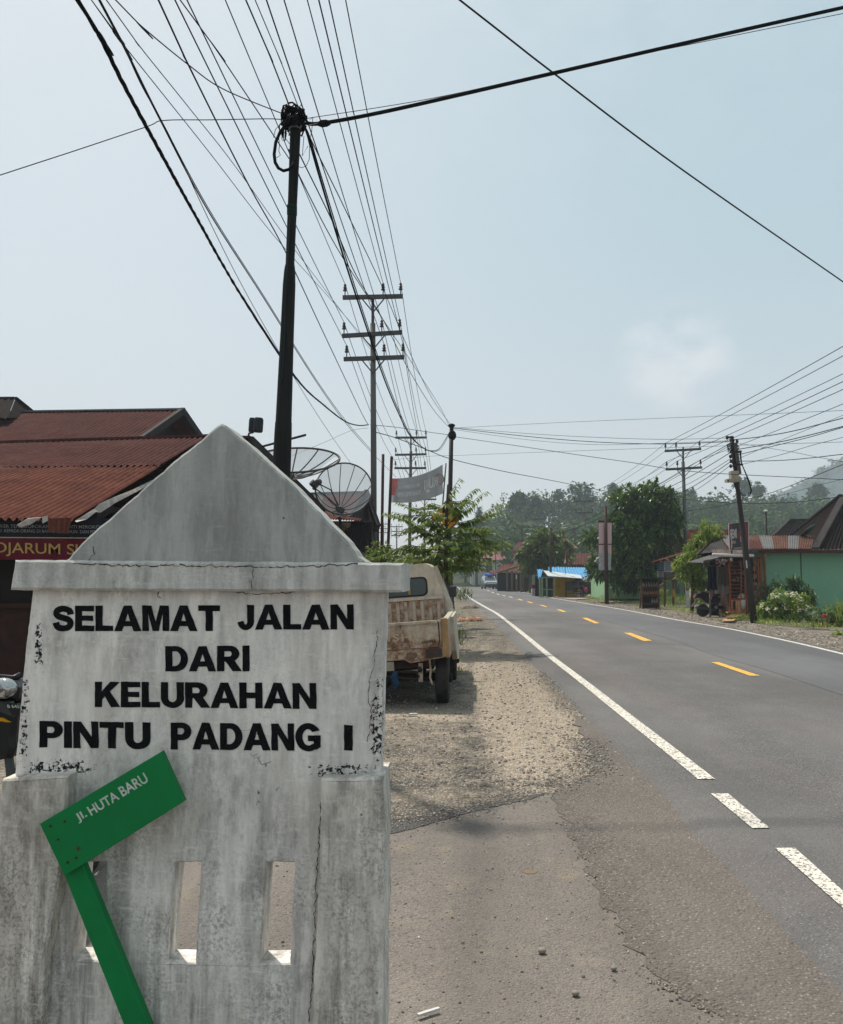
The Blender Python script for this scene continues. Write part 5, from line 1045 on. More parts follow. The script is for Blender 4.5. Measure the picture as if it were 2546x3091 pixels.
loft([ring(1.15, .84, 1.08, 1.12, .04), ring(1.9, .78, 1.1, 1.72, .12), ring(3.4, .78, 1.1, 1.76, .12), ring(4.2, .76, 1.08, 1.5, .1)]).build('cabin', m_cars, car, local=True)
mb = MB(); mb.prism([Vector((-.7, 1.2, 1.16)), Vector((.7, 1.2, 1.16)), Vector((.6, 1.86, 1.66)), Vector((-.6, 1.86, 1.66))], (0, -.02, .02)); mb.build('windscreen', m_glassd, car, local=True)
loft([ring(-.04, .76, .68, .98, .1), ring(.3, .84, .68, 1.03, .1), ring(1.16, .85, .7, 1.12, .1)]).build('bonnet', m_cars, car, local=True)
mb = MB(); mb.bbox((-.42, -.07, .74), (.42, -.02, .86)); gr = mb.build('grille', m_chr, car, local=True)
for x in (-1, 1):
    mb = MB(); mb.ball((x * .64, .0, .84), .15, 10, 6, (1.2, .5, .7)); mb.build('headlight', m_lens, car, local=True)
    mb = MB(); mb.ball((x * .98, 1.35, 1.12), .1, 8, 5, (1.1, .6, .9)); mb.build('wing_mirror', m_cars, car, local=True)
for x in (-.75, .75):
    for y in (.8, 3.5): mb = MB(); mb.lathe([(.2, -.11), (.34, -.11), (.36, 0), (.34, .11), (.2, .11)], (x, y, .35), (1, 0, 0), 18); mb.build('wheel', m_rub, car, local=True)
mb = MB(); mb.bbox((-.24, -.05, .44), (.24, -.03, .56)); mb.build('number_plate', m_whitew, car, local=True)
mb = MB(); mb.bbox((-.8, -.06, .28), (.8, .1, .62)); mb.build('bumper', m_carb, car, local=True)
ld = MB(); 
for q in ((-.25, 2.3, 1.9, .45), (.25, 2.5, 1.92, .42), (0, 3.0, 1.88, .5), (-.1, 2.0, 1.85, .35)): ld.ball(tuple(c0 + Vector((q[0], q[1], q[2]))), q[3], 12, 8, (1.15, 1, .6))
ld.top('luggage', M('blue_tarpaulin', (0.02, 0.12, 0.55), .6, col2=(.015, .08, .4), scale=3), 'bright blue tarpaulin bundle tied on the roof of the oncoming car', 'luggage', smooth=True)
# ------------------------------------------------------------------ far motorcyclist
q = G(1400.5, 1764.5)
mc = thing('motorcycle', 'red motorcycle coming along the road far beyond the car', 'motorcycle', tuple(q))
m_redp = M('red_motorcycle_paint', (0.28, 0.02, 0.025), .4)
for y in (0, 1.25): mb = MB(); mb.tube([(0, y + .27 * math.cos(a), .3 + .27 * math.sin(a)) for a in [i * .45 for i in range(15)]], .05, 6, False); mb.build('wheel', m_rub, mc, local=True)
loft([[(-.1, 0, .55), (.1, 0, .55), (.14, 0, .95), (-.14, 0, .95)], [(-.15, .5, .35), (.15, .5, .35), (.16, .5, .75), (-.16, .5, .75)], [(-.12, 1.4, .5), (.12, 1.4, .5), (.12, 1.4, .8), (-.12, 1.4, .8)]]).build('body', m_redp, mc, local=True)
mb = MB(); mb.tube([(-.35, .2, 1.0), (0, .1, .98), (.35, .2, 1.0)], .025, 6); mb.build('handlebar', m_iron, mc, local=True)
mb = MB(); mb.ball((0, -.05, .85), .1, 8, 6); mb.build('headlight', m_lens, mc, local=True)
def skin_person(name, label, joints, edges, radii, mat, parts):
    me = bpy.data.meshes.new('person'); me.from_pydata([tuple(j) for j in joints], edges, []); o = bpy.data.objects.new('person', me); S.collection.objects.link(o)
    md = o.modifiers.new('skin', 'SKIN'); 
    for i, r in enumerate(radii): me.skin_vertices[0].data[i].radius = (r, r)
    me.skin_vertices[0].data[0].use_root = True
    o.modifiers.new('sub', 'SUBSURF').levels = 1
    dg = bpy.context.evaluated_depsgraph_get(); m2 = bpy.data.meshes.new_from_object(o.evaluated_get(dg)); bpy.data.objects.remove(o)
    o = bpy.data.objects.new(name, m2); S.collection.objects.link(o); m2.materials.clear(); m2.materials.append(mat); WL[o] = Vector(); tag(o, label, 'person'); return o
J = [(0, .75, .8), (0, .72, 1.1), (0, .7, 1.32), (0, .68, 1.45), (0, .66, 1.58), (.2, .68, 1.32), (.32, .45, 1.15), (.34, .22, 1.03), (-.2, .68, 1.32), (-.32, .45, 1.15), (-.34, .22, 1.03), (.14, .7, .78), (.24, .35, .72), (.22, .5, .35), (-.14, .7, .78), (-.24, .35, .72), (-.22, .5, .35)]
E_ = [(0, 1), (1, 2), (2, 3), (3, 4), (2, 5), (5, 6), (6, 7), (2, 8), (8, 9), (9, 10), (0, 11), (11, 12), (12, 13), (0, 14), (14, 15), (15, 16)]
pr = skin_person('person', 'person in a red jacket riding the distant motorcycle towards us', [tuple(Vector(j) + q) for j in J], E_, [.15, .16, .17, .07, .1, .08, .055, .045, .08, .055, .045, .1, .08, .06, .1, .08, .06], M('red_jacket', (0.2, 0.03, 0.035), .8), None)
mb = MB(); mb.ball(q + Vector((0, .64, 1.62)), .15, 10, 7); mb.build('helmet', M('dark_helmet', (0.1, 0.02, 0.02), .3), pr, local=True)
# heap of orange brick rubble, debris at the verge
def heap(pxs, label, mat, name, cat, h=.12, nstone=60):
    mb = MB(); rr_ = random.Random(len(label)); a, b = G(*pxs[0]), G(*pxs[1])
    for _ in range(nstone):
        t = rr_.random(); p = a.lerp(b, t) + Vector((0, rr_.uniform(-.5, .5), 0)); e = 1 - abs(2 * t - 1) ** 3; r = rr_.uniform(.04, .1)
        stone(mb, Vector((p.x, p.y, p.z + rr_.random() * h * e * .7)), r, rr_)
    return mb.top(name, mat, label, cat)
heap([(1382, 1875), (1455, 1872)], 'low strip of broken orange brick on the gravel verge', M('broken_orange_brick', (0.45, 0.17, 0.09), .9, col2=(.5, .36, .27), scale=14), 'brick_rubble', 'rubble', .08, 130)
tag(S.objects['brick_rubble'], kind='stuff')
heap([(1395, 1838), (1445, 1836)], 'small heap of reddish leaves and stones on the far verge', M('leaf_litter', (0.2, 0.12, 0.08), .9, col2=(.3, .26, .2), scale=14), 'litter', 'debris', .1, 60); tag(S.objects['litter'], kind='stuff')
mb = MB(); mb.bar(G(1366, 1894) + Vector((0, 0, .05)), G(1392, 1890) + Vector((0, 0, .05)), .1, .08); mb.top('plank', m_whitew, 'pale plank lying at the foot of the road sign', 'plank')
mb = MB(); p = G(1248, 2164); mb.prism([p + Vector(v) for v in ((-.05, 0, .012), (.05, .02, .012), (.04, .05, .012), (-.03, .05, .012))], (0, 0, .02)); mb.top('paper_scrap', m_whitew, 'small white scrap of litter behind the truck', 'litter')
mb = MB(); a, b = G(1262, 3085), G(1326, 3064); mb.bar(a + Vector((0, 0, .022)), b + Vector((0, 0, .022)), .012, .008); mb.top('white_stick', m_whitew, 'thin white stick on the side road beside the monument', 'stick')
# ------------------------------------------------------------------ far side of the road
def front_box(x0, x1, yt, Y, depth, name, mat, parent, yb=None, z0=None):
    a, b = P(x0, yt, Y), P(x1, yt, Y); z = (dip(Y) - .1 if z0 is None else z0) if yb is None else P(x0, yb, Y).z
    mb = MB(); mb.bbox((a.x, Y, z), (b.x, Y + depth, a.z)); return mb.build(name, mat, parent)
def pole_in(o, name, mat, pts, w=.06):
    mb = MB(); mb.bar(pts[0], pts[1], w); return mb.build(name, mat, o)
m_mint = M('green_house_paint', (0.2, 0.405, 0.275), .8, col2=(0.175, 0.37, 0.245), scale=1.2, bump=.05)
m_mint2 = M('pale_green_paint', (0.3, 0.48, 0.29), .8, col2=(0.26, 0.43, 0.26), scale=1.4, bump=.05)
m_orange = M('orange_frame_paint', (0.33, 0.085, 0.03), .6, col2=(0.2, 0.05, 0.025), scale=6)
m_oramid = M('orange_panel_paint', (0.42, 0.13, 0.05), .65, col2=(0.5, 0.3, 0.2), scale=5, lo=.5, hi=.75)
# --- green house
YG = 31.0
gh = thing('green_house', 'long green walled house with patched grey and rust roof', 'house', (P(2430, 1731, YG).x, YG, dip(YG)))
front_box(2311, 2900, 1664, YG, 4.2, 'wall', m_mint, gh)
mb = MB(); e0, e1, t1, t0 = P(2201, 1655.5, YG - .55), P(2450, 1656.5, YG - .55), P(2460, 1617, YG + 3), P(2172, 1616, YG + 3)
pr_ = random.Random(4); cuts = [0, .1, .2, .27, .42, .55, .6, .72, .84, .92, 1.01]; kind = [1, 1, 0, 0, 1, 0, 0, 1, 0, 0]
def pc(s, t):
    s = 1 - s
    for k in range(10):
        if s < cuts[k + 1]: return (0 if t > .52 else 2) if kind[k] == 0 and k in (2, 3) else kind[k]
    return 0
m_rustpink = rustroof('rust_streaked_zinc', (0.105, 0.045, 0.03), (0.08, 0.03, 0.02), (0.15, 0.105, 0.085), .4, .62)
corrug(mb, e1, t1, t0, e0, pitch=.1, amp=.022, nt=8, cols=pc); mb.build('roof', [m_rustpink, m_zinc, m_rustd], gh, smooth=True)
mb = MB(); mb.bbox(tuple(P(2290, 1668, YG - .5)), tuple(P(2900, 1660, YG - .46))); mb.bbox(tuple(P(2305, 1668, YG - .46)), tuple(P(2900, 1664.5, YG - .003))); mb.build('fascia', M('maroon_fascia', (0.1, 0.025, 0.025), .6), gh)
mb = MB(); mb.bbox(tuple(P(2420, 1668, YG - .004)), tuple(P(2421, 1850, YG + .01))); mb.build('wall_joint', M('dark_green_joint', (0.07, 0.16, 0.11), .9), gh)  # narrow darker green strip down the wall joint
mb = MB(); mb.add([t0, P(2110, 1672, YG + .5), P(2201, 1662, YG - .4)], [(0, 1, 2)]); mb.add([t0 + Vector((0, .05, 0)), P(2110, 1672, YG + .5) + Vector((0, .5, 0)), P(2201, 1662, YG - .4) + Vector((0, .5, -.2))], [(0, 1, 2)])
mb.build('gable', m_blackwood, gh)
mb = MB(); corrug(mb, P(2108, 1674, YG + .2), t0 + Vector((-.02, 0, .02)), t0 + Vector((.5, 3, .02)), P(2130, 1674, YG + 3.2), pitch=.12, amp=.02, nt=3); mb.build('side_roof', m_rustd, gh, smooth=True)
# --- dark hip roofed house behind
hh_ = thing('hip_roofed_house', 'house with steep dark brown hipped roof rising over the green house', 'house', (P(2520, 1731, 37).x, 37, dip(37)))
ap = P(2600, 1455, 41); cL = P(2428, 1652, 35.2); cR = P(2800, 1656, 35.2); cB = P(2400, 1645, 45); mid = P(2462, 1658, 35)
mb = MB(); corrug(mb, mid, P(2546, 1505, 38.5), P(2700, 1455, 41), cR, pitch=.16, amp=.03, nt=4); mb.build('front_roof', m_brownroof, hh_, smooth=True)
mb = MB(); corrug(mb, P(2385, 1622, 43), P(2540, 1497, 39.0), P(2546, 1505, 38.5), mid, pitch=.3, amp=.02, nt=4); mb.build('side_roof', m_brownroof, hh_, smooth=True)
mb = MB(); mb.bar(mid + Vector((0, -.02, .04)), P(2546, 1505, 38.5) + Vector((0, -.02, .05)), .28, .09); mb.bar(P(2385, 1622, 43) + Vector((0, 0, .04)), P(2540, 1497, 39) + Vector((0, 0, .05)), .2, .08); mb.bar(P(2546, 1503, 38.5), P(2700, 1453, 41), .25, .1); mb.build('ridge_cap', m_blackwood, hh_)
mb = MB(); mb.bbox((mid.x + .3, 39.6, 0), (cR.x, 46, mid.z + .05)); mb.build('wall', m_dark, hh_)
h6 = thing('brown_roofed_house', 'smaller dark brown roofed house behind the steep hipped roof', 'house', (P(2390, 1731, 46).x, 46, dip(46)))
mb = MB(); corrug(mb, P(2334, 1618, 45), P(2384, 1570, 49), P(2438, 1570, 49), P(2440, 1618, 45), pitch=.16, amp=.03, nt=3); mb.add([P(2384, 1570, 49), P(2334, 1618, 45), P(2318, 1617, 49.5)], [(0, 1, 2)]); mb.build('roof', m_brownroof, h6)
mb = MB(); mb.bar(P(2384, 1569, 49), P(2440, 1569, 49), .2, .12); mb.bar(P(2384, 1569, 49), P(2334, 1617, 45), .14, .1); mb.build('ridge_cap', m_blackwood, h6)
mb = MB(); mb.bbox((P(2335, 1620, 46).x, 46, dip(46)), (P(2450, 1620, 46).x, 50, P(2335, 1622, 46).z)); mb.build('wall', m_dark, h6)
dd = thing('satellite_dish', 'solid dark green satellite dish on the patched roof', 'satellite dish', tuple(P(2440, 1612, 33.5)))
c = P(2441, 1602, 33.5); mb = MB(); u = Vector((px(21, 33.5), -.05, px(15, 33.5))); v = Vector((-px(6, 33.5), -.25, px(9, 33.5))); ax = Vector((-.12, .2, -.08))
vs = []
for i in range(6):
    for k in range(24):
        a = 2 * math.pi * k / 24; r = max(.02, i / 5); vs.append(c + ax * (1 - r * r) + (u * math.cos(a) + v * math.sin(a)) * r)
mb.add(vs, [(i * 24 + k, i * 24 + (k + 1) % 24, i * 24 + 24 + (k + 1) % 24, i * 24 + 24 + k) for i in range(5) for k in range(24)]); mb.build('bowl', M('dark_green_dish', (0.012, 0.045, 0.04), .5), dd, smooth=True)
mb = MB(); mb.tube([c + (u * math.cos(a) + v * math.sin(a)) for a in [i * 2 * math.pi / 24 for i in range(25)]], .012, 5, False); mb.build('rim', m_steel, dd)
mb = MB(); mb.tube([c + ax, P(2436, 1620, 33.8)], .03, 6); mb.tube([c - u * .8, P(2412, 1590, 33), P(2409, 1587, 33)], .012, 5); mb.tube([P(2470, 1635, 33.5), P(2448, 1612, 33.6)], .015, 5); mb.build('mount', m_steel, dd)
# --- orange caged kiosk
YK = 29.8; zk = dip(YK)
ko = thing('kiosk', 'orange barred snack kiosk at the end of the green house', 'kiosk', (P(2250, 1731, YK).x, YK, zk))
def kp(x, y, dy=0): return P(x, y, YK + dy)
mb = MB()
for x in (2202, 2252, 2288, 2296): mb.bar(kp(x, 1680), Vector((kp(x, 1680).x, YK, zk)), .055)
mb.bar(kp(2200, 1682), kp(2310, 1682), .05); mb.bar(kp(2202, 1808), kp(2250, 1808), .05); mb.build('frame', m_orange, ko)
m_barp = M('bare_orange_bar', (0.36, 0.13, 0.065), .6)
mb = MB()
for i in range(10): y = 1697 + i * 11.2; mb.bar(kp(2203, y, -.02), kp(2238, y + .5, -.02), .016); mb.bar(kp(2238, y + 4, -.03), kp(2252, y + 4.5, -.03), .016)
for x in (2238, 2250): mb.bar(kp(x, 1690, -.03), kp(x, 1808, -.03), .025)
for i in range(10): y = 1697 + i * 12.5; mb.bar(kp(2272, y, -.05), kp(2280, y + .5, -.05), .016)
mb.bar(kp(2278, 1690, -.05), kp(2281, 1850, -.05), .022); mb.bar(kp(2310, 1672, .6), kp(2313, 1790, .6), .05)
for i in range(9): y = 1728 + i * 9; mb.bar(kp(2287, y, .5), kp(2310, y + 1, .6), .016)
mb.build('bars', m_barp, ko)
mb = MB(); mb.prism([kp(2203, 1809), kp(2239, 1811), kp(2239, 1862), Vector((kp(2203, 1860).x, YK, zk))], (0, .03, 0)); mb.prism([kp(2239.5, 1811, .0), kp(2253, 1815, .3), kp(2253, 1864, .3), kp(2239.5, 1863, .0)], (0.0, .03, 0)); pn = mb.build('lower_panel', m_oramid, ko)
mb = MB(); mb.prism([kp(2206, 1812, -.01), kp(2213, 1812, -.01), kp(2211, 1835, -.01), kp(2206, 1838, -.01)], (0, .005, 0)); mb.prism([kp(2222, 1812, -.01), kp(2227, 1813, -.01), kp(2226, 1836, -.01), kp(2221, 1836, -.01)], (0, .005, 0)); mb.prism([kp(2229, 1813, -.01), kp(2236, 1814, -.01), kp(2234, 1850, -.01), kp(2229, 1846, -.01)], (0, .005, 0)); mb.build('torn_poster', M('cream_poster', (0.55, 0.42, 0.27), .7, col2=(.45, .14, .04), scale=9), pn)
mb = MB(); mb.prism([kp(2213.5, 1815, -.012), kp(2221, 1813, -.012), kp(2222, 1836, -.012), kp(2219, 1843, -.012), kp(2214, 1838, -.012)], (0, .005, 0)); mb.build('torn_patch', m_iron, pn)
mb = MB(); mb.bbox((kp(2203, 1731, 0).x, YK + 1.1, zk), (kp(2312, 1731).x, YK + 1.15, 2.35)); mb.bbox((kp(2203, 1731).x - .02, YK + .1, zk), (kp(2203, 1731).x + .02, YK + 1.1, 2.1)); mb.build('back_wall', M('brown_board', (0.09, 0.05, 0.036), .8, col2=(.05, .03, .025)), ko)
mb = MB()
for i in range(5): y = 1708 + i * 24; mb.bbox(tuple(kp(2206, y + 2, .75)), tuple(kp(2284, y, 1.08)))
mb.build('shelf', m_brown, ko)
mb = MB(); rk = random.Random(9)
for i in range(5):
    for k in range(16):
        x = 2207 + k * 4.8; y = 1708 + i * 24; hgt = rk.uniform(5, 14); a = kp(x, y, .8); b = kp(x + rk.uniform(2, 4), y - hgt, .92); mb.bbox(tuple(a), tuple(b), rk.randrange(4))
tag(mb.build('goods', [M('pack_red', (0.15, 0.03, 0.03)), M('pack_cream', (0.24, 0.2, 0.15)), M('pack_brown', (0.08, 0.05, 0.04)), M('pack_blue', (0.05, 0.07, 0.12))], ko), kind='stuff')
# arched awning with white gutter pipe
mb = MB(); n_ = 10; ns = 96; base = 0; vs = []
for j in range(n_ + 1):
    a = (math.pi / 2) * j / n_; 
    for i in range(ns + 1):
        x = 2158 + (2282 - 2158) * i / ns; q = P(x, 1676, YK - .75); r = .03 * math.cos(i * 2 * math.pi * 20 / ns)
        vs.append(Vector((q.x + .05 * j / n_, YK - .75 + .55 * math.sin(a) , q.z + .0 + .17 * math.sin(a) + .05 * (1 - math.cos(a)) + r)))
mb.add(vs, [(j * (ns + 1) + i, j * (ns + 1) + i + 1, (j + 1) * (ns + 1) + i + 1, (j + 1) * (ns + 1) + i) for j in range(n_) for i in range(ns)]); mb.build('awning', M('maroon_tile_awning', (0.07, 0.035, 0.035), .6, col2=(.2, .17, .16), scale=9, lo=.5, hi=.7), ko, smooth=True)
mb = MB(); mb.tube([P(2152, 1674.5, YK - .8), P(2200, 1676.5, YK - .8), P(2276, 1677.5, YK - .8)], .055, 10); mb.build('gutter_pipe', m_whitew, ko, smooth=True)
mb = MB(); mb.bbox(tuple(P(2200, 1682, YK - .2)), (P(2312, 1680, YK - .2).x, YK + 1.1, P(2312, 1680, YK).z)); mb.build('ceiling', m_brown, ko)
mb = MB(); mb.ball(kp(2209, 1690, -.3), .05, 8, 6, (1, 1, 1.2)); mb.tube([kp(2209, 1688, -.3), kp(2208, 1680, -.3)], .008, 4); mb.top('light_bulb', m_whitew, 'unlit white bulb hanging under the kiosk awning', 'light bulb')
# grey sheet lean-to over the clothes
lo_ = thing('lean_to', 'grey sheet lean-to roof sheltering the hanging clothes', 'canopy', (P(2150, 1731, YK + .4).x, YK + .4, zk))
mb = MB(); corrug(mb, P(2078, 1697, YK - .9), P(2150, 1675, YK + 1.6), P(2205, 1672, YK + 1.4), P(2126, 1699, YK - .9), pitch=.12, amp=.015, nt=4); mb.build('sheet', M('dull_grey_sheet', (0.19, 0.18, 0.17), .7, col2=(.11, .1, .1)), lo_, smooth=True)
mb = MB(); mb.prism([P(2125, 1692, YK - .85), P(2202, 1679, YK - .75), P(2202, 1684, YK - .75), P(2160, 1690, YK - .8), P(2125, 1700, YK - .9)], (0, .04, 0)); mb.build('valance', M('dark_tarp', (0.06, 0.055, 0.055), .8), lo_)
mb = MB(); 
for x in (2142, 2198): mb.bar(P(x, 1690, YK + .3), Vector((P(x, 1731, YK + .3).x, YK + .3, zk)), .05)
mb.bar(P(2140, 1708, YK), P(2200, 1706, YK), .03); mb.build('post', m_wood, lo_)
mb = MB(); mb.bbox((P(2140, 1731, YK + 1.6).x, YK + 1.6, zk), (P(2203, 1731, YK + 1.6).x, YK + 1.65, 2.2)); mb.build('back_board', m_dark, lo_)
# hanging clothes
def cloth(label, x0, x1, y0, y1, Y, mat, seed, name='hanging_cloth'):
    mb = MB(); nx, ny = 14, 12; vs = []
    for j in range(ny + 1):
        for i in range(nx + 1):
            s, t = i / nx, j / ny; w = .86 + .14 * t + .05 * math.sin(seed + 5 * t); x = (x0 + x1) / 2 + (s - .5) * (x1 - x0) * w; yb = y1 + 5 * math.sin(s * 7 + seed) * t - 6 * abs(s - .4) * t
            q = P(x, y0 + (yb - y0) * t, Y); q.y += .06 * math.sin(s * 16 + seed) * (.3 + t); vs.append(q)
    mb.add(vs, [(j * (nx + 1) + i, j * (nx + 1) + i + 1, (j + 1) * (nx + 1) + i + 1, (j + 1) * (nx + 1) + i) for j in range(ny) for i in range(nx)])
    return mb.top(name, mat, label, 'clothes', 'clothes hung under the lean-to', smooth=True)
m_navy = M('navy_cloth', (0.012, 0.013, 0.026), .9); m_gcl = M('grey_cloth', (0.2, 0.19, 0.165), .9, col2=(.14, .135, .12)); m_bcl = M('brown_cloth', (0.1, 0.075, 0.062), .9)
cloth('navy trousers with pale stripes, outermost of the hanging clothes', 2137, 2164, 1708, 1780, YK + .05, m_navy, 1); cloth('long grey draped cloth beside the kiosk bars', 2160, 2201, 1712, 1792, YK + .1, m_gcl, 2); cloth('brown garment hanging over the grey drape', 2171, 2198, 1710, 1766, YK - .02, m_bcl, 3); cloth('pink rag showing under the navy trousers', 2142, 2156, 1780, 1806, YK + .2, M('pink_cloth', (0.3, 0.16, 0.18), .9), 5)
mb = MB(); rk = random.Random(2)
for _ in range(60):
    q = P(rk.uniform(2160, 2198), rk.uniform(1692, 1708), YK - .05 + rk.uniform(-.1, .1)); mb.ball(q, .05, 6, 4, (rk.uniform(.6, 1.4), 1, rk.uniform(.6, 1.2)), rk.randrange(3))
mb.top('snack_packets', [M('silver_wrap', (0.3, .3, .32), .3), M('dark_wrap', (.03, .03, .04)), M('red_wrap', (.2, .03, .04))], 'cluster of shiny snack packets hung above the clothes', 'snack packets')
# --- scooter
ysc = 30.3; w0 = G(2123, 1862); sc_ = thing('scooter', 'black scooter parked on its stand beside the orange kiosk', 'scooter', (w0.x, w0.y, w0.z), None, (0, 0, math.radians(8)))
def sprism(pts, w, name, mat, parent=sc_, ch=.015):
    mb = MB(); mb.prism([Vector((x, -w / 2, z)) for x, z in pts], (0, w, 0), chamfer=ch); return mb.build(name, mat, parent, local=True)
def swheel(x, r=.23):
    mb = MB(); mb.lathe([(r * .66, -.05), (r * .95, -.055), (r, 0), (r * .95, .055), (r * .66, .05)], (x, 0, r), (0, 1, 0), 26); w_ = mb.build('wheel', m_rub, sc_, local=True)
    m2 = MB(); m2.lathe([(r * .68, -.03), (r * .6, -.01), (.04, -.02), (.04, .02), (r * .6, .01), (r * .68, .03)], (x, 0, r), (0, 1, 0), 20); m2.build('rim', m_grey, w_, local=True)
swheel(0); swheel(1.2)
sprism([(-.3, .72), (-.12, .68), (.1, .5), (.42, .46), (.6, .5), (.62, .66), (.35, .78), (.0, .84), (-.26, .84)], .24, 'rear_body', m_black)
sprism([(-.15, .84), (.12, .79), (.5, .73), (.62, .74), (.62, .8), (.3, .86), (-.1, .91)], .22, 'seat', m_iron)
sprism([(.5, .28), (.95, .28), (.98, .36), (.62, .4), (.52, .36)], .26, 'footboard', m_black)
sprism([(.88, .3), (1.02, .32), (1.14, .7), (1.1, .92), (1.0, .98), (.95, .8)], .3, 'front_shield', m_black)
sprism([(.98, .36), (1.3, .42), (1.36, .5), (1.2, .54), (1.05, .48)], .12, 'front_mudguard', m_black)
sprism([(-.34, .68), (-.2, .66), (-.12, .72), (-.28, .78)], .12, 'tail_light', M('red_lamp_lens', (0.3, 0.03, 0.03), .25))
sprism([(-.2, .26), (.42, .2), (.48, .3), (-.05, .36)], .14, 'engine', m_grey)
mb = MB(); mb.tube([(-.32, -.15, .34), (.1, -.17, .28), (.4, -.15, .22)], [.05, .05, .03], 10); mb.build('exhaust', m_grey, sc_, local=True)
mb = MB(); mb.tube([(1.02, -.33, 1.05), (1.0, -.1, 1.02), (1.0, .1, 1.02), (1.02, .33, 1.05)], .02, 8); mb.build('handlebar', m_iron, sc_, local=True)
for y in (-.28, .28):
    mb = MB(); mb.tube([(1.0, y, 1.04), (.97, y * 1.15, 1.2)], .008, 5); mb.ball((.97, y * 1.2, 1.23), .06, 8, 6, (.4, 1.1, .8)); mb.build('mirror', m_iron, sc_, local=True)
mb = MB(); mb.tube([(.45, -.1, .28), (.52, -.25, .0)], .015, 6); mb.build('stand', m_iron, sc_, local=True)
mb = MB(); mb.bar((-.2, .0, .6), (-.42, 0, .36), .16, .02); mb.build('mudguard', m_iron, sc_, local=True)
# second bike far down the verge
q = G(1355, 1768); b2 = copy_tree(sc_); b2.name = 'scooter'; b2.location = q; b2.rotation_euler.z = math.radians(70); b2['label'] = 'tiny distant motor scooter parked on the verge beyond the truck'
# --- cardboard, billboard
cbd = M('brown_cardboard', (0.5, 0.31, 0.17), .85, col2=(.4, .24, .13), scale=5)
for i, (pts, lb) in enumerate((([(2180, 1876), (2215, 1880), (2232, 1866), (2196, 1864)], 'flattened cardboard sheet lowest in the pile by the kiosk'), ([(2196, 1871), (2232, 1872), (2247, 1863), (2212, 1860)], 'flattened cardboard box lying across the pile by the kiosk'), ([(2192, 1862), (2214, 1865), (2232, 1857), (2207, 1854)], 'crumpled cardboard topmost in the pile by the kiosk'))):
    ps = [G(x, y + 3) for x, y in pts]; mb = MB(); mb.prism([p + Vector((0, 0, .03 + .07 * i + .05 * (k % 2))) for k, p in enumerate(ps)], (0, 0, .02)); mb.top('cardboard_sheet', cbd, lb, 'cardboard', 'flattened cardboard by the kiosk')
YBb = 28.9
bb_ = thing('billboard', 'dark cigarette billboard with red edges above the kiosk awning', 'sign', tuple(P(2230, 1659, YBb)))
mb = MB(); mb.prism([P(2201, 1580, YBb), P(2261.5, 1572, YBb + .7), P(2262.5, 1660, YBb + .7), P(2204, 1661, YBb)], (0, .05, 0)); mb.build('frame', m_whitew, bb_)
def bp(s, t): 
    a = P(2201.7, 1581.2, YBb - .01).lerp(P(2261, 1573.4, YBb + .69), s); b = P(2204.5, 1659.5, YBb - .01).lerp(P(2262, 1658.8, YBb + .69), s); return a.lerp(b, t)
mb = MB()
for s0, s1, m in ((0, .13, 1), (.13, .8, 0), (.8, .98, 1)): mb.quad(bp(s0, .0), bp(s1, .0), bp(s1 if m == 0 else (s1 - (.07 if s0 == 0 else 0)), 1), bp(s0, 1), m)
mb.quad(bp(.06, .995), bp(.13, .995), bp(.8, .995), bp(.8, .2), 0); mb.build('panel', [M('charcoal_poster', (0.055, 0.053, 0.055), .6), M('red_poster_edge', (0.23, 0.035, 0.045), .6)], bb_)
up_ = Vector((0, -.012, 0)); mb = MB()
text_on(mb, 'REMI', bp(.04, .22) + up_, bp(.36, .22) + up_, bp(.04, .58) + up_, bold=.03); text_on(mb, 'NE:SIA', bp(.09, .66) + up_, bp(.3, .66) + up_, bp(.09, .77) + up_, bold=.02); text_on(mb, '12', bp(.55, .5) + up_, bp(.72, .5) + up_, bp(.55, .72) + up_, bold=.0); mb.quad(bp(.2, .93) + up_, bp(.7, .92) + up_, bp(.7, .945) + up_, bp(.2, .955) + up_); mb.build('lettering', M('white_print', (0.62, .6, .58), .6), bb_)
mb = MB(); text_on(mb, '16', bp(.42, .32) + up_, bp(.53, .32) + up_, bp(.42, .62) + up_, bold=.03); mb.build('number', M('red_print', (0.5, 0.04, 0.05), .6), bb_)
mb = MB(); mb.tube([bp(.15, 1) + Vector((0, .1, 0)), bp(.15, 1) + Vector((0, .1, -.2))], .025, 6); mb.tube([bp(.85, 1) + Vector((0, .1, 0)), bp(.85, 1) + Vector((0, .1, -.2))], .025, 6); mb.build('support', m_iron, bb_)
# --- pole leaning over the kiosk
YL = 26.2; tp0 = P(2209, 1316, YL); bs = G(2277.5, 1881); lp = thing('leaning_pole', 'leaning dark service pole with electric box and drooping cables', 'pole', tuple(bs))
mb = MB(); ff = lambda t: bs.lerp(tp0, t)
mb.tube([ff(0), ff(.2), ff(.45), ff(.451), ff(.7), ff(1)], [px(11, YL), px(10.3, YL), px(9, YL), px(8, YL), px(6.8, YL), px(6, YL)], 14); mb.build('shaft', M('rusty_dark_pole', (0.05, 0.034, 0.03), .7, col2=(.028, .024, .025), scale=4, stretch=(1, 1, .2), bump=.3), lp, smooth=True)
def lpx(x, y, d=-.12): return P(x, y, YL + d)
mb = MB(); mb.bbox(tuple(lpx(2209, 1421, -.35)), tuple(lpx(2224, 1455, -.12))); mb.bbox(tuple(lpx(2198, 1445, -.38)), tuple(lpx(2220, 1457, -.1))); bx = mb.build('electric_box', M('cream_box', (0.42, 0.36, 0.27), .6), lp)
mb = MB(); mb.ball(lpx(2199, 1451, -.4), .03, 6, 4); mb.build('knob', m_iron, bx)
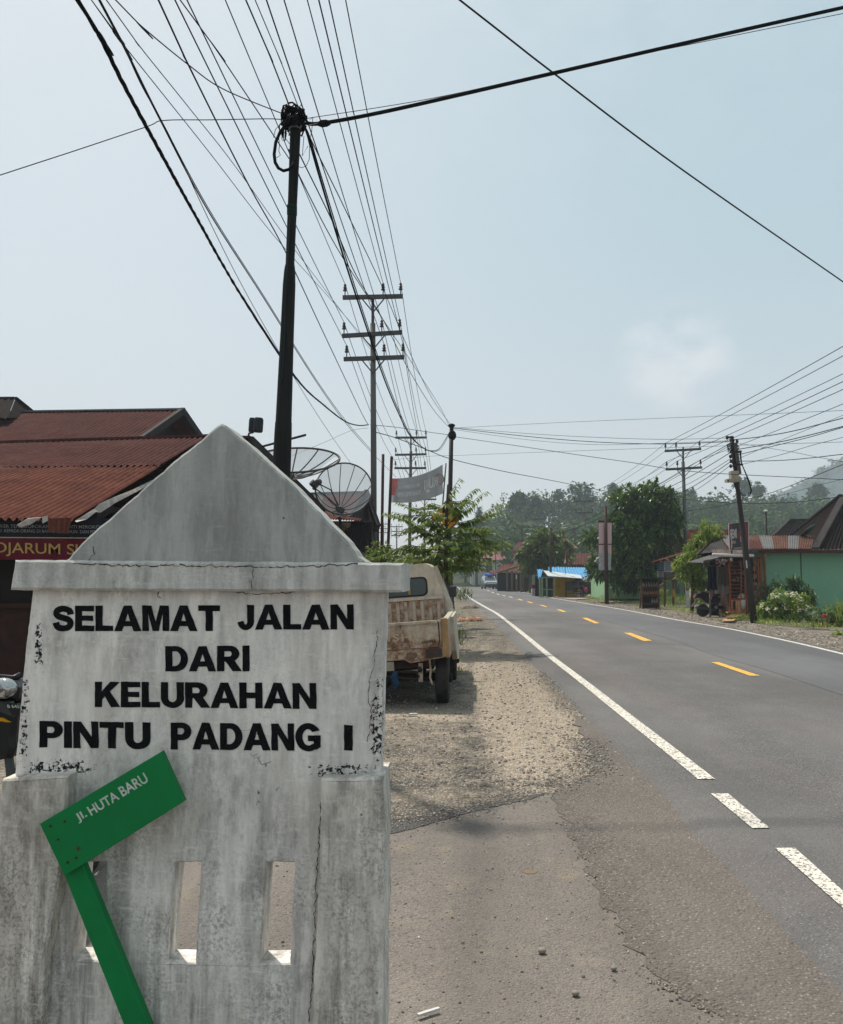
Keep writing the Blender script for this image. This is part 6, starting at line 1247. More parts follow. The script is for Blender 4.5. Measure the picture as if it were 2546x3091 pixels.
mb = MB(); mb.bar(lpx(2205, 1365), lpx(2239, 1363), .07); mb.bar(lpx(2213, 1403), lpx(2243, 1402), .06); mb.bar(lpx(2196, 1319), lpx(2216, 1322), .05)
for y in (1330, 1340, 1350, 1372, 1380, 1390, 1398, 1408): mb.lathe([(px(8, YL), -.02), (px(8, YL), .02)], ff(1 - (y - 1316) / 565), (0.1, 0, 1), 10)
for x, y in ((2206, 1378), (2208, 1392), (2207, 1407), (2196, 1321), (2226, 1332)): mb.ball(lpx(x, y), .05, 6, 5, (1, 1, 1.3))
mb.build('bracket', m_iron, lp)
mb = MB(); mb.bar(lpx(2221, 1337), lpx(2234, 1431), .1, .05); mb.build('conduit', m_steel, lp)
mb = MB(); rk = random.Random(8)
for pts in ([(2237, 1366), (2240, 1400), (2256, 1440), (2266, 1470), (2268, 1483), (2258, 1495), (2244, 1495), (2234, 1484)], [(2234, 1364), (2238, 1395), (2262, 1450), (2270, 1480), (2264, 1497), (2250, 1504), (2240, 1502)], [(2217, 1456), (2222, 1476), (2228, 1488)], [(2220, 1457), (2225, 1470)],
            [(2196, 1340), (2198, 1352), (2206, 1360), (2224, 1362)], [(2225, 1340), (2232, 1350), (2230, 1358)]): mb.tube([lpx(*p) for p in pts], .014, 6)
for _ in range(14): y = rk.uniform(1335, 1358); mb.tube([lpx(2203 + rk.uniform(-4, 4), y), lpx(2200 + rk.uniform(-6, 2), y + 6), lpx(2212, y + 10)], .008, 4)
mb.build('cables', m_cable, lp, smooth=True)
mb = MB(); mb.quad(lpx(2252, 1692, -.16), lpx(2256, 1692, -.16), lpx(2258, 1714, -.16), lpx(2254, 1716, -.16)); mb.build('paper_scrap', m_whitew, lp)
# --- white and red painted plank, notice board, bottle rack
pk = thing('painted_plank', 'upright plank painted white with a red top band', 'plank', tuple(G(2076, 1833)))
mb = MB(); mb.prism([P(2069, 1752, 38.6), P(2079, 1756, 38.6), P(2084, 1832, 38.6), P(2074, 1833, 38.6)], (0, .05, 0)); mb.build('board', M('white_peeling_paint', (0.6, 0.58, 0.57), .7, col2=(.35, .33, .33), scale=6), pk)
mb = MB(); mb.prism([P(2070.5, 1763, 38.58), P(2079.5, 1764, 38.58), P(2081, 1782, 38.58), P(2071.5, 1782, 38.58)], (0, .02, 0)); mb.build('red_band', M('red_band_paint', (0.24, 0.02, 0.03), .6), pk)
YN = 40.0
nb = thing('notice_board', 'roofed wooden notice board with posters on tall posts', 'notice board', (P(2020, 1731, YN).x, YN, dip(YN)))
mb = MB(); corrug(mb, P(1966, 1698, YN - .6), P(1990, 1690, YN + .6), P(2070, 1664, YN + .6), P(2060, 1672, YN - .6), pitch=.12, amp=.02, nt=3); mb.build('roof', m_rust, nb, smooth=True)
for x in (2006, 2031): mb = MB(); mb.bar(P(x, 1690, YN), Vector((P(x, 1731, YN).x, YN, dip(YN))), .09); mb.build('post', m_brown, nb)
for q, m, nm in (((1986, 1699, 2004, 1724), M('blue_poster', (0.03, 0.08, 0.16), .6), 'blue_poster'), ((1986, 1722, 2004, 1745), M('grey_poster', (0.25, 0.25, 0.24), .7), 'grey_poster'), ((2005, 1693, 2029, 1727), M('white_poster', (0.42, 0.42, 0.45), .7, col2=(.12, .12, .2), scale=14), 'white_poster'), ((2009, 1727, 2029, 1744), m_wood, 'board')):
    mb = MB(); mb.bbox(tuple(P(q[0], q[3], YN - .06)), tuple(P(q[2], q[1], YN - .03))); p_ = mb.build(nm, m, nb)
    if nm != 'board':
        mb = MB()
        for k in range(5): yy = q[1] + 5 + k * (q[3] - q[1] - 7) / 5; mb.bbox(tuple(P(q[0] + 6, yy + 1.6, YN - .068)), tuple(P(q[2] - 3 - (k % 2) * 4, yy, YN - .061)))
        mb.build('printed_lines', M('dark_print', (0.06, .06, .09), .8) if nm != 'blue_poster' else m_gt, p_)
mb = MB(); mb.bar(P(1990, 1770, YN), P(2028, 1748, YN), .12, .05); mb.build('brace', m_wood, nb)
mb = MB(); mb.tube([P(2040, 1742, YN - .1), P(2048, 1791, YN - .1)], .09, 10); mb.top('rolled_mat', M('grey_mat', (0.09, 0.095, 0.1), .8), 'rolled grey mat hanging by the notice board post', 'mat')
mb = MB(); mb.tube([P(2034, 1780, YN - .1), P(2037, 1802, YN - .1)], [.05, .08], 8); mb.top('yellow_bag', M('yellow_plastic', (0.45, 0.27, 0.02), .5), 'yellow plastic bag hanging below the rolled mat', 'bag')
YRk = 37.2; rkb = thing('bottle_rack', 'dark wooden roadside rack holding rows of petrol bottles', 'rack', (P(1963, 1731, YRk).x, YRk, dip(YRk)))
mb = MB()
for x in (1938, 1988):
    for d in (0, .4): mb.bar(P(x, 1748, YRk + d), Vector((P(x, 1731, YRk).x, YRk + d, dip(YRk))), .06)
mb.build('frame', m_brown, rkb)
mb = MB(); mb.bbox(tuple(P(1930, 1748, YRk - .1)), tuple(P(1998, 1743, YRk + .5))); mb.build('top', m_blackwood, rkb)
for y in (1775, 1798, 1824): mb = MB(); mb.bbox(tuple(P(1938, y + 3, YRk)), tuple(P(1988, y, YRk + .4))); mb.bbox(tuple(P(1938, y - 4, YRk - .02)), tuple(P(1988, y + 2, YRk))); mb.build('shelf', M('red_brown_board', (0.11, 0.03, 0.025), .8), rkb)
mb = MB(); mb.bbox(tuple(P(1938, 1836, YRk + .42)), tuple(P(1988, 1748, YRk + .44))); mb.build('back_board', m_dark, rkb)
m_pet = M('amber_petrol', (0.3, 0.17, 0.07), .2, spec=.6); m_petg = M('green_grey_petrol', (0.22, 0.23, 0.2), .2, spec=.6)
bt = MB(); bt.lathe([(.05, 0), (.052, .14), (.03, .19), (.016, .22), (.016, .26)], (0, 0, 0), (0, 0, 1), 10)
for lab, y, xs, m in (('dusty bottle on the highest shelf of the dark rack', 1775, (1944, 1952, 1960, 1968, 1976, 1983), m_petg), ('amber petrol bottle on the middle shelf of the dark rack', 1798, (1943, 1950, 1957, 1964, 1971, 1978, 1984), m_pet), ('large pale bottle on the lowest shelf of the dark rack', 1824, (1970, 1977, 1984), m_petg)):
    for x in xs:
        p = P(x, y, YRk + .15)
        o = bt.build('petrol_bottle', m) if not any(k.name.startswith('petrol_bottle') and k.data.materials[0] == m for k in S.objects) else None
        if o is None: src = [k for k in S.objects if k.name.startswith('petrol_bottle') and k.data.materials[0] == m][0]; o = src.copy(); S.collection.objects.link(o)
        o.location = p; tag(o, lab, 'bottle', lab.split(' of ')[0].replace('bottle', 'bottles'))
# --- red gable house with pale green wall
YM = 49.0
rg = thing('red_gabled_house', 'pale green house with red corrugated gable roof beside the mango tree', 'house', (P(1960, 1731, YM).x, YM + 3, dip(YM)))
fa, fb, fc = P(2050, 1599, YM - 1), P(2034, 1670, YM - 1), P(2094, 1676, YM - 2.4)
mb = MB(); corrug(mb, fc, fa, P(2205, 1598, YM + 3), P(2260, 1668, YM + 2), pitch=.14, amp=.024, nt=5); mb.build('roof', m_rust, rg, smooth=True)
mb = MB(); mb.bar(fa, fb, .1, .22); mb.bar(fa, fc, .06, .1); mb.build('barge_board', M('cream_barge_board', (0.3, 0.24, 0.15), .7), rg)
mb = MB(); mb.add([fa + Vector((.1, .5, -.1)), fb + Vector((.1, .5, 0)), fc + Vector((0, .9, 0))], [(0, 1, 2)]); mb.build('gable', m_dark, rg)
front_box(1836, 2070, 1700, YM, 5, 'wall', m_mint2, rg); front_box(1832, 2074, 1808, YM - .06, .2, 'plinth', M('dark_plinth', (0.06, 0.05, 0.045), .9), rg)
mb = MB(); mb.quad(fa, P(2205, 1598, YM + 3), Vector((P(2100, 1731, YM).x, YM + 8, 2.5)), Vector((fb.x, YM + 5, 2.5))); mb.quad(P(1830, 1699, YM - .4), P(2040, 1697, YM - .4), P(2040, 1640, YM + 5), P(1830, 1640, YM + 5)); mb.build('back_roof', m_rustd, rg)
# --- vertical banner on pole
YV = 43.3
plain_pole('dark brown pole holding the tall faded pink banner', (1829, 1528), (1831, 1731), YV, .11, .07, m_rpole)
vb = thing('vertical_banner', 'tall faded pink and grey advertising banner seen from behind', 'banner', tuple(P(1828, 1721, YV - .2)))
mb = MB(); Z = lambda x, y: P(x, y, YV + .16)
mb.quad(Z(1808.5, 1574.5), Z(1847.5, 1575.5), Z(1846.5, 1670), Z(1808, 1670), 0); mb.quad(Z(1808, 1670), Z(1846.5, 1670), Z(1845, 1721), Z(1807.5, 1721), 1)
def bangrad():
    n = NT('faded_pink_cloth'); b = n.noise(1.2, 4, .6); return n.bsdf(n.mix(n.ramp(b, [(.35, 0.), (.65, 1.)]), (0.62, 0.38, 0.4), (0.56, 0.41, 0.42)), .8)
mb.build('cloth', [bangrad(), M('faded_grey_cloth', (0.52, 0.53, 0.53), .8)], vb)
mb = MB(); Zt = lambda x, y: P(x, y, YV + .145); text_on(mb, 'ONLINE', Zt(1821, 1660), Zt(1821, 1596), Zt(1827, 1660), lift=-.004, bold=.02); text_on(mb, '50', Zt(1812, 1677), Zt(1827, 1677), Zt(1812, 1694), mirror=True, bold=.02); text_on(mb, 'G', Zt(1820, 1652), Zt(1828, 1652), Zt(1820, 1673), mirror=True, bold=.02)
mb.tube([Zt(1825.5 + 4 * math.cos(a), 1590 + 6 * math.sin(a)) for a in [i * .5 for i in range(14)]], .025, 5); mb.build('lettering', M('pale_print', (0.5, 0.46, 0.46), .8), vb)
mb = MB(); mb.bar(Z(1807, 1574), Z(1849, 1575), .05, .09); mb.build('crossbar', M('dark_red_bar', (0.08, 0.015, 0.02), .7), vb); mb = MB(); mb.bar(Z(1807, 1643), Z(1847.5, 1643), .03, .05); mb.build('crossbar', M('dark_red_bar', (0.08, 0.015, 0.02), .7), vb)
# --- blue roofed stall and neighbours
YE = 56.0
fct = MB(); q = [G(1662, 1806), G(1700, 1800), G(1820, 1797), G(1826, 1806), G(1740, 1812)]; fct.add([p + Vector((0, 0, .06)) for p in q] + [p + Vector((0, 0, -.1)) for p in q], [(0, 1, 2, 3, 4)] + [(i, (i + 1) % 5, 5 + (i + 1) % 5, 5 + i) for i in range(5)])
tag(fct.build('forecourt', M('pale_concrete_slab', (0.36, 0.31, 0.26), .9)), 'pale concrete forecourt of the stall', 'pavement', kind='structure')
bs_ = thing('blue_roofed_stall', 'yellow walled food stall under a bright blue sheet roof', 'stall', (P(1720, 1731, YE).x, YE, dip(YE)))
m_blue = M('bright_blue_sheet', (0.085, 0.32, 0.56), .6, col2=(0.05, 0.22, 0.42), scale=3, stretch=(4, 1, .5))
mb = MB(); corrug(mb, P(1656, 1741, YE + .3), P(1656, 1711.5, YE + 3), P(1764, 1713, YE + 3), P(1790, 1748, YE + .3), pitch=.2, amp=.03, nt=3); mb.build('roof', m_blue, bs_, smooth=True)
mb = MB(); corrug(mb, P(1626, 1748, YE - .3), P(1622, 1718.5, YE + 1.5), P(1640, 1718.5, YE + 1.5), P(1634, 1744, YE - .3), pitch=.2, amp=.03, nt=3); mb.build('side_roof', m_blue, bs_, smooth=True)
mb = MB(); mb.prism([P(1641, 1723, YE + .3), P(1655, 1739.5, YE - 1.4), P(1759, 1747, YE - 1.4), P(1752, 1737, YE + .3)], (0, .01, .03)); mb.build('awning', M('pale_awning', (0.58, 0.63, 0.66), .5), bs_)
m_yw = M('yellow_boards', (0.6, 0.38, 0.03), .7, col2=(.5, .3, .03), scale=7, stretch=(6, 1, .3))
mb = MB(); mb.bbox(tuple(P(1676, 1800, YE)), tuple(P(1709, 1741, YE + .1))); mb.bbox(tuple(P(1709, 1800, YE + .12)), tuple(P(1765, 1742, YE + .22)))
for x in (1682, 1688, 1694, 1701): mb.bbox(tuple(P(x, 1799, YE - .02)), tuple(P(x + .8, 1742, YE)))
mb.build('wall', m_yw, bs_)
mb = MB(); mb.bbox(tuple(P(1672, 1770, YE - .3)), tuple(P(1690, 1768, YE))); mb.build('counter', M('yellow_trim', (0.5, .32, .04)), bs_)
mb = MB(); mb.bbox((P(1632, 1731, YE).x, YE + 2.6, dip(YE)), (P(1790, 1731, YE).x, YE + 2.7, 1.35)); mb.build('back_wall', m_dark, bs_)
gs = thing('green_stall_frame', 'open stall of pale green posts with green lower panels', 'stall', (P(1650, 1731, YE).x, YE, dip(YE)))
m_pg = M('pale_green_post', (0.26, 0.36, 0.24), .7)
for x in (1630, 1637, 1651, 1672): mb = MB(); mb.bar(P(x, 1742, YE - .4), Vector((P(x, 1731, YE - .4).x, YE - .4, dip(YE))), .1); mb.build('post', m_pg, gs)
mb = MB(); mb.bbox(tuple(P(1638, 1799, YE - .38)), tuple(P(1651, 1778, YE - .34))); mb.bbox(tuple(P(1664, 1797, YE - .38)), tuple(P(1673, 1782, YE - .34))); mb.build('panel', M('bottle_green_panel', (0.02, 0.12, 0.06), .6), gs)
mb = MB(); mb.bar(P(1629, 1743, YE - .4), P(1674, 1743, YE - .4), .08); mb.bar(P(1630, 1778, YE - .4), P(1674, 1780, YE - .4), .06); mb.build('rail', m_pg, gs)
rw = thing('gate_wall', 'low wall painted red over white with pale railings on top', 'wall', (P(1617, 1731, 60).x, 60, dip(60)))
front_box(1607, 1627, 1776, 60, .25, 'white_base', M('dirty_white_paint', (0.42, .41, .4), .8), rw); mb = MB(); mb.bbox(tuple(P(1607, 1776, 59.98)), tuple(P(1627.5, 1765, 60.27))); mb.build('red_band', M('dull_red_paint', (0.17, 0.02, 0.025), .7), rw)
mb = MB()
for k in range(6): mb.bar(P(1608.5 + k * 3.4, 1765, 60.1), P(1608.5 + k * 3.4, 1735 + 2 * (k % 2), 60.1), .05)
mb.bar(P(1607, 1742, 60.1), P(1626, 1744, 60.1), .05); mb.build('railing', m_pg, rw)
# tarp fence, cloths, bin
YT = 54.6
tf = thing('tarpaulin_fence', 'dark tarpaulin screen stretched on a wooden rail in front of the stall', 'screen', (P(1760, 1731, YT).x, YT, dip(YT)))
mb = MB(); 
for x in (1708, 1760, 1811): mb.bar(P(x, 1754, YT), Vector((P(x, 1731, YT).x, YT, dip(YT))), .06)
mb.bar(P(1707, 1757, YT), P(1812, 1758, YT), .05); mb.bar(P(1707, 1791, YT), P(1790, 1791, YT), .06); mb.build('frame', m_blackwood, tf)
mb = MB(); mb.bbox(tuple(P(1709, 1783, YT + .05)), tuple(P(1732, 1757, YT + .08))); mb.build('tarp', M('grey_tarp', (0.06, 0.062, 0.058), .8), tf); mb = MB(); mb.bbox(tuple(P(1764, 1790, YT + .09)), tuple(P(1811, 1757, YT + .12))); mb.build('tarp', M('grey_tarp', (0.06, 0.062, 0.058), .8), tf)
mb = MB(); mb.prism([P(1729, 1756, YT + .4), P(1745, 1746, YT + 1.5), P(1797, 1747, YT + 1.5), P(1790, 1753, YT + .2)], (0, 0, .03)); mb.build('roof_sheet', M('brown_grey_sheet', (0.1, 0.085, 0.08), .8), tf)
def plaid(name, a, b, s):
    n = NT(name); v = n.coords((s, s, s)); X, Y, Z = n.sep(v); fx = n.math('GREATER_THAN', n.math('FRACT', X), .82); fz = n.math('GREATER_THAN', n.math('FRACT', Z), .82)
    return n.bsdf(n.mix(n.math('MAXIMUM', fx, fz), a, b), .9)
cloth('dark plaid sarong drying on the wooden rail', 1731, 1764, 1757, 1784, YT - .05, plaid('dark_plaid', (0.018, 0.014, 0.02), (0.1, 0.08, 0.09), 2.5), 1)
cloth('white and red striped cloth drying under the plaid sarong', 1728, 1782, 1784, 1801, YT + .12, plaid('red_white_stripe', (0.4, 0.38, 0.37), (0.25, 0.03, 0.04), 2.2), 4)
for o in S.objects:
    if o.name.startswith('hanging_cloth') and o.get('label', '').find('drying') > 0: o['group'] = 'cloths drying on the rail'
bn2 = thing('plastic_bin', 'big grey plastic bin standing by the drying cloths', 'bin', tuple(G(1784, 1799)))
mb = MB(); c = G(1784, 1799); mb.lathe([(px(7, YT), 0), (px(9.3, YT), px(24, YT)), (px(10, YT), px(25, YT)), (px(8.5, YT), px(25, YT)), (px(6.5, YT), .1)], c + Vector((0, -.6, 0)), (0, 0, 1), 18); mb.build('tub', M('grey_plastic_tub', (0.15, 0.17, 0.18), .5), bn2, smooth=False)
mb = MB(); mb.ball(P(1770, 1780, YT - .3), .12, 8, 6, (1, 1, 1.4)); mb.top('pink_bag', M('pink_plastic', (0.45, 0.05, 0.15), .5), 'pink plastic bag hanging beside the grey bin', 'bag')
mb = MB(); mb.tube([P(1795 + k * 6, 1775 + 6 * (k % 2), YT - .1) for k in range(4)] + [P(1812, 1790, YT - .1), P(1796, 1790, YT - .1)], .03, 5); mb.top('child_bicycle', M('red_frame', (0.3, 0.05, 0.06), .5), 'small red metal frame leaning beside the grey bin', 'frame')
fl = thing('flag', 'red and white flag drooping over the blue roof', 'flag', tuple(P(1708, 1795, YE - .2)))
mb = MB(); mb.tube([P(1708, 1797, YE - .2), P(1707, 1720, YE - .2), P(1712, 1652, YE - .2)], .02, 6); mb.build('staff', m_wood, fl)
mb = MB(); pa = [P(1712, 1656, YE - .2), P(1713.5, 1670, YE - .3), P(1716, 1700, YE - .1)]; pb = [P(1711, 1661, YE - .2), P(1709, 1682, YE - .1), P(1709, 1697, YE - .3)]; pc_ = [P(1709.5, 1670, YE - .25), P(1705, 1690, YE - .3), P(1703, 1702, YE - .1)]
mb.add(pa + pb + pc_, [(0, 1, 4, 3), (1, 2, 5, 4)], 0); mb.add(pa + pb + pc_, [(3, 4, 7, 6), (4, 5, 8, 7)], 1); mb.build('cloth', [M('flag_red', (0.45, 0.02, 0.03), .8), M('flag_white', (0.6, .58, .57), .8)], fl)
# --- red roofed house behind, more roofs
rh = thing('red_roofed_house', 'house with big dull red roof behind the blue stall', 'house', (P(1750, 1731, 76).x, 77, dip(76)))
mb = MB(); corrug(mb, P(1692, 1706, 75), P(1697, 1669, 79), P(1803, 1670, 79), P(1806, 1708, 75), pitch=.25, amp=.03, nt=3); mb.build('roof', m_rustd, rh); mb = MB(); mb.add([P(1697, 1668, 79), P(1691, 1707, 75), P(1688, 1708, 79.5)], [(0, 1, 2)]); mb.bar(P(1692, 1708, 75), P(1806, 1709, 75), .1, .25); mb.build('fascia', m_blackwood, rh)
front_box(1693, 1800, 1707, 75.4, 5, 'wall', m_whitew, rh)
def simple_house(label, eave, ridge, Y, roofm, wallm, name='house', d=4, cat='house'):
    (x0, x1, ye), (r0, r1, yr) = eave, ridge; o = thing(name, label, cat, (P((x0 + x1) / 2, 1731, Y).x, Y, dip(Y)))
    A_, B_, C_, D_ = P(x0, ye, Y), P(r0, yr, Y + d), P(r1, yr, Y + d), P(x1, ye, Y); mb = MB(); corrug(mb, D_, C_, B_, A_, pitch=.3, amp=.03, nt=3); mb.build('roof', roofm, o)
    mb = MB(); mb.quad(B_, C_, Vector((D_.x, Y + 2 * d, D_.z)), Vector((A_.x, Y + 2 * d, A_.z))); mb.add([B_, A_, Vector((A_.x, Y + 2 * d, A_.z))], [(0, 1, 2)]); mb.add([C_, D_, Vector((D_.x, Y + 2 * d, D_.z))], [(0, 1, 2)]); mb.build('back_roof', roofm, o)
    mb = MB(); mb.bbox((A_.x + .3, Y + .4, dip(Y) - .2), (D_.x - .3, Y + 2 * d - .3, A_.z - .03)); w_ = mb.build('wall', wallm, o)
    mb = MB(); xm = (A_.x + D_.x) / 2; mb.bbox((xm - .5, Y + .36, dip(Y) + .9), (xm + .5, Y + .41, A_.z - .5)); mb.build('window', m_glassd, o)
    mb = MB(); mb.bar(B_ + Vector((0, 0, .05)), C_ + Vector((0, 0, .05)), .3, .1); mb.build('ridge_cap', roofm, o); return o
m_pinkroof = M('faded_pink_roof', (0.24, 0.085, 0.085), .7, col2=(.2, .075, .07), scale=1)
simple_house('house with faded pink roof under the drooping leaves', (1424, 1532, 1690), (1440, 1524, 1661), 150, m_pinkroof, m_whitew, d=5)
simple_house('dark thatch coloured roof higher up beyond the pink roof', (1470, 1560, 1648), (1490, 1545, 1620), 190, m_brownroof, m_wood, d=6)
simple_house('small rust roofed house partly behind the bushy green tree', (1563, 1625, 1660), (1567, 1618, 1634), 110, m_rustd, m_wood)
simple_house('brown hipped house peeping over the bushy green tree', (1672, 1746, 1655), (1690, 1705, 1622), 112, rustroof('brown_rust_roof', (0.2, 0.1, 0.07), (0.15, 0.07, 0.055), (.25, .14, .1)), m_wood)
# --- open rusty stall next to the car
YO = 82; os_ = thing('open_stall', 'open roadside stall of timber posts under rusty roof sheets', 'stall', (P(1570, 1731, YO).x, YO, dip(YO)))
mb = MB(); corrug(mb, P(1504, 1728, YO), P(1512, 1704, YO + 4), P(1575, 1704, YO + 4), P(1584, 1728, YO), pitch=.3, amp=.04, nt=3); mb.build('roof', m_rust, os_)
mb = MB(); corrug(mb, P(1476, 1733, YO + 3), P(1476, 1722, YO + 5), P(1500, 1722, YO + 5), P(1500, 1733, YO + 3), pitch=.3, amp=.04, nt=2); mb.build('side_roof', m_rust, os_)
mb = MB(); mb.bar(P(1502, 1729, YO - .3), P(1582, 1704, YO + .5), .25, .2); mb.bar(P(1566, 1719, YO - 4), P(1622, 1727, YO - 4), .15, .15); mb.build('beam', m_wood, os_)
mb = MB(); corrug(mb, P(1570, 1727, YO - 5), P(1568, 1720, YO - 3), P(1620, 1727, YO - 3), P(1618, 1731, YO - 5), pitch=.25, amp=.03, nt=2); mb.build('front_roof', m_brownroof, os_)
for x, y0, Y in ((1531, 1720, YO), (1546, 1722, YO), (1560, 1726, YO), (1573, 1724, YO - 4), (1580, 1724, YO - 4), (1600, 1726, YO - 4)): mb = MB(); mb.bar(P(x, y0, Y), Vector((P(x, 1731, Y).x, Y, dip(Y))), .18); mb.build('post', m_wood, os_)
mb = MB(); mb.bbox((P(1512, 1731, YO).x, YO + 3.5, dip(YO)), (P(1610, 1731, YO).x, YO + 3.7, 1.6)); mb.bbox(tuple(P(1572, 1775, YO - 3.9)), tuple(P(1586, 1740, YO - 3.7))); mb.build('back_wall', m_dark, os_)
mb = MB(); mb.bbox(tuple(P(1558, 1748, YO - .5)), tuple(P(1561, 1736, YO - .45))); mb.top('white_cloth', m_whitew, 'small white cloth hanging in the open stall', 'cloth')
pk2 = copy_tree(car); pk2.location = G(1519, 1776) + Vector((0, 16, 0)); pk2.location.z = dip(pk2.location.y); pk2.rotation_euler.z = .3; pk2.name = 'parked_car'; pk2['label'] = 'parked car half hidden behind the oncoming one beside the open stall'
# ------------------------------------------------------------------ vegetation
m_bark = M('brown_bark', (0.09, 0.065, 0.045), .9, col2=(.05, .04, .03), scale=9, stretch=(1, 1, .25), bump=.6)
def leafquad(mb, p, d, w, l, droop=0.0, m=0):
    """one pointed leaf: two bent halves"""
    d = d.normalized(); s = d.cross(Vector((0, 0, 1)))
    if s.length < .05: s = Vector((1, 0, 0))
    s = s.normalized() * w; tip = p + d * l + Vector((0, 0, -droop * l)); mid = p + d * l * .5 + Vector((0, 0, -droop * l * .25))
    b = len(mb.v); mb.v += [tuple(p), tuple(mid + s), tuple(tip), tuple(mid - s)]; mb.f.append((b, b + 1, b + 2, b + 3)); mb.m.append(m)
def rdir(rnd):
    z = rnd.uniform(-1, 1); a = rnd.uniform(0, 6.283); r = math.sqrt(1 - z * z); return Vector((r * math.cos(a), r * math.sin(a), z))
def crown(mb, blobs, n, size, rnd, droop=.3, shell=.55, aspect=.42):
    tot = sum(b[1] ** 2 for b in blobs)
    for c, r, sc in blobs:
        c = Vector(c); sub = [(rdir(rnd) * rnd.uniform(.6, 1.0), rnd.uniform(.25, .42)) for _ in range(16)]
        for _ in range(int(n * r * r / tot)):
            q, rr_ = rnd.choice(sub); v = q + rdir(rnd) * rr_ * rnd.random() ** .4
            p = c + Vector((v.x * r * sc[0], v.y * r * sc[1], v.z * r * sc[2]))
            d = rdir(rnd); d = (d + v.normalized() * .7 if v.length > .01 else d); L = size * rnd.uniform(.6, 1.3); leafquad(mb, p, d, L * aspect * .5, L, droop * rnd.uniform(0, 1.5))
def branchy(mb, base, top, r, blobs, rnd, n=3):
    base, top = Vector(base), Vector(top); mid = base.lerp(top, .5) + Vector((rnd.uniform(-.1, .1), rnd.uniform(-.1, .1), 0)) * r * 8
    mb.tube([base, mid, top], [r * 1.25, r, r * .75], 8)
    for c, br, sc in blobs[:14]:
        c = Vector(c); s_ = base.lerp(top, rnd.uniform(.6, 1)); mb.tube([s_, s_.lerp(c, .5) + Vector((0, 0, br * .15)), c], [r * .55, r * .35, r * .1], 5)
def tree(name, label, base, trunk_top, blobs, n, size, lm, seed, r=.18, group=None, droop=.3, aspect=.42, cat='tree'):
    rnd = random.Random(seed); base = Vector(base); o = thing(name, label, cat, tuple(base), group)
    mb = MB(); branchy(mb, base - Vector((0, 0, .1)), trunk_top, r, blobs, rnd); mb.build('trunk', m_bark, o, smooth=True)
    mb = MB(); crown(mb, blobs, n, size, rnd, droop, aspect=aspect); mb.build('crown', lm, o); return o
L_mango = leafmat('mango_leaves', [(0.020, 0.050, 0.016), (0.038, 0.094, 0.025), (0.076, 0.150, 0.034), (0.151, 0.198, 0.046)], .4, .16)
L_tree = leafmat('roadside_tree_leaves', [(0.05, 0.09, 0.02), (0.095, 0.15, 0.03), (0.16, 0.215, 0.042), (0.24, 0.265, 0.06)], .45, .38)
L_light = leafmat('light_green_leaves', [(0.107, 0.176, 0.027), (0.182, 0.272, 0.035), (0.278, 0.369, 0.052), (0.364, 0.389, 0.052)], .5, .35)
L_bush = leafmat('bushy_leaves', [(0.086, 0.155, 0.030), (0.169, 0.264, 0.040), (0.290, 0.374, 0.058), (0.364, 0.374, 0.099)], .5, .3)
L_mid = leafmat('olive_leaves', [(0.035, 0.065, 0.018), (0.065, 0.11, 0.025), (0.11, 0.15, 0.035), (0.16, 0.17, 0.045)], .5, .25)
L_for = leafmat('forest_leaves', [(0.017, 0.044, 0.022), (0.032, 0.069, 0.026), (0.051, 0.098, 0.033), (0.080, 0.122, 0.045)], .9, .12, 0.02)
L_palm = leafmat('palm_leaves', [(0.028, 0.068, 0.026), (0.057, 0.108, 0.038), (0.099, 0.149, 0.051)], .5, .2)
# --- leafy tree behind the truck: whorled branches with rows of drooping leaflets
YT_ = 17.0; rnd = random.Random(21)
tb0 = gz(P(1362, 1731, YT_).x, YT_); lt_ = thing('roadside_tree', 'young leafy tree with layered drooping fronds beside the pickup truck', 'tree', tuple(tb0))
stem_top = P(1352, 1462, YT_); mb = MB()
mb.tube([tb0 - Vector((0, 0, .1)), P(1350, 1800, YT_), P(1346, 1690, YT_), P(1348, 1560, YT_), stem_top], [.06, .05, .042, .03, .012], 8)
wood = mb; lv = MB()
def frond(start, az, L, rise, sag, rnd, dens=.036, leaf=.185):
    n = max(6, int(L / dens)); d = Vector((math.cos(az), math.sin(az), 0)); pts = []
    for i in range(n + 1):
        t = i / n; pts.append(start + d * (L * t) + Vector((0, 0, L * (rise * t - sag * t * t))) + Vector((0, 0, .02 * math.sin(t * 9 + az))))
    wood.tube(pts[::2] + [pts[-1]], [.009 * (1 - .8 * i / max(1, len(pts[::2]))) for i in range(len(pts[::2]) + 1)], 4)
    s = Vector((-d.y, d.x, 0))
    for i in range(int(n * .18), n + 1):
        t = i / n; l = leaf * (1.1 - .55 * t) * rnd.uniform(.8, 1.15)
        for sd in (-1, 1):
            v = (s * sd * rnd.uniform(.6, 1.0) + d * .5 + Vector((0, 0, rnd.uniform(-.45, .05)))); leafquad(lv, pts[i] + Vector((0, 0, rnd.uniform(-.01, .01))), v, l * .17, l, .45 * rnd.uniform(.5, 1.6))
    leafquad(lv, pts[-1], d + Vector((0, 0, -.5)), leaf * .12, leaf * .8, .3)
def pz(y): return P(1350, y, YT_).z
tiers = [(1500, 3, .5, .3), (1535, 4, .75, .45), (1575, 5, .95, .45), (1610, 6, 1.1, .42), (1640, 5, 1.2, .3), (1675, 6, 1.15, .2), (1692, 6, 1.0, .12)]
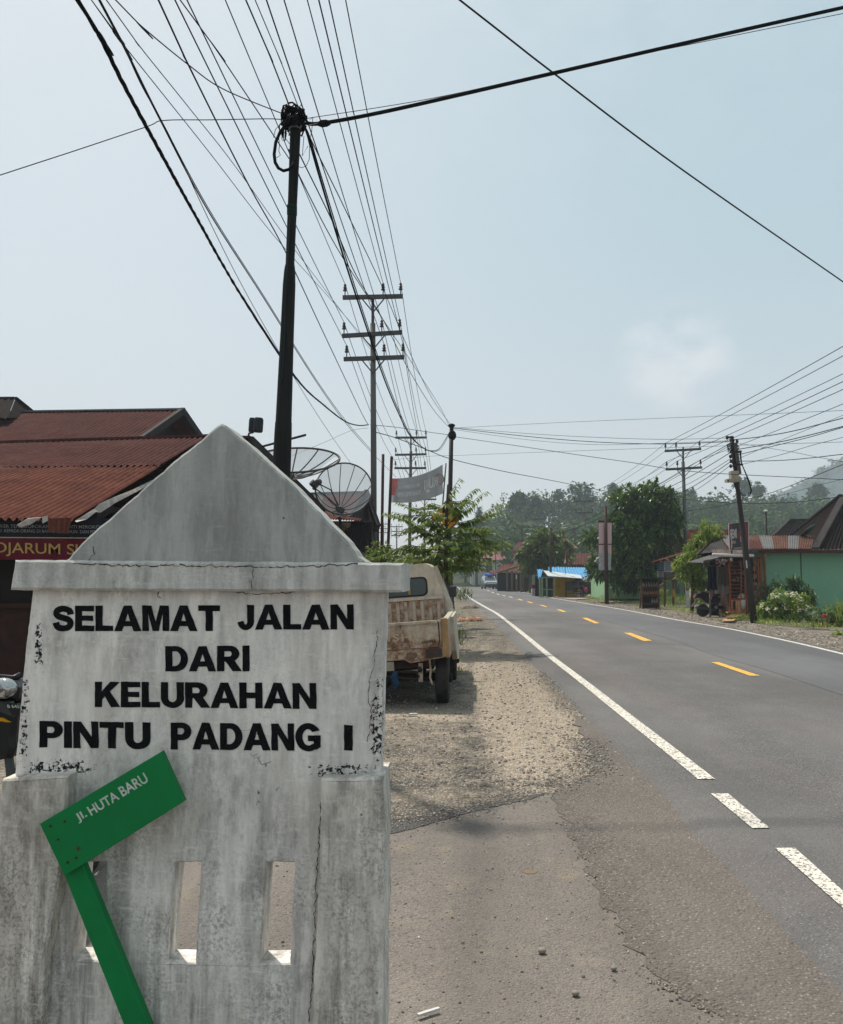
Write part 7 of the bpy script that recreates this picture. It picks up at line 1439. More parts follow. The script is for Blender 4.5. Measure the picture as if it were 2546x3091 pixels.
for y, k, L, rise in tiers:
    for i in range(k):
        az = 6.283 * (i + rnd.random() * .7) / k; z = pz(y) + rnd.uniform(-.08, .08); st_ = Vector((P(1348, 1731, YT_).x, YT_, z - .15)); LL = L * rnd.uniform(.7, 1.1)
        frond(st_, az, LL, rise + rnd.uniform(-.1, .15), rise * .55 + rnd.uniform(.05, .2), rnd)
        if LL > .95:   # side fronds
            d = Vector((math.cos(az), math.sin(az), 0)); 
            for sd in (-1, 1): frond(st_ + d * LL * .45 + Vector((0, 0, LL * .4 * rise)), az + sd * rnd.uniform(.5, .9), LL * rnd.uniform(.4, .55), rise * .6, .25, rnd)
for (x0, y0, x1, y1) in ((1352, 1600, 1518, 1548), (1352, 1620, 1525, 1520), (1350, 1590, 1470, 1485), (1350, 1560, 1440, 1475), (1352, 1500, 1388, 1446), (1352, 1690, 1535, 1655), (1345, 1600, 1190, 1545), (1345, 1600, 1205, 1512), (1345, 1660, 1105, 1690), (1340, 1640, 1165, 1545)):
    a, b = P(x0, y0, YT_), P(x1, y1, YT_ + rnd.uniform(-.5, .5)); h = b - a; L = math.hypot(h.x, h.y); rise = h.z / L + .25
    frond(a, math.atan2(h.y, h.x), L, rise, .25, rnd, .032)
wood.build('trunk', m_bark, lt_, smooth=True); lv.build('crown', L_tree, lt_)
# small weeds at its foot
def weeds(x, y, n, h, spread, label, seed, mat=None, name='weed_clump', Y=None, cat='plant', w=.028, flowers=None, group=None):
    rnd = random.Random(seed); c = G(x, y); mb = MB()
    for _ in range(n):
        p = c + Vector((rnd.gauss(0, spread), rnd.gauss(0, spread * .6), 0)); d = Vector((rnd.uniform(-.6, .6), rnd.uniform(-.6, .6), 1)); leafquad(mb, p + Vector((0, 0, h * rnd.random() * .6)), d, w * rnd.uniform(.4, 1) * h, h * rnd.uniform(.3, .7), rnd.uniform(0, .4))
    return mb.top(name, mat or L_mid, label, cat, group)
weeds(1372, 1960, 140, .5, .14, 'small shrubby weeds at the foot of the leafy roadside tree', 1)
weeds(1398, 1818, 110, .9, .25, 'dark little shrub beside the road sign post', 2, w=.035)
# --- hedge like shrub at the left of the tree, behind the monument
tree('leafy_shrub', 'dense dark leafy shrub between the power pole and the roadside tree', gz(P(1165, 1731, 21).x, 21), P(1180, 1800, 21), [(P(x, y, 21 + d), r, (1.3, 1, .75)) for x, y, r, d in ((1130, 1692, .3, 0), (1165, 1690, .38, .3), (1200, 1695, .4, 0), (1240, 1700, .42, .2), (1180, 1740, .5, .2), (1260, 1735, .5, .4), (1310, 1715, .4, .5), (1145, 1655, .22, .4))], 3600, .15, L_tree, 5, .06, droop=.5, aspect=.34)
# --- mango tree
YMg = 46.5
mblobs = [(1963, 1500, 1.0), (1995, 1510, .95), (1930, 1520, .9), (1985, 1545, 1.25), (1925, 1560, 1.2), (2010, 1570, .95), (1895, 1488, .4), (1960, 1590, 1.5), (1900, 1610, 1.2), (2020, 1605, .75), (1862, 1592, .6), (1800, 1640, .6), (1785, 1625, .5), (1875, 1660, .95), (1930, 1670, 1.4), (1990, 1660, 1.05), (1815, 1690, .65), (1850, 1720, .8), (1905, 1725, 1.0), (1875, 1755, .55), (1950, 1735, .7), (1800, 1720, .5), (1925, 1760, .4), (1985, 1725, .6), (1962, 1478, .5), (1850, 1560, .4), (1885, 1522, .6), (1880, 1500, .6)]
tree('mango_tree', 'large dark mango tree spreading over the pale green wall', gz(P(1965, 1731, YMg).x, YMg), P(1955, 1620, YMg), [(P(x, y, YMg + .9 * math.sin(i * 2.1)), r * .96, (1.05, .8, .9)) for i, (x, y, r) in enumerate(mblobs)], 15000, .4, L_mango, 7, .2, droop=.25, aspect=.36)
# --- small light green tree by the lean-to
YSm = 33.5
tree('light_green_tree', 'slim bright green tree growing between notice board and lean-to', gz(P(2086, 1731, YSm).x, YSm), P(2105, 1640, YSm), [(P(x, y, YSm + .25 * math.sin(i)), r, (1, 1, .95)) for i, (x, y, r) in enumerate(((2135, 1590, .28), (2150, 1612, .42), (2120, 1625, .38), (2140, 1650, .5), (2100, 1640, .3), (2110, 1672, .48), (2150, 1672, .4), (2085, 1660, .25), (2085, 1690, .42), (2062, 1705, .3), (2045, 1700, .16), (2120, 1705, .4), (2060, 1730, .25), (2095, 1730, .4), (2125, 1745, .3), (2100, 1765, .3), (2118, 1785, .3)))], 5200, .2, L_light, 8, .06, droop=.5, aspect=.3)
# --- bushy tree behind the stalls
YBt = 70.0
tree('bushy_tree', 'bushy olive green tree between the rusty stall and the blue roof', gz(P(1645, 1731, YBt).x, YBt), P(1645, 1690, YBt), [(P(x, y, YBt + math.sin(i * 1.7)), r, (1, 1, .95)) for i, (x, y, r) in enumerate(((1640, 1622, .8), (1662, 1628, .8), (1620, 1640, .8), (1645, 1655, 1.3), (1690, 1640, .9), (1700, 1660, 1.0), (1600, 1665, .9), (1585, 1680, .6), (1620, 1690, 1.2), (1665, 1685, 1.2), (1700, 1690, .8), (1640, 1712, .9), (1595, 1702, .7)))], 6500, .42, L_mid, 9, .2, droop=.4)
# --- plants at the green house
YF = 27.5
tree('flowering_bush', 'lush bush with clusters of white flowers beneath the green wall', gz(P(2380, 1731, YF).x, YF), P(2380, 1840, YF), [(P(x, y, YF + .2 * math.sin(i * 2)), r, (1.15, .8, .8)) for i, (x, y, r) in enumerate(((2330, 1815, .28), (2370, 1812, .34), (2410, 1815, .3), (2320, 1850, .36), (2360, 1850, .42), (2405, 1850, .42), (2440, 1855, .32), (2330, 1880, .34), (2370, 1885, .38), (2415, 1888, .36), (2450, 1885, .28), (2305, 1885, .22), (2345, 1790, .2), (2300, 1840, .2)))], 5200, .13, L_bush, 12, .03, droop=.4, aspect=.45, cat='bush')
fb = S.objects['flowering_bush']; rnd = random.Random(3)
for x, y, k in ((2397, 1797, 16), (2410, 1812, 10), (2375, 1795, 6), (2415, 1842, 14), (2435, 1835, 10), (2458, 1850, 14), (2462, 1862, 10), (2428, 1878, 16), (2350, 1800, 8), (2335, 1800, 8), (2318, 1840, 8), (2345, 1835, 5), (2325, 1885, 10), (2310, 1878, 6), (2300, 1830, 10), (2345, 1880, 7), (2368, 1838, 4)):
    mb = MB()
    for _ in range(k): q = P(x + rnd.gauss(0, 4.5), y + rnd.gauss(0, 4), YF - .42 + rnd.uniform(-.1, .1)); mb.ball(q, rnd.uniform(.025, .045), 6, 4, (1, 1, .7))
    mb.build('flower_cluster', M('white_petals', (0.72, 0.7, 0.58), .7, col2=(.6, .58, .35)), fb)
tree('dark_shrub', 'upright dark leaved shrub against the green wall behind the white flowers', gz(P(2400, 1731, 29).x, 29.2), P(2395, 1770, 29.2), [(P(x, y, 29.2), r, (1, .7, 1)) for x, y, r in ((2398, 1755, .22), (2415, 1775, .28), (2440, 1790, .26), (2380, 1762, .14), (2345, 1757, .12), (2350, 1770, .14), (2425, 1810, .3), (2450, 1820, .2), (2400, 1800, .25), (2403, 1742, .08), (2347, 1735, .05))], 1700, .17, L_mango, 14, .025, droop=.3, aspect=.25, cat='shrub')
tree('grey_green_shrub', 'dull grey green shrub wedged between leaning pole and white flowers', gz(P(2300, 1731, 28.4).x, 28.4), P(2300, 1800, 28.4), [(P(x, y, 28.4), r, (1, .7, 1)) for x, y, r in ((2300, 1790, .26), (2310, 1810, .28), (2325, 1785, .2), (2290, 1835, .25), (2320, 1830, .26), (2305, 1770, .12))], 1500, .1, leafmat('dull_leaves', [(0.057, 0.068, 0.032), (0.099, 0.108, 0.051), (0.142, 0.149, 0.077)]), 15, .02, cat='shrub')
mb = MB(); q = G(2288, 1872); mb.ball(q + Vector((.1, 1.6, .55)), .22, 12, 8, (.8, .6, 1.4)); mb.top('white_sack', m_whitew, 'white sack slumped behind the foot of the leaning pole', 'sack', smooth=True)
YRf = 25.0
rb_ = tree('red_flower_bush', 'loose grassy bush with a few red flowers at the frame edge', gz(P(2510, 1731, YRf).x, YRf), P(2510, 1870, YRf), [(P(x, y, YRf + .2 * math.sin(i * 2)), r, (1.1, .8, .9)) for i, (x, y, r) in enumerate(((2490, 1870, .3), (2520, 1860, .36), (2550, 1865, .4), (2480, 1900, .32), (2515, 1900, .38), (2550, 1905, .4), (2590, 1880, .4), (2465, 1905, .2), (2540, 1925, .25)))], 3600, .13, L_mid, 17, .03, droop=.3, aspect=.3, cat='bush')
mb = MB(); rnd = random.Random(31)
for _ in range(420): p = gz(P(rnd.uniform(2440, 2600), 0, YRf).x, YRf + rnd.uniform(-.6, .4)); leafquad(mb, p + Vector((0, 0, rnd.uniform(0, .5))), Vector((rnd.uniform(-.7, .7), rnd.uniform(-.5, .2), 1)), .012, rnd.uniform(.3, .75), rnd.uniform(0, .6))
mb.build('grass_blades', L_bush, rb_)
for cl_ in (((2489, 1857), (2494, 1860), (2487, 1862)), ((2484, 1894), (2490, 1895), (2496, 1893), (2479, 1894))):
    mb = MB()
    for x, y in cl_: mb.ball(P(x, y, YRf - .5), .05, 6, 4, (1, 1, .7))
    mb.build('flower_cluster', M('red_petals', (0.42, 0.05, 0.05), .7), rb_)
tree('yellow_green_plant', 'low bright yellow green plant at the foot of the red flowers', G(2530, 1935), P(2530, 1915, 22.0), [(P(x, y, 21.5), r, (1, .8, .9)) for x, y, r in ((2525, 1922, .12), (2540, 1925, .13), (2532, 1912, .09))], 260, .1, L_light, 18, .01, cat='plant')
# verge weeds along the far side (ground cover) and by the notice board
mb = MB(); rnd = random.Random(41)
for _ in range(11000):
    Y = 18 + 62 * rnd.random() ** 1.3; e = Rx(Y) + 1.9 + abs(rnd.gauss(0, .9)) + (.4 if Y < 25 else 0)
    if noise.noise((Y * .45, e * .3, 2)) < -.05 or Y < 33 and CX + F * e / Y < 2270: continue
    p = gz(e, Y); h = rnd.uniform(.08, .3) * (1 + .5 * noise.noise((Y, 3, 3))); leafquad(mb, p, Vector((rnd.uniform(-.8, .8), rnd.uniform(-.8, .8), 1)), .006 + .006 * rnd.random(), h, rnd.uniform(0, .5))
for _ in range(1500):
    Y = 13 + 50 * rnd.random() ** 1.5; e = Lx(Y) - 1.0 - abs(rnd.gauss(0, .9)) - (0 if Y > 20 else .6)
    if noise.noise((Y * .5, 7, 2)) < .05 and rnd.random() < .8: continue
    p = gz(e, Y); leafquad(mb, p, Vector((rnd.uniform(-.9, .9), rnd.uniform(-.9, .9), 1)), .005 + .008 * rnd.random(), rnd.uniform(.06, .22), rnd.uniform(0, .5))
for _ in range(2600):   # distant left verge and bend
    Y = 70 + 150 * rnd.random(); s = rnd.choice((-1, 1)); e = (Lx(Y) - 1.5 - 5 * rnd.random()) if s < 0 else (Rx(Y) + 2 + 9 * rnd.random()); leafquad(mb, gz(e, Y), Vector((rnd.uniform(-.8, .8), rnd.uniform(-.8, .8), 1)), .12, rnd.uniform(.2, .6), .3)
tag(mb.build('verge_grass', L_bush), 'weeds and grass along both verges', 'grass', kind='stuff')
for x, y, n, h, s, lb in ((2045, 1828, 420, .55, .55, 'thick weeds growing at the foot of the notice board'), (1998, 1826, 160, .9, .12, 'tall grassy tuft right beside the bottle rack'), (2105, 1828, 260, .45, .3, 'weeds around the base of the painted plank'), (1845, 1812, 260, .5, .3, 'weeds at the foot of the pole with the pink banner'), (2245, 1880, 240, .35, .3, 'grass tuft in front of the leaning pole')):
    weeds(x, y, n, h, s, lb, int(x), L_bush, 'weed_clump', w=.028)
# potted / small plants by stalls
for x, y, n, h, s, lb in ((1602, 1775, 220, 1.6, .35, 'leafy potted plant beside the red and white wall'), (1648, 1790, 160, 1.6, .25, 'tall plant inside the green post stall'), (1698, 1796, 90, .7, .25, 'small pale plant in front of the yellow boards'), (1531, 1769, 220, 1.3, .5, 'reddish potted shrub at the road edge beside the car')):
    weeds(x, y, n, h, s, lb, int(x), L_mid if x != 1602 else L_bush, 'small_plant', w=.07)
# --- hill and forest
def hill(X, Y):
    fx = max(0, min(1, (X - 2) / 26)) * (1 if X < 400 else max(0, 1 - (X - 400) / 200)); t = max(0, min(1, (Y - 125) / 130)); t2 = max(0, min(1, (Y - 165) / 130)); sl = t * t * (3 - 2 * t)
    return dip(Y) + fx * (16.5 * sl * (1 + .12 * noise.noise((X * .025, Y * .02, 1))) ) * (1 if Y < 330 else max(.0, 1 - (Y - 330) / 260))
hx = [-5 + 12 * i for i in range(52)]; hy = [118 + 10 * i for i in range(50)]; mb = MB()
mb.add([(x, y, hill(x, y) - .25) for y in hy for x in hx], [(j * 52 + i, j * 52 + i + 1, (j + 1) * 52 + i + 1, (j + 1) * 52 + i) for j in range(49) for i in range(51)])
m_hill = M('forest_floor', (0.025, 0.04, 0.015), .95, col2=(.04, .05, .02), scale=.3)
tag(mb.build('hill', m_hill, smooth=True), 'low wooded hill across the road', 'hill', kind='structure')
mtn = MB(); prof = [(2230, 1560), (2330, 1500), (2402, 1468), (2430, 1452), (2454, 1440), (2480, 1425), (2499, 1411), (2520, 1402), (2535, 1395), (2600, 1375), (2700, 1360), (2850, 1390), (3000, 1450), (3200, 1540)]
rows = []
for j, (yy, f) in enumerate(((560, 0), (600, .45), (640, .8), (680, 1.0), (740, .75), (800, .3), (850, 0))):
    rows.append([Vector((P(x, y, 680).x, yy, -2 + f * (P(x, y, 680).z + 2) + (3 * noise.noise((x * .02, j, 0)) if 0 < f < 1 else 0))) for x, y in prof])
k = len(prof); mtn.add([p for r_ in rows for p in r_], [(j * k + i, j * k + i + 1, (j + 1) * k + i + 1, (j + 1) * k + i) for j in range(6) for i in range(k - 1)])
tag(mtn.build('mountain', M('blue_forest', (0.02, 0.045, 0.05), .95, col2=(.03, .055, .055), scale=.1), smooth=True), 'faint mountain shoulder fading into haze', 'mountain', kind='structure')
def clump_tree(mb, c, r, n, size, rnd, tall=1.0):
    bl = [(c + Vector((rnd.uniform(-.5, .5) * r, rnd.uniform(-.5, .5) * r, rnd.uniform(-.35, .45) * r * tall)), r * rnd.uniform(.45, .7), (1, 1, .85)) for _ in range(5)]
    crown(mb, bl, n, size, rnd, .3, aspect=.75)
fo = MB(); rnd = random.Random(77)
cand = []
for _ in range(900):
    Y = 132 + 190 * rnd.random(); X = rnd.uniform(8, .53 * Y + 8)
    if any((X - a) ** 2 + (Y - b) ** 2 < 38 for a, b in cand): continue
    cand.append((X, Y))
for X, Y in cand:
    r = rnd.uniform(3.0, 5.2); h = r * rnd.uniform(1.0, 1.5); clump_tree(fo, Vector((X, Y, hill(X, Y) + h)), r, 330 if Y < 230 else 240, rnd.uniform(.8, 1.2), rnd)
for X, Y in cand[::3]: fo.tube([(X, Y, hill(X, Y) - .3), (X, Y, hill(X, Y) + 5)], [.3, .15], 5)
for _ in range(330):     # mountain woods
    i = rnd.randrange(len(prof) - 1); 
    x, y = prof[i]; yy = rnd.uniform(585, 690); f = 1 - abs(yy - 680) / 130; X = P(x + rnd.uniform(0, prof[i + 1][0] - x), y, 680).x; Z_ = -2 + f * (P(x, y, 680).z + 2); clump_tree(fo, Vector((X, yy, Z_)), 7, 60, 3.2, rnd)
tag(fo.build('forest', L_for), 'dense hazy forest covering the hillside', 'forest', kind='stuff')
fo2 = MB()
for _ in range(150):
    Y = rnd.uniform(230, 330); X = rnd.uniform(-.07 * Y - 60, 12 if Y > 260 else 3) ; r = rnd.uniform(2.2, 4); clump_tree(fo2, Vector((X, Y, dip(Y) + r * 1.0)), r, 90, 1.3, rnd)
tag(fo2.build('treeline', L_for), 'distant low line of trees beyond the bend', 'treeline', kind='stuff')
fo3 = MB()       # undergrowth and garden trees around the far roofs
for _ in range(120):
    Y = rnd.uniform(92, 175); X = Rx(min(Y, 170)) + rnd.uniform(6, 46)
    px_ = CX + F * X / Y
    if 1480 < px_ < 1575 and Y < 125 or 1600 < px_ < 1800 and Y < 100: continue
    r = rnd.uniform(1.3, 2.8); clump_tree(fo3, Vector((X, Y, dip(Y) + r * rnd.uniform(.7, 1.2))), r, 150, .7, rnd)
for _ in range(26):
    Y = rnd.uniform(60, 90); X = Rx(Y) + rnd.uniform(14, 30)
    if 1490 < CX + F * X / Y < 1626: continue
    r = rnd.uniform(1, 2); clump_tree(fo3, Vector((X, Y, dip(Y) + r)), r, 150, .5, rnd)
for _ in range(36):
    Y = rnd.uniform(150, 215); X = Rx(min(Y, 200)) + rnd.uniform(1.5, 6); r = rnd.uniform(.8, 1.8); clump_tree(fo3, Vector((X, Y, dip(Y) + r * .8)), r, 140, .5, rnd)
tag(fo3.build('undergrowth', L_for), 'tangled garden greenery around the far roofs', 'vegetation', kind='stuff')
def sky_tree(label, x, ytop, Y, wpx, hpx, seed, n=900, size=1.0, sparse=False, shape='round'):
    rnd = random.Random(seed); r = px(wpx / 2, Y); top = P(x, ytop, Y); hh = px(hpx, Y); X = top.x; zb = hill(X, Y)
    bl = []
    if shape == 'tier':
        for k in range(6): bl.append((Vector((X + rnd.uniform(-.1, .1) * r, Y, top.z - hh * (k + .5) / 6)), r * (.25 + .15 * k), (1, 1, .35)))
    else:
        for k in range(9 if not sparse else 12): a = rdir(rnd); bl.append((Vector((X + a.x * r * .62, Y + a.y * r * .6, top.z - hh * .5 + a.z * hh * .36)), r * rnd.uniform(.28, .46), (1, 1, .75)))
        bl.append((Vector((X, Y, top.z - hh * .28)), r * .5, (1, 1, .6)))
    o = thing('hillside_tree', label, 'tree', (X, Y, zb), 'tall trees on the skyline'); mb = MB(); branchy(mb, (X, Y, zb - .3), (X, Y, top.z - hh * .55), max(.25, r * .07), bl, rnd); mb.build('trunk', m_bark, o)
    mb = MB(); crown(mb, bl, n, size, rnd, .3, aspect=.7); mb.build('crown', L_for, o)
sky_tree('dome shaped tree crowning the skyline above the pink roof', 1561, 1484, 215, 62, 56, 1)
sky_tree('rounded tree just beyond the dome shaped one on the skyline', 1614, 1503, 210, 50, 44, 2)
sky_tree('tall airy tree, highest on the hill behind the thin power pole', 1758, 1447, 225, 84, 78, 3, 800, .9, True)
sky_tree('sparse feathery tree beside the highest airy tree', 1686, 1474, 225, 46, 70, 4, 330, .9, True)
sky_tree('dark dome tree peeping over the mango tree', 1848, 1463, 240, 44, 34, 5, 600)
sky_tree('broad crown above the electric box on the leaning pole', 2240, 1438, 255, 64, 60, 6, 900)
sky_tree('spreading tree between leaning pole and dark hipped roof', 2288, 1456, 255, 60, 40, 7, 700)
sky_tree('low domed tree on the ridge under the far mountain', 2468, 1461, 265, 62, 40, 8, 700)
sky_tree('tiered conifer like tree alone at the end of the hill', 1447, 1524, 190, 34, 70, 9, 420, .9, False, 'tier')
sky_tree('bushy tree on the ridge above the red gabled roof', 2080, 1481, 250, 60, 40, 10, 700)
def palm(label, x, y, Y, L, seed, n=15):
    rnd = random.Random(seed); c = P(x, y, Y); o = thing('palm_tree', label, 'palm tree', (c.x, Y, hill(c.x, Y)), 'palms on the hillside')
    mb = MB(); mb.tube([(c.x, Y, hill(c.x, Y) - .2), (c.x + .2, Y, (hill(c.x, Y) + c.z) / 2), c], [.25, .2, .18], 7); mb.build('trunk', m_bark, o); mb = MB()
    for k in range(n):
        a = 6.283 * k / n + rnd.random() * .3; d = Vector((math.cos(a), math.sin(a), 0)); up_ = rnd.uniform(.3, 1.3); pts = [c + d * L * t + Vector((0, 0, L * (up_ * t - (up_ * .6 + .35) * t * t))) for t in [i / 12 for i in range(13)]]
        s = Vector((-d.y, d.x, 0))
        for i in range(1, 13):
            for sd in (-1, 1):
                for j in (0, .5): p = pts[i - 1].lerp(pts[i], j); leafquad(mb, p, s * sd + d * .5 + Vector((0, 0, -.5)), L * .022, L * .26 * (1.15 - i / 14), .5)
    mb.build('crown', L_palm, o)
palm('feathery palm on the hillside left of the bushy olive tree', 1575, 1585, 150, 2.8, 1); palm('feathery palm behind the thin power pole on the slope', 1735, 1590, 150, 2.8, 2); palm('palm rising over the dark thatch coloured roof', 1488, 1600, 165, 2.6, 3); palm('small palm above the red gabled roof', 2108, 1592, 130, 1.6, 4)
def banana(label, x, y, Y, seed):
    rnd = random.Random(seed); c = P(x, y, Y); c.z = max(c.z, dip(Y) + .4); o = thing('banana_plant', label, 'plant', (c.x, Y, dip(Y)), 'banana plants behind the stall'); mb = MB(); mb.tube([(c.x, Y, dip(Y)), c], [.16, .1], 7); mb.build('stem', M('banana_stem', (0.1, 0.13, 0.05)), o); mb = MB()
    for k in range(8):
        a = 6.283 * k / 8 + rnd.random(); d = Vector((math.cos(a), math.sin(a), 0)); L = rnd.uniform(1.5, 2.2); pts = [c + d * L * .55 * t + Vector((0, 0, L * (1.1 * t - .75 * t * t))) for t in (0, .25, .5, .75, 1)]; s = Vector((-d.y, d.x, 0)) * .28
        for i in range(4): w0, w1 = (.2, .9, 1, .8, .1)[i], (.2, .9, 1, .8, .1)[i + 1]; mb.quad(pts[i] - s * w0, pts[i] + s * w0, pts[i + 1] + s * w1, pts[i + 1] - s * w1)
    mb.build('leaves', L_palm, o)
for i, (x, lb) in enumerate(((1478, 'banana plant under the pink roof, nearest the car'), (1535, 'banana plant beside the open stall roof'), (1562, 'banana plant touching the bushy olive tree'))): banana(lb, x, 1700, 126 + 4 * i, i)
# ------------------------------------------------------------------ haze
def haze():
    m = bpy.data.materials.new('haze_air'); m.use_nodes = True; nt = m.node_tree; nt.nodes.clear(); o = nt.nodes.new('ShaderNodeOutputMaterial'); v = nt.nodes.new('ShaderNodeVolumePrincipled')
    v.inputs['Color'].default_value = (0.78, 0.9, 1.0, 1); v.inputs['Density'].default_value = HAZE; v.inputs['Anisotropy'].default_value = 0.0; nt.links.new(v.outputs[0], o.inputs['Volume']); return m
HAZE = 0.0008
mb = MB(); mb.bbox((-950, -70, -3.2), (950, 950, 150)); tag(mb.build('haze', haze()), 'thin bluish haze hanging over the valley', 'haze', kind='stuff')
# ------------------------------------------------------------------ overhead wires
def vplane(p0, p1, x, y):
    d = (p1 - p0); n = Vector((d.y, -d.x, 0)).normalized(); return hit(x, y, p0, n)
def spline(pts, k=8):
    out = []
    for i in range(len(pts) - 1):
        p0 = pts[max(i - 1, 0)]; p1 = pts[i]; p2 = pts[i + 1]; p3 = pts[min(i + 2, len(pts) - 1)]
        for j in range(k):
            t = j / k; out.append(0.5 * ((2 * p1) + (p2 - p0) * t + (2 * p0 - 5 * p1 + 4 * p2 - p3) * t * t + (3 * p1 - p0 - 3 * p2 + p3) * t ** 3))
    return out + [pts[-1]]
m_wire = M('wire_sheath', (0.012, 0.012, 0.016), .6, bump=.02)
m_alu = M('weathered_conductor', (0.02, 0.02, 0.027), .6, .0, bump=.02)
def cable(label, pts, r, mat=None, cat='cable', group=None, seg=5, twist=False, name='overhead_wire'):
    mb = MB(); r *= 1.2
    if twist:
        for ph in (0, 2.09, 4.19):
            q = []; L = 0
            for i, p in enumerate(pts):
                if i: L += (p - pts[i - 1]).length
                q.append(p + Vector((math.cos(L * 14 + ph), 0, math.sin(L * 14 + ph))) * r * .4)
            mb.tube(q, r * .6, 5)
    else: mb.tube(pts, r, seg)
    return mb.top(name, mat or m_wire, label, cat, group, smooth=True)
def pwire(label, pxs, Y0, Y1, r, mat=None, group=None, end=None, start=None, ext0=0.0, ext1=0.0, **kw):
    p0 = start or P(*pxs[0], Y0); p1 = end or P(*pxs[-1], Y1); d = p1 - p0; flat = abs(d.x) + abs(d.y)
    mids = [vplane(p0, p1, x, y) for x, y in pxs[1:-1]]
    pts = [p0] + mids + [p1]
    if ext0: pts = [pts[0] + (pts[0] - pts[1]).normalized() * ext0] + pts
    if ext1: pts = pts + [pts[-1] + (pts[-1] - pts[-2]).normalized() * ext1]
    return cable(label, spline(pts, 10), r, mat, 'cable', group, **kw)
# conductors from the tall pole towards and over the camera
names = ('top', 'middle', 'lowest'); pos = ('outer', 'inner', 'roadside')
xt = [(685, 931, 1046), (573, 863, 997), (539, 812, 968)]
for a in range(3):
    for b in range(3):
        I = INS['H1'][a][b]; d = ray(xt[a][b], 0); z = I.z - .25; t = (z - HC) / d.z; q = CAM + d * t
        far = Vector((I.x + (q.x - I.x) * (I.y + 24) / (I.y - q.y), -24, I.z))
        pts = []
        for i in range(41):
            s = i / 40; p = I.lerp(far, s); p.z -= 4 * s * (1 - s) * .38; pts.append(p)
        cable('overhead conductor from the %s insulator on the %s arm of the tall pole' % (pos[b], names[a]), pts, .0085, m_alu, 'power line', 'conductors running overhead from the tall pole', 5, name='power_line')
        for key, nm in (('H2', 'banner'),):
            J_ = INS[key][a][b]; pts = []
            for i in range(25): s = i / 24; p = I.lerp(J_, s); p.z -= 4 * s * (1 - s) * .45; pts.append(p)
            cable('conductor from the tall pole to the banner side pole, %s insulator, %s arm' % (pos[b], names[a]), pts, .009, m_alu, 'power line', 'conductors between the two nearest tall poles', 5, name='power_line')
            K_ = INS['H3'][a][b]; pts = []
            for i in range(17): s = i / 16; p = J_.lerp(K_, s); p.z -= 4 * s * (1 - s) * .4; pts.append(p)
            cable('conductor between banner side pole and smaller far pole, %s arm, %s insulator' % (names[a], pos[b]), pts, .011, m_alu, 'power line', 'conductors between the far poles', 4, name='power_line')
# right hand line: two arms
for a in range(2):
    for b in range(3):
        I = INS['R1'][a][b]; far = Vector((I.x - .052 * 66 + .6, -18, I.z)); pts = []
        for i in range(41): s = i / 40; p = I.lerp(far, s); p.z -= 4 * s * (1 - s) * .5; pts.append(p)
        cable('conductor rising over the green house, from %s arm, %s insulator' % (names[a], pos[b]), pts, .011, m_alu, 'power line', 'conductors over the green house', 5, name='power_line')
        J_ = INS['R2'][a][b]; pts = []
        for i in range(25): s = i / 24; p = I.lerp(J_, s); p.z -= 4 * s * (1 - s) * .6; pts.append(p)
        cable('conductor over the mango tree from the %s arm, %s insulator' % (names[a], pos[b]), pts, .011, m_alu, 'power line', 'conductors over the mango tree', 4, name='power_line')
        K_ = INS['R3'][a][b]; pts = []
        for i in range(17): s = i / 16; p = J_.lerp(K_, s); p.z -= 4 * s * (1 - s) * .6; pts.append(p)
        cable('far conductor towards the twin armed pole, %s arm, %s insulator' % (names[a], pos[b]), pts, .014, m_alu, 'power line', 'far conductors over the roofs', 4, name='power_line')
# thick twisted service cable on the sky's left
pwire('thick twisted black cable sagging from the top of the sky to the tall power pole', [(236, 0), (299.5, 105), (374, 255), (479, 449), (599, 666), (734, 900), (899, 1147), (982, 1226), (1043, 1272), (1083, 1284), (1112, 1282)], 6.0, 26.8, .017, m_cable, ext0=7, twist=True)
pwire('pair line dropping steeply beside the thick twisted cable', [(299.5, 0), (367, 127), (479, 352), (629, 636), (797, 900), (954, 1150), (1043, 1275), (1119, 1362), (1196, 1440)], 8, 53, .0085, ext0=9)
pwire('second line of the steep pair, nearly touching the first', [(303, 0), (369, 124), (482, 352), (634, 636), (800, 898), (956, 1147), (1046, 1272), (1122, 1360)], 8.4, 27, .006, ext0=9)
pwire('thin line falling to the mesh dishes under the thick cable', [(277, 0), (359, 112), (430, 262), (517, 419), (636, 674), (752, 900), (895, 1150), (998, 1311), (1068, 1410)], 7, 22.4, .004, ext0=7)
pwire('thin straight line crossing the bundle towards the tall pole', [(322, 0), (419, 135), (569, 322), (711, 502), (865, 719), (951, 833), (1117, 1052)], 8, 27, .005, ext0=8)
pwire('thin straight line just under its twin behind the dark pole', [(277, 0), (359, 116), (636, 464), (831, 715), (996, 900), (1098, 1018), (1126, 1050)], 8, 27, .005, ext0=8)
pwire('sagging service wire from the cable knot up to the sky corner', [(857, 344), (678, 270), (569, 195), (419, 71), (350, 0)], 8.45, 6.2, .0045, ext1=5)
pwire('kinked service wire running level from the cable knot, then down out of frame', [(854, 361), (809, 358), (640, 361), (494, 363), (442, 382), (221, 456), (0, 528)], 8.5, 7.4, .004, ext1=5)
pwire('service line dropping to the bracket of the tall pole below its arms', [(479, 0), (569, 195), (749, 554), (861, 757), (975, 1000), (1089, 1240), (1113, 1283)], 7.5, 26.8, .008, ext0=8)
pwire('bundle line entering the cable knot from overhead', [(743, 0), (812, 160), (878, 330)], 6.9, 8.5, .006, ext0=9)
pwire('thin line entering the cable knot from overhead', [(771, 0), (840, 165), (904, 330)], 6.9, 8.5, .004, ext0=9)
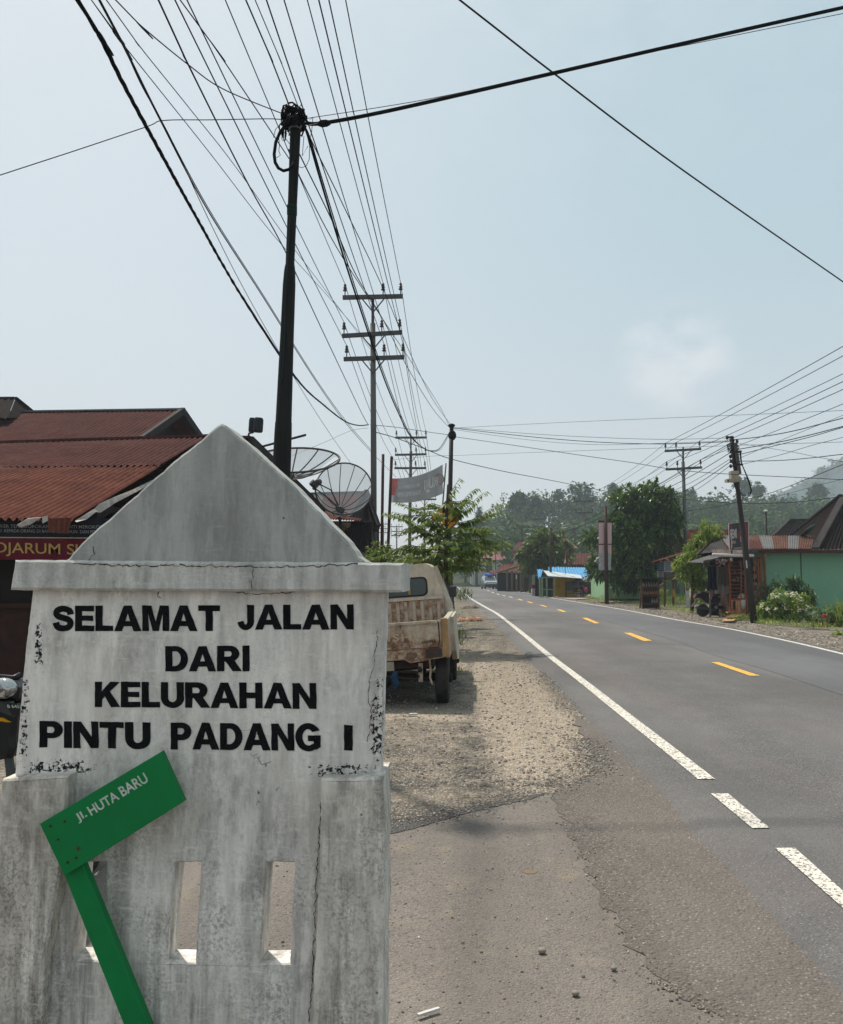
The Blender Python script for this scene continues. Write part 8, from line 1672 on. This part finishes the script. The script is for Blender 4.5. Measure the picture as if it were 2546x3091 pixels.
pwire('faint line crossing the top of the bundle towards the cable knot', [(545, 0), (640, 130), (748, 290), (873, 478)], 7.0, 8.9, .005, ext0=8)
# cables from the knot down the road
T2 = P(1360, 1305, 31)
pwire('heavy black cable sagging from the cable knot to the pole behind the leafy tree', [(915, 375), (930, 410), (965.6, 534.6), (1041, 786), (1117, 1018), (1163, 1150), (1200, 1238.7), (1236, 1311), (1272.5, 1347.6), (1301, 1360.5), (1329, 1351.6), (1357, 1305)], 8.45, 31, .0105, m_cable)
pwire('second heavy cable hugging the first below the cable knot', [(918, 380), (935, 412), (971, 534), (1047, 786), (1120, 1012), (1168, 1150), (1205, 1240), (1240, 1312), (1276, 1350), (1303, 1362), (1332, 1354), (1358, 1308)], 8.5, 31, .0065, m_cable)
pwire('straight thin line from the cable knot to the pole behind the leafy tree', [(925, 380), (937, 416), (1041.5, 629), (1155, 866.6), (1245, 1080), (1310, 1210), (1362, 1283)], 8.5, 31, .0055)
pwire('line passing behind the dark pole to the pole behind the leafy tree', [(868, 390), (908.7, 473), (1003.5, 667), (1075, 829), (1155, 961), (1236, 1118), (1312, 1240), (1357, 1290)], 8.7, 31, .0065)
pwire('lowest line from the knot joining the steep bundle', [(872, 450), (901.6, 525), (1032, 772), (1174, 990), (1250, 1104), (1330, 1230), (1359, 1292)], 8.7, 31, .0055)
pwire('drop cable from the bracket of the tall pole sagging behind the banner', [(1118, 1282), (1200, 1290), (1280, 1302), (1352, 1312)], 27, 31, .008)
pwire('drop cable from the tall pole slanting behind the banner to the pole behind the tree', [(1132, 1304), (1190, 1320), (1260, 1346), (1300, 1362), (1345, 1380), (1419, 1400), (1537, 1426), (1654, 1448), (1830, 1483)], 27, 46, .012)
pwire('thin service wire from the tall pole to the unseen roof on the left', [(1112, 1292), (1060, 1300), (980, 1335), (882, 1375)], 27, 22, .004)
# crossing cables near the camera
pwire('thick black cable crossing the road from the cable knot', [(925, 371), (981, 370), (1200, 328), (1672, 220), (2100, 122), (2546, 22)], 8.45, 9.2, .0175, m_cable, ext1=4, seg=8)
mb = MB(); a, b = P(960, 374, 8.38), P(998, 370, 8.38); mb.tube([a, a.lerp(b, .3), a.lerp(b, .7), b], [.02, .038, .036, .02], 8); mb.top('cable_splice', m_cable, 'lumpy taped splice on the thick crossing cable near the knot', 'cable splice')
pwire('thin wire shadowing the thick crossing cable', [(925, 357), (1300, 297), (1700, 210), (2100, 130), (2546, 40)], 8.5, 9.3, .0035, ext1=4)
pwire('lone diagonal wire slanting down across the open sky', [(1390, 0), (1672, 220), (2053, 506), (2546, 850)], 8.0, 12.5, .0085, ext0=6, ext1=4)
# cables across the road between far poles
T3 = P(2212, 1330, 26.2)
for i, (pts, Y0, Y1, r, lb) in enumerate((
    ([(1386, 1291), (1700, 1275), (2200, 1254), (2546, 1239)], 31, 22, .005, 'highest thin wire crossing the road, level above the far hills'),
    ([(1368, 1290), (1600, 1309), (1800, 1320), (2000, 1326), (2200, 1322)], 31, 26.2, .006, 'upper of the three wires spanning to the leaning pole'),
    ([(1368, 1292), (1600, 1318), (1800, 1334), (2000, 1340), (2203, 1333)], 31, 26.2, .010, 'thickest of the three wires spanning to the leaning pole'),
    ([(1368, 1296), (1600, 1328), (1800, 1342), (2000, 1338), (2200, 1330)], 31, 26.2, .005, 'lowest of the three wires spanning to the leaning pole'),
    ([(1372, 1318), (1537, 1342), (1760, 1375), (1900, 1395), (2100, 1424), (2546, 1448)], 31, 24, .008, 'cable descending from the tree pole across to the hills'),
    ([(1190, 1388), (1300, 1377), (1400, 1374), (1600, 1366), (2000, 1352), (2546, 1334)], 45, 28, .006, 'faint level wire passing behind the tree pole'),
    ([(2215, 1327), (2300, 1318), (2400, 1300), (2546, 1262)], 26.2, 21, .011, 'uppermost thick cable from the leaning pole to the frame edge'),
    ([(2225, 1357), (2350, 1335), (2450, 1312), (2546, 1287)], 26.2, 21, .011, 'second thick cable from the leaning pole to the frame edge'),
    ([(2225, 1374), (2350, 1343), (2450, 1318), (2546, 1290)], 26.2, 21, .009, 'third thick cable from the leaning pole to the frame edge'),
    ([(2235, 1392), (2350, 1390), (2450, 1382), (2546, 1371)], 26.2, 21, .009, 'slack cable leaving the leaning pole nearly level'),
    ([(2240, 1402), (2350, 1375), (2450, 1345), (2546, 1320)], 26.2, 21, .006, 'thin cable rising from the bracket of the leaning pole'),
    ([(2218, 1336), (2380, 1362), (2460, 1378), (2546, 1394)], 26.2, 22, .005, 'thin wire sinking from the leaning pole toward the mountain'),
    ([(2000, 1501), (2100, 1510), (2210, 1518), (2330, 1519), (2440, 1512), (2546, 1498)], 48, 30, .011, 'cable sagging across the forest behind the leaning pole'),
    ([(2075, 1542), (2150, 1532), (2246, 1510), (2350, 1480), (2546, 1402)], 47, 26, .010, 'cable rising through the forest toward the frame edge'),
    ([(2290, 1512), (2380, 1490), (2460, 1468), (2546, 1446)], 40, 30, .007, 'thin cable above the hipped roof'),
    ([(2230, 1385), (2320, 1345), (2400, 1312), (2480, 1280)], 26.2, 24, .006, 'short cable from the leaning pole up to the sky'))):
    pwire(lb, pts, Y0, Y1, r, m_wire if r < .0095 else m_cable, ext1=5 if pts[-1][0] > 2400 else 0, seg=5)
for i, (y0, y1, mid) in enumerate(((1338, 1533, 1440), (1343, 1540, 1450), (1366, 1552, 1470), (1385, 1560, 1490), (1394, 1575, 1508), (1405, 1590, 1525))):
    pwire('sagging cable from the leaning pole over the mango tree, %s from above' % ('first', 'second', 'third', 'fourth', 'fifth', 'sixth')[i], [(2206, y0), (2080, y0 + (y1 - y0) * .36 + 4 * i), (1960, y0 + (y1 - y0) * .68 + 6), (1830, y1)], 26.2, 54, .010 if i % 2 == 0 else .007, m_wire, 'service cables over the mango tree')
for i, (x0, y0, x1, y1) in enumerate(((1830, 1540, 1663, 1600), (1830, 1555, 1663, 1612), (1663, 1600, 1588, 1642), (1588, 1640, 1548, 1664), (1548, 1663, 1497, 1670))):
    Yp = {1830: 54, 1663: 56, 1588: 76, 1548: 96, 1497: 135}
    pwire('slack service wire along the stalls, span %s counting from the pink banner' % ('one', 'two', 'three', 'four', 'five')[i], [(x0, y0), ((x0 + x1) / 2, (y0 + y1) / 2 + 8), (x1, y1)], Yp[x0], Yp[x1], .012, m_wire, 'service wires along the stalls')
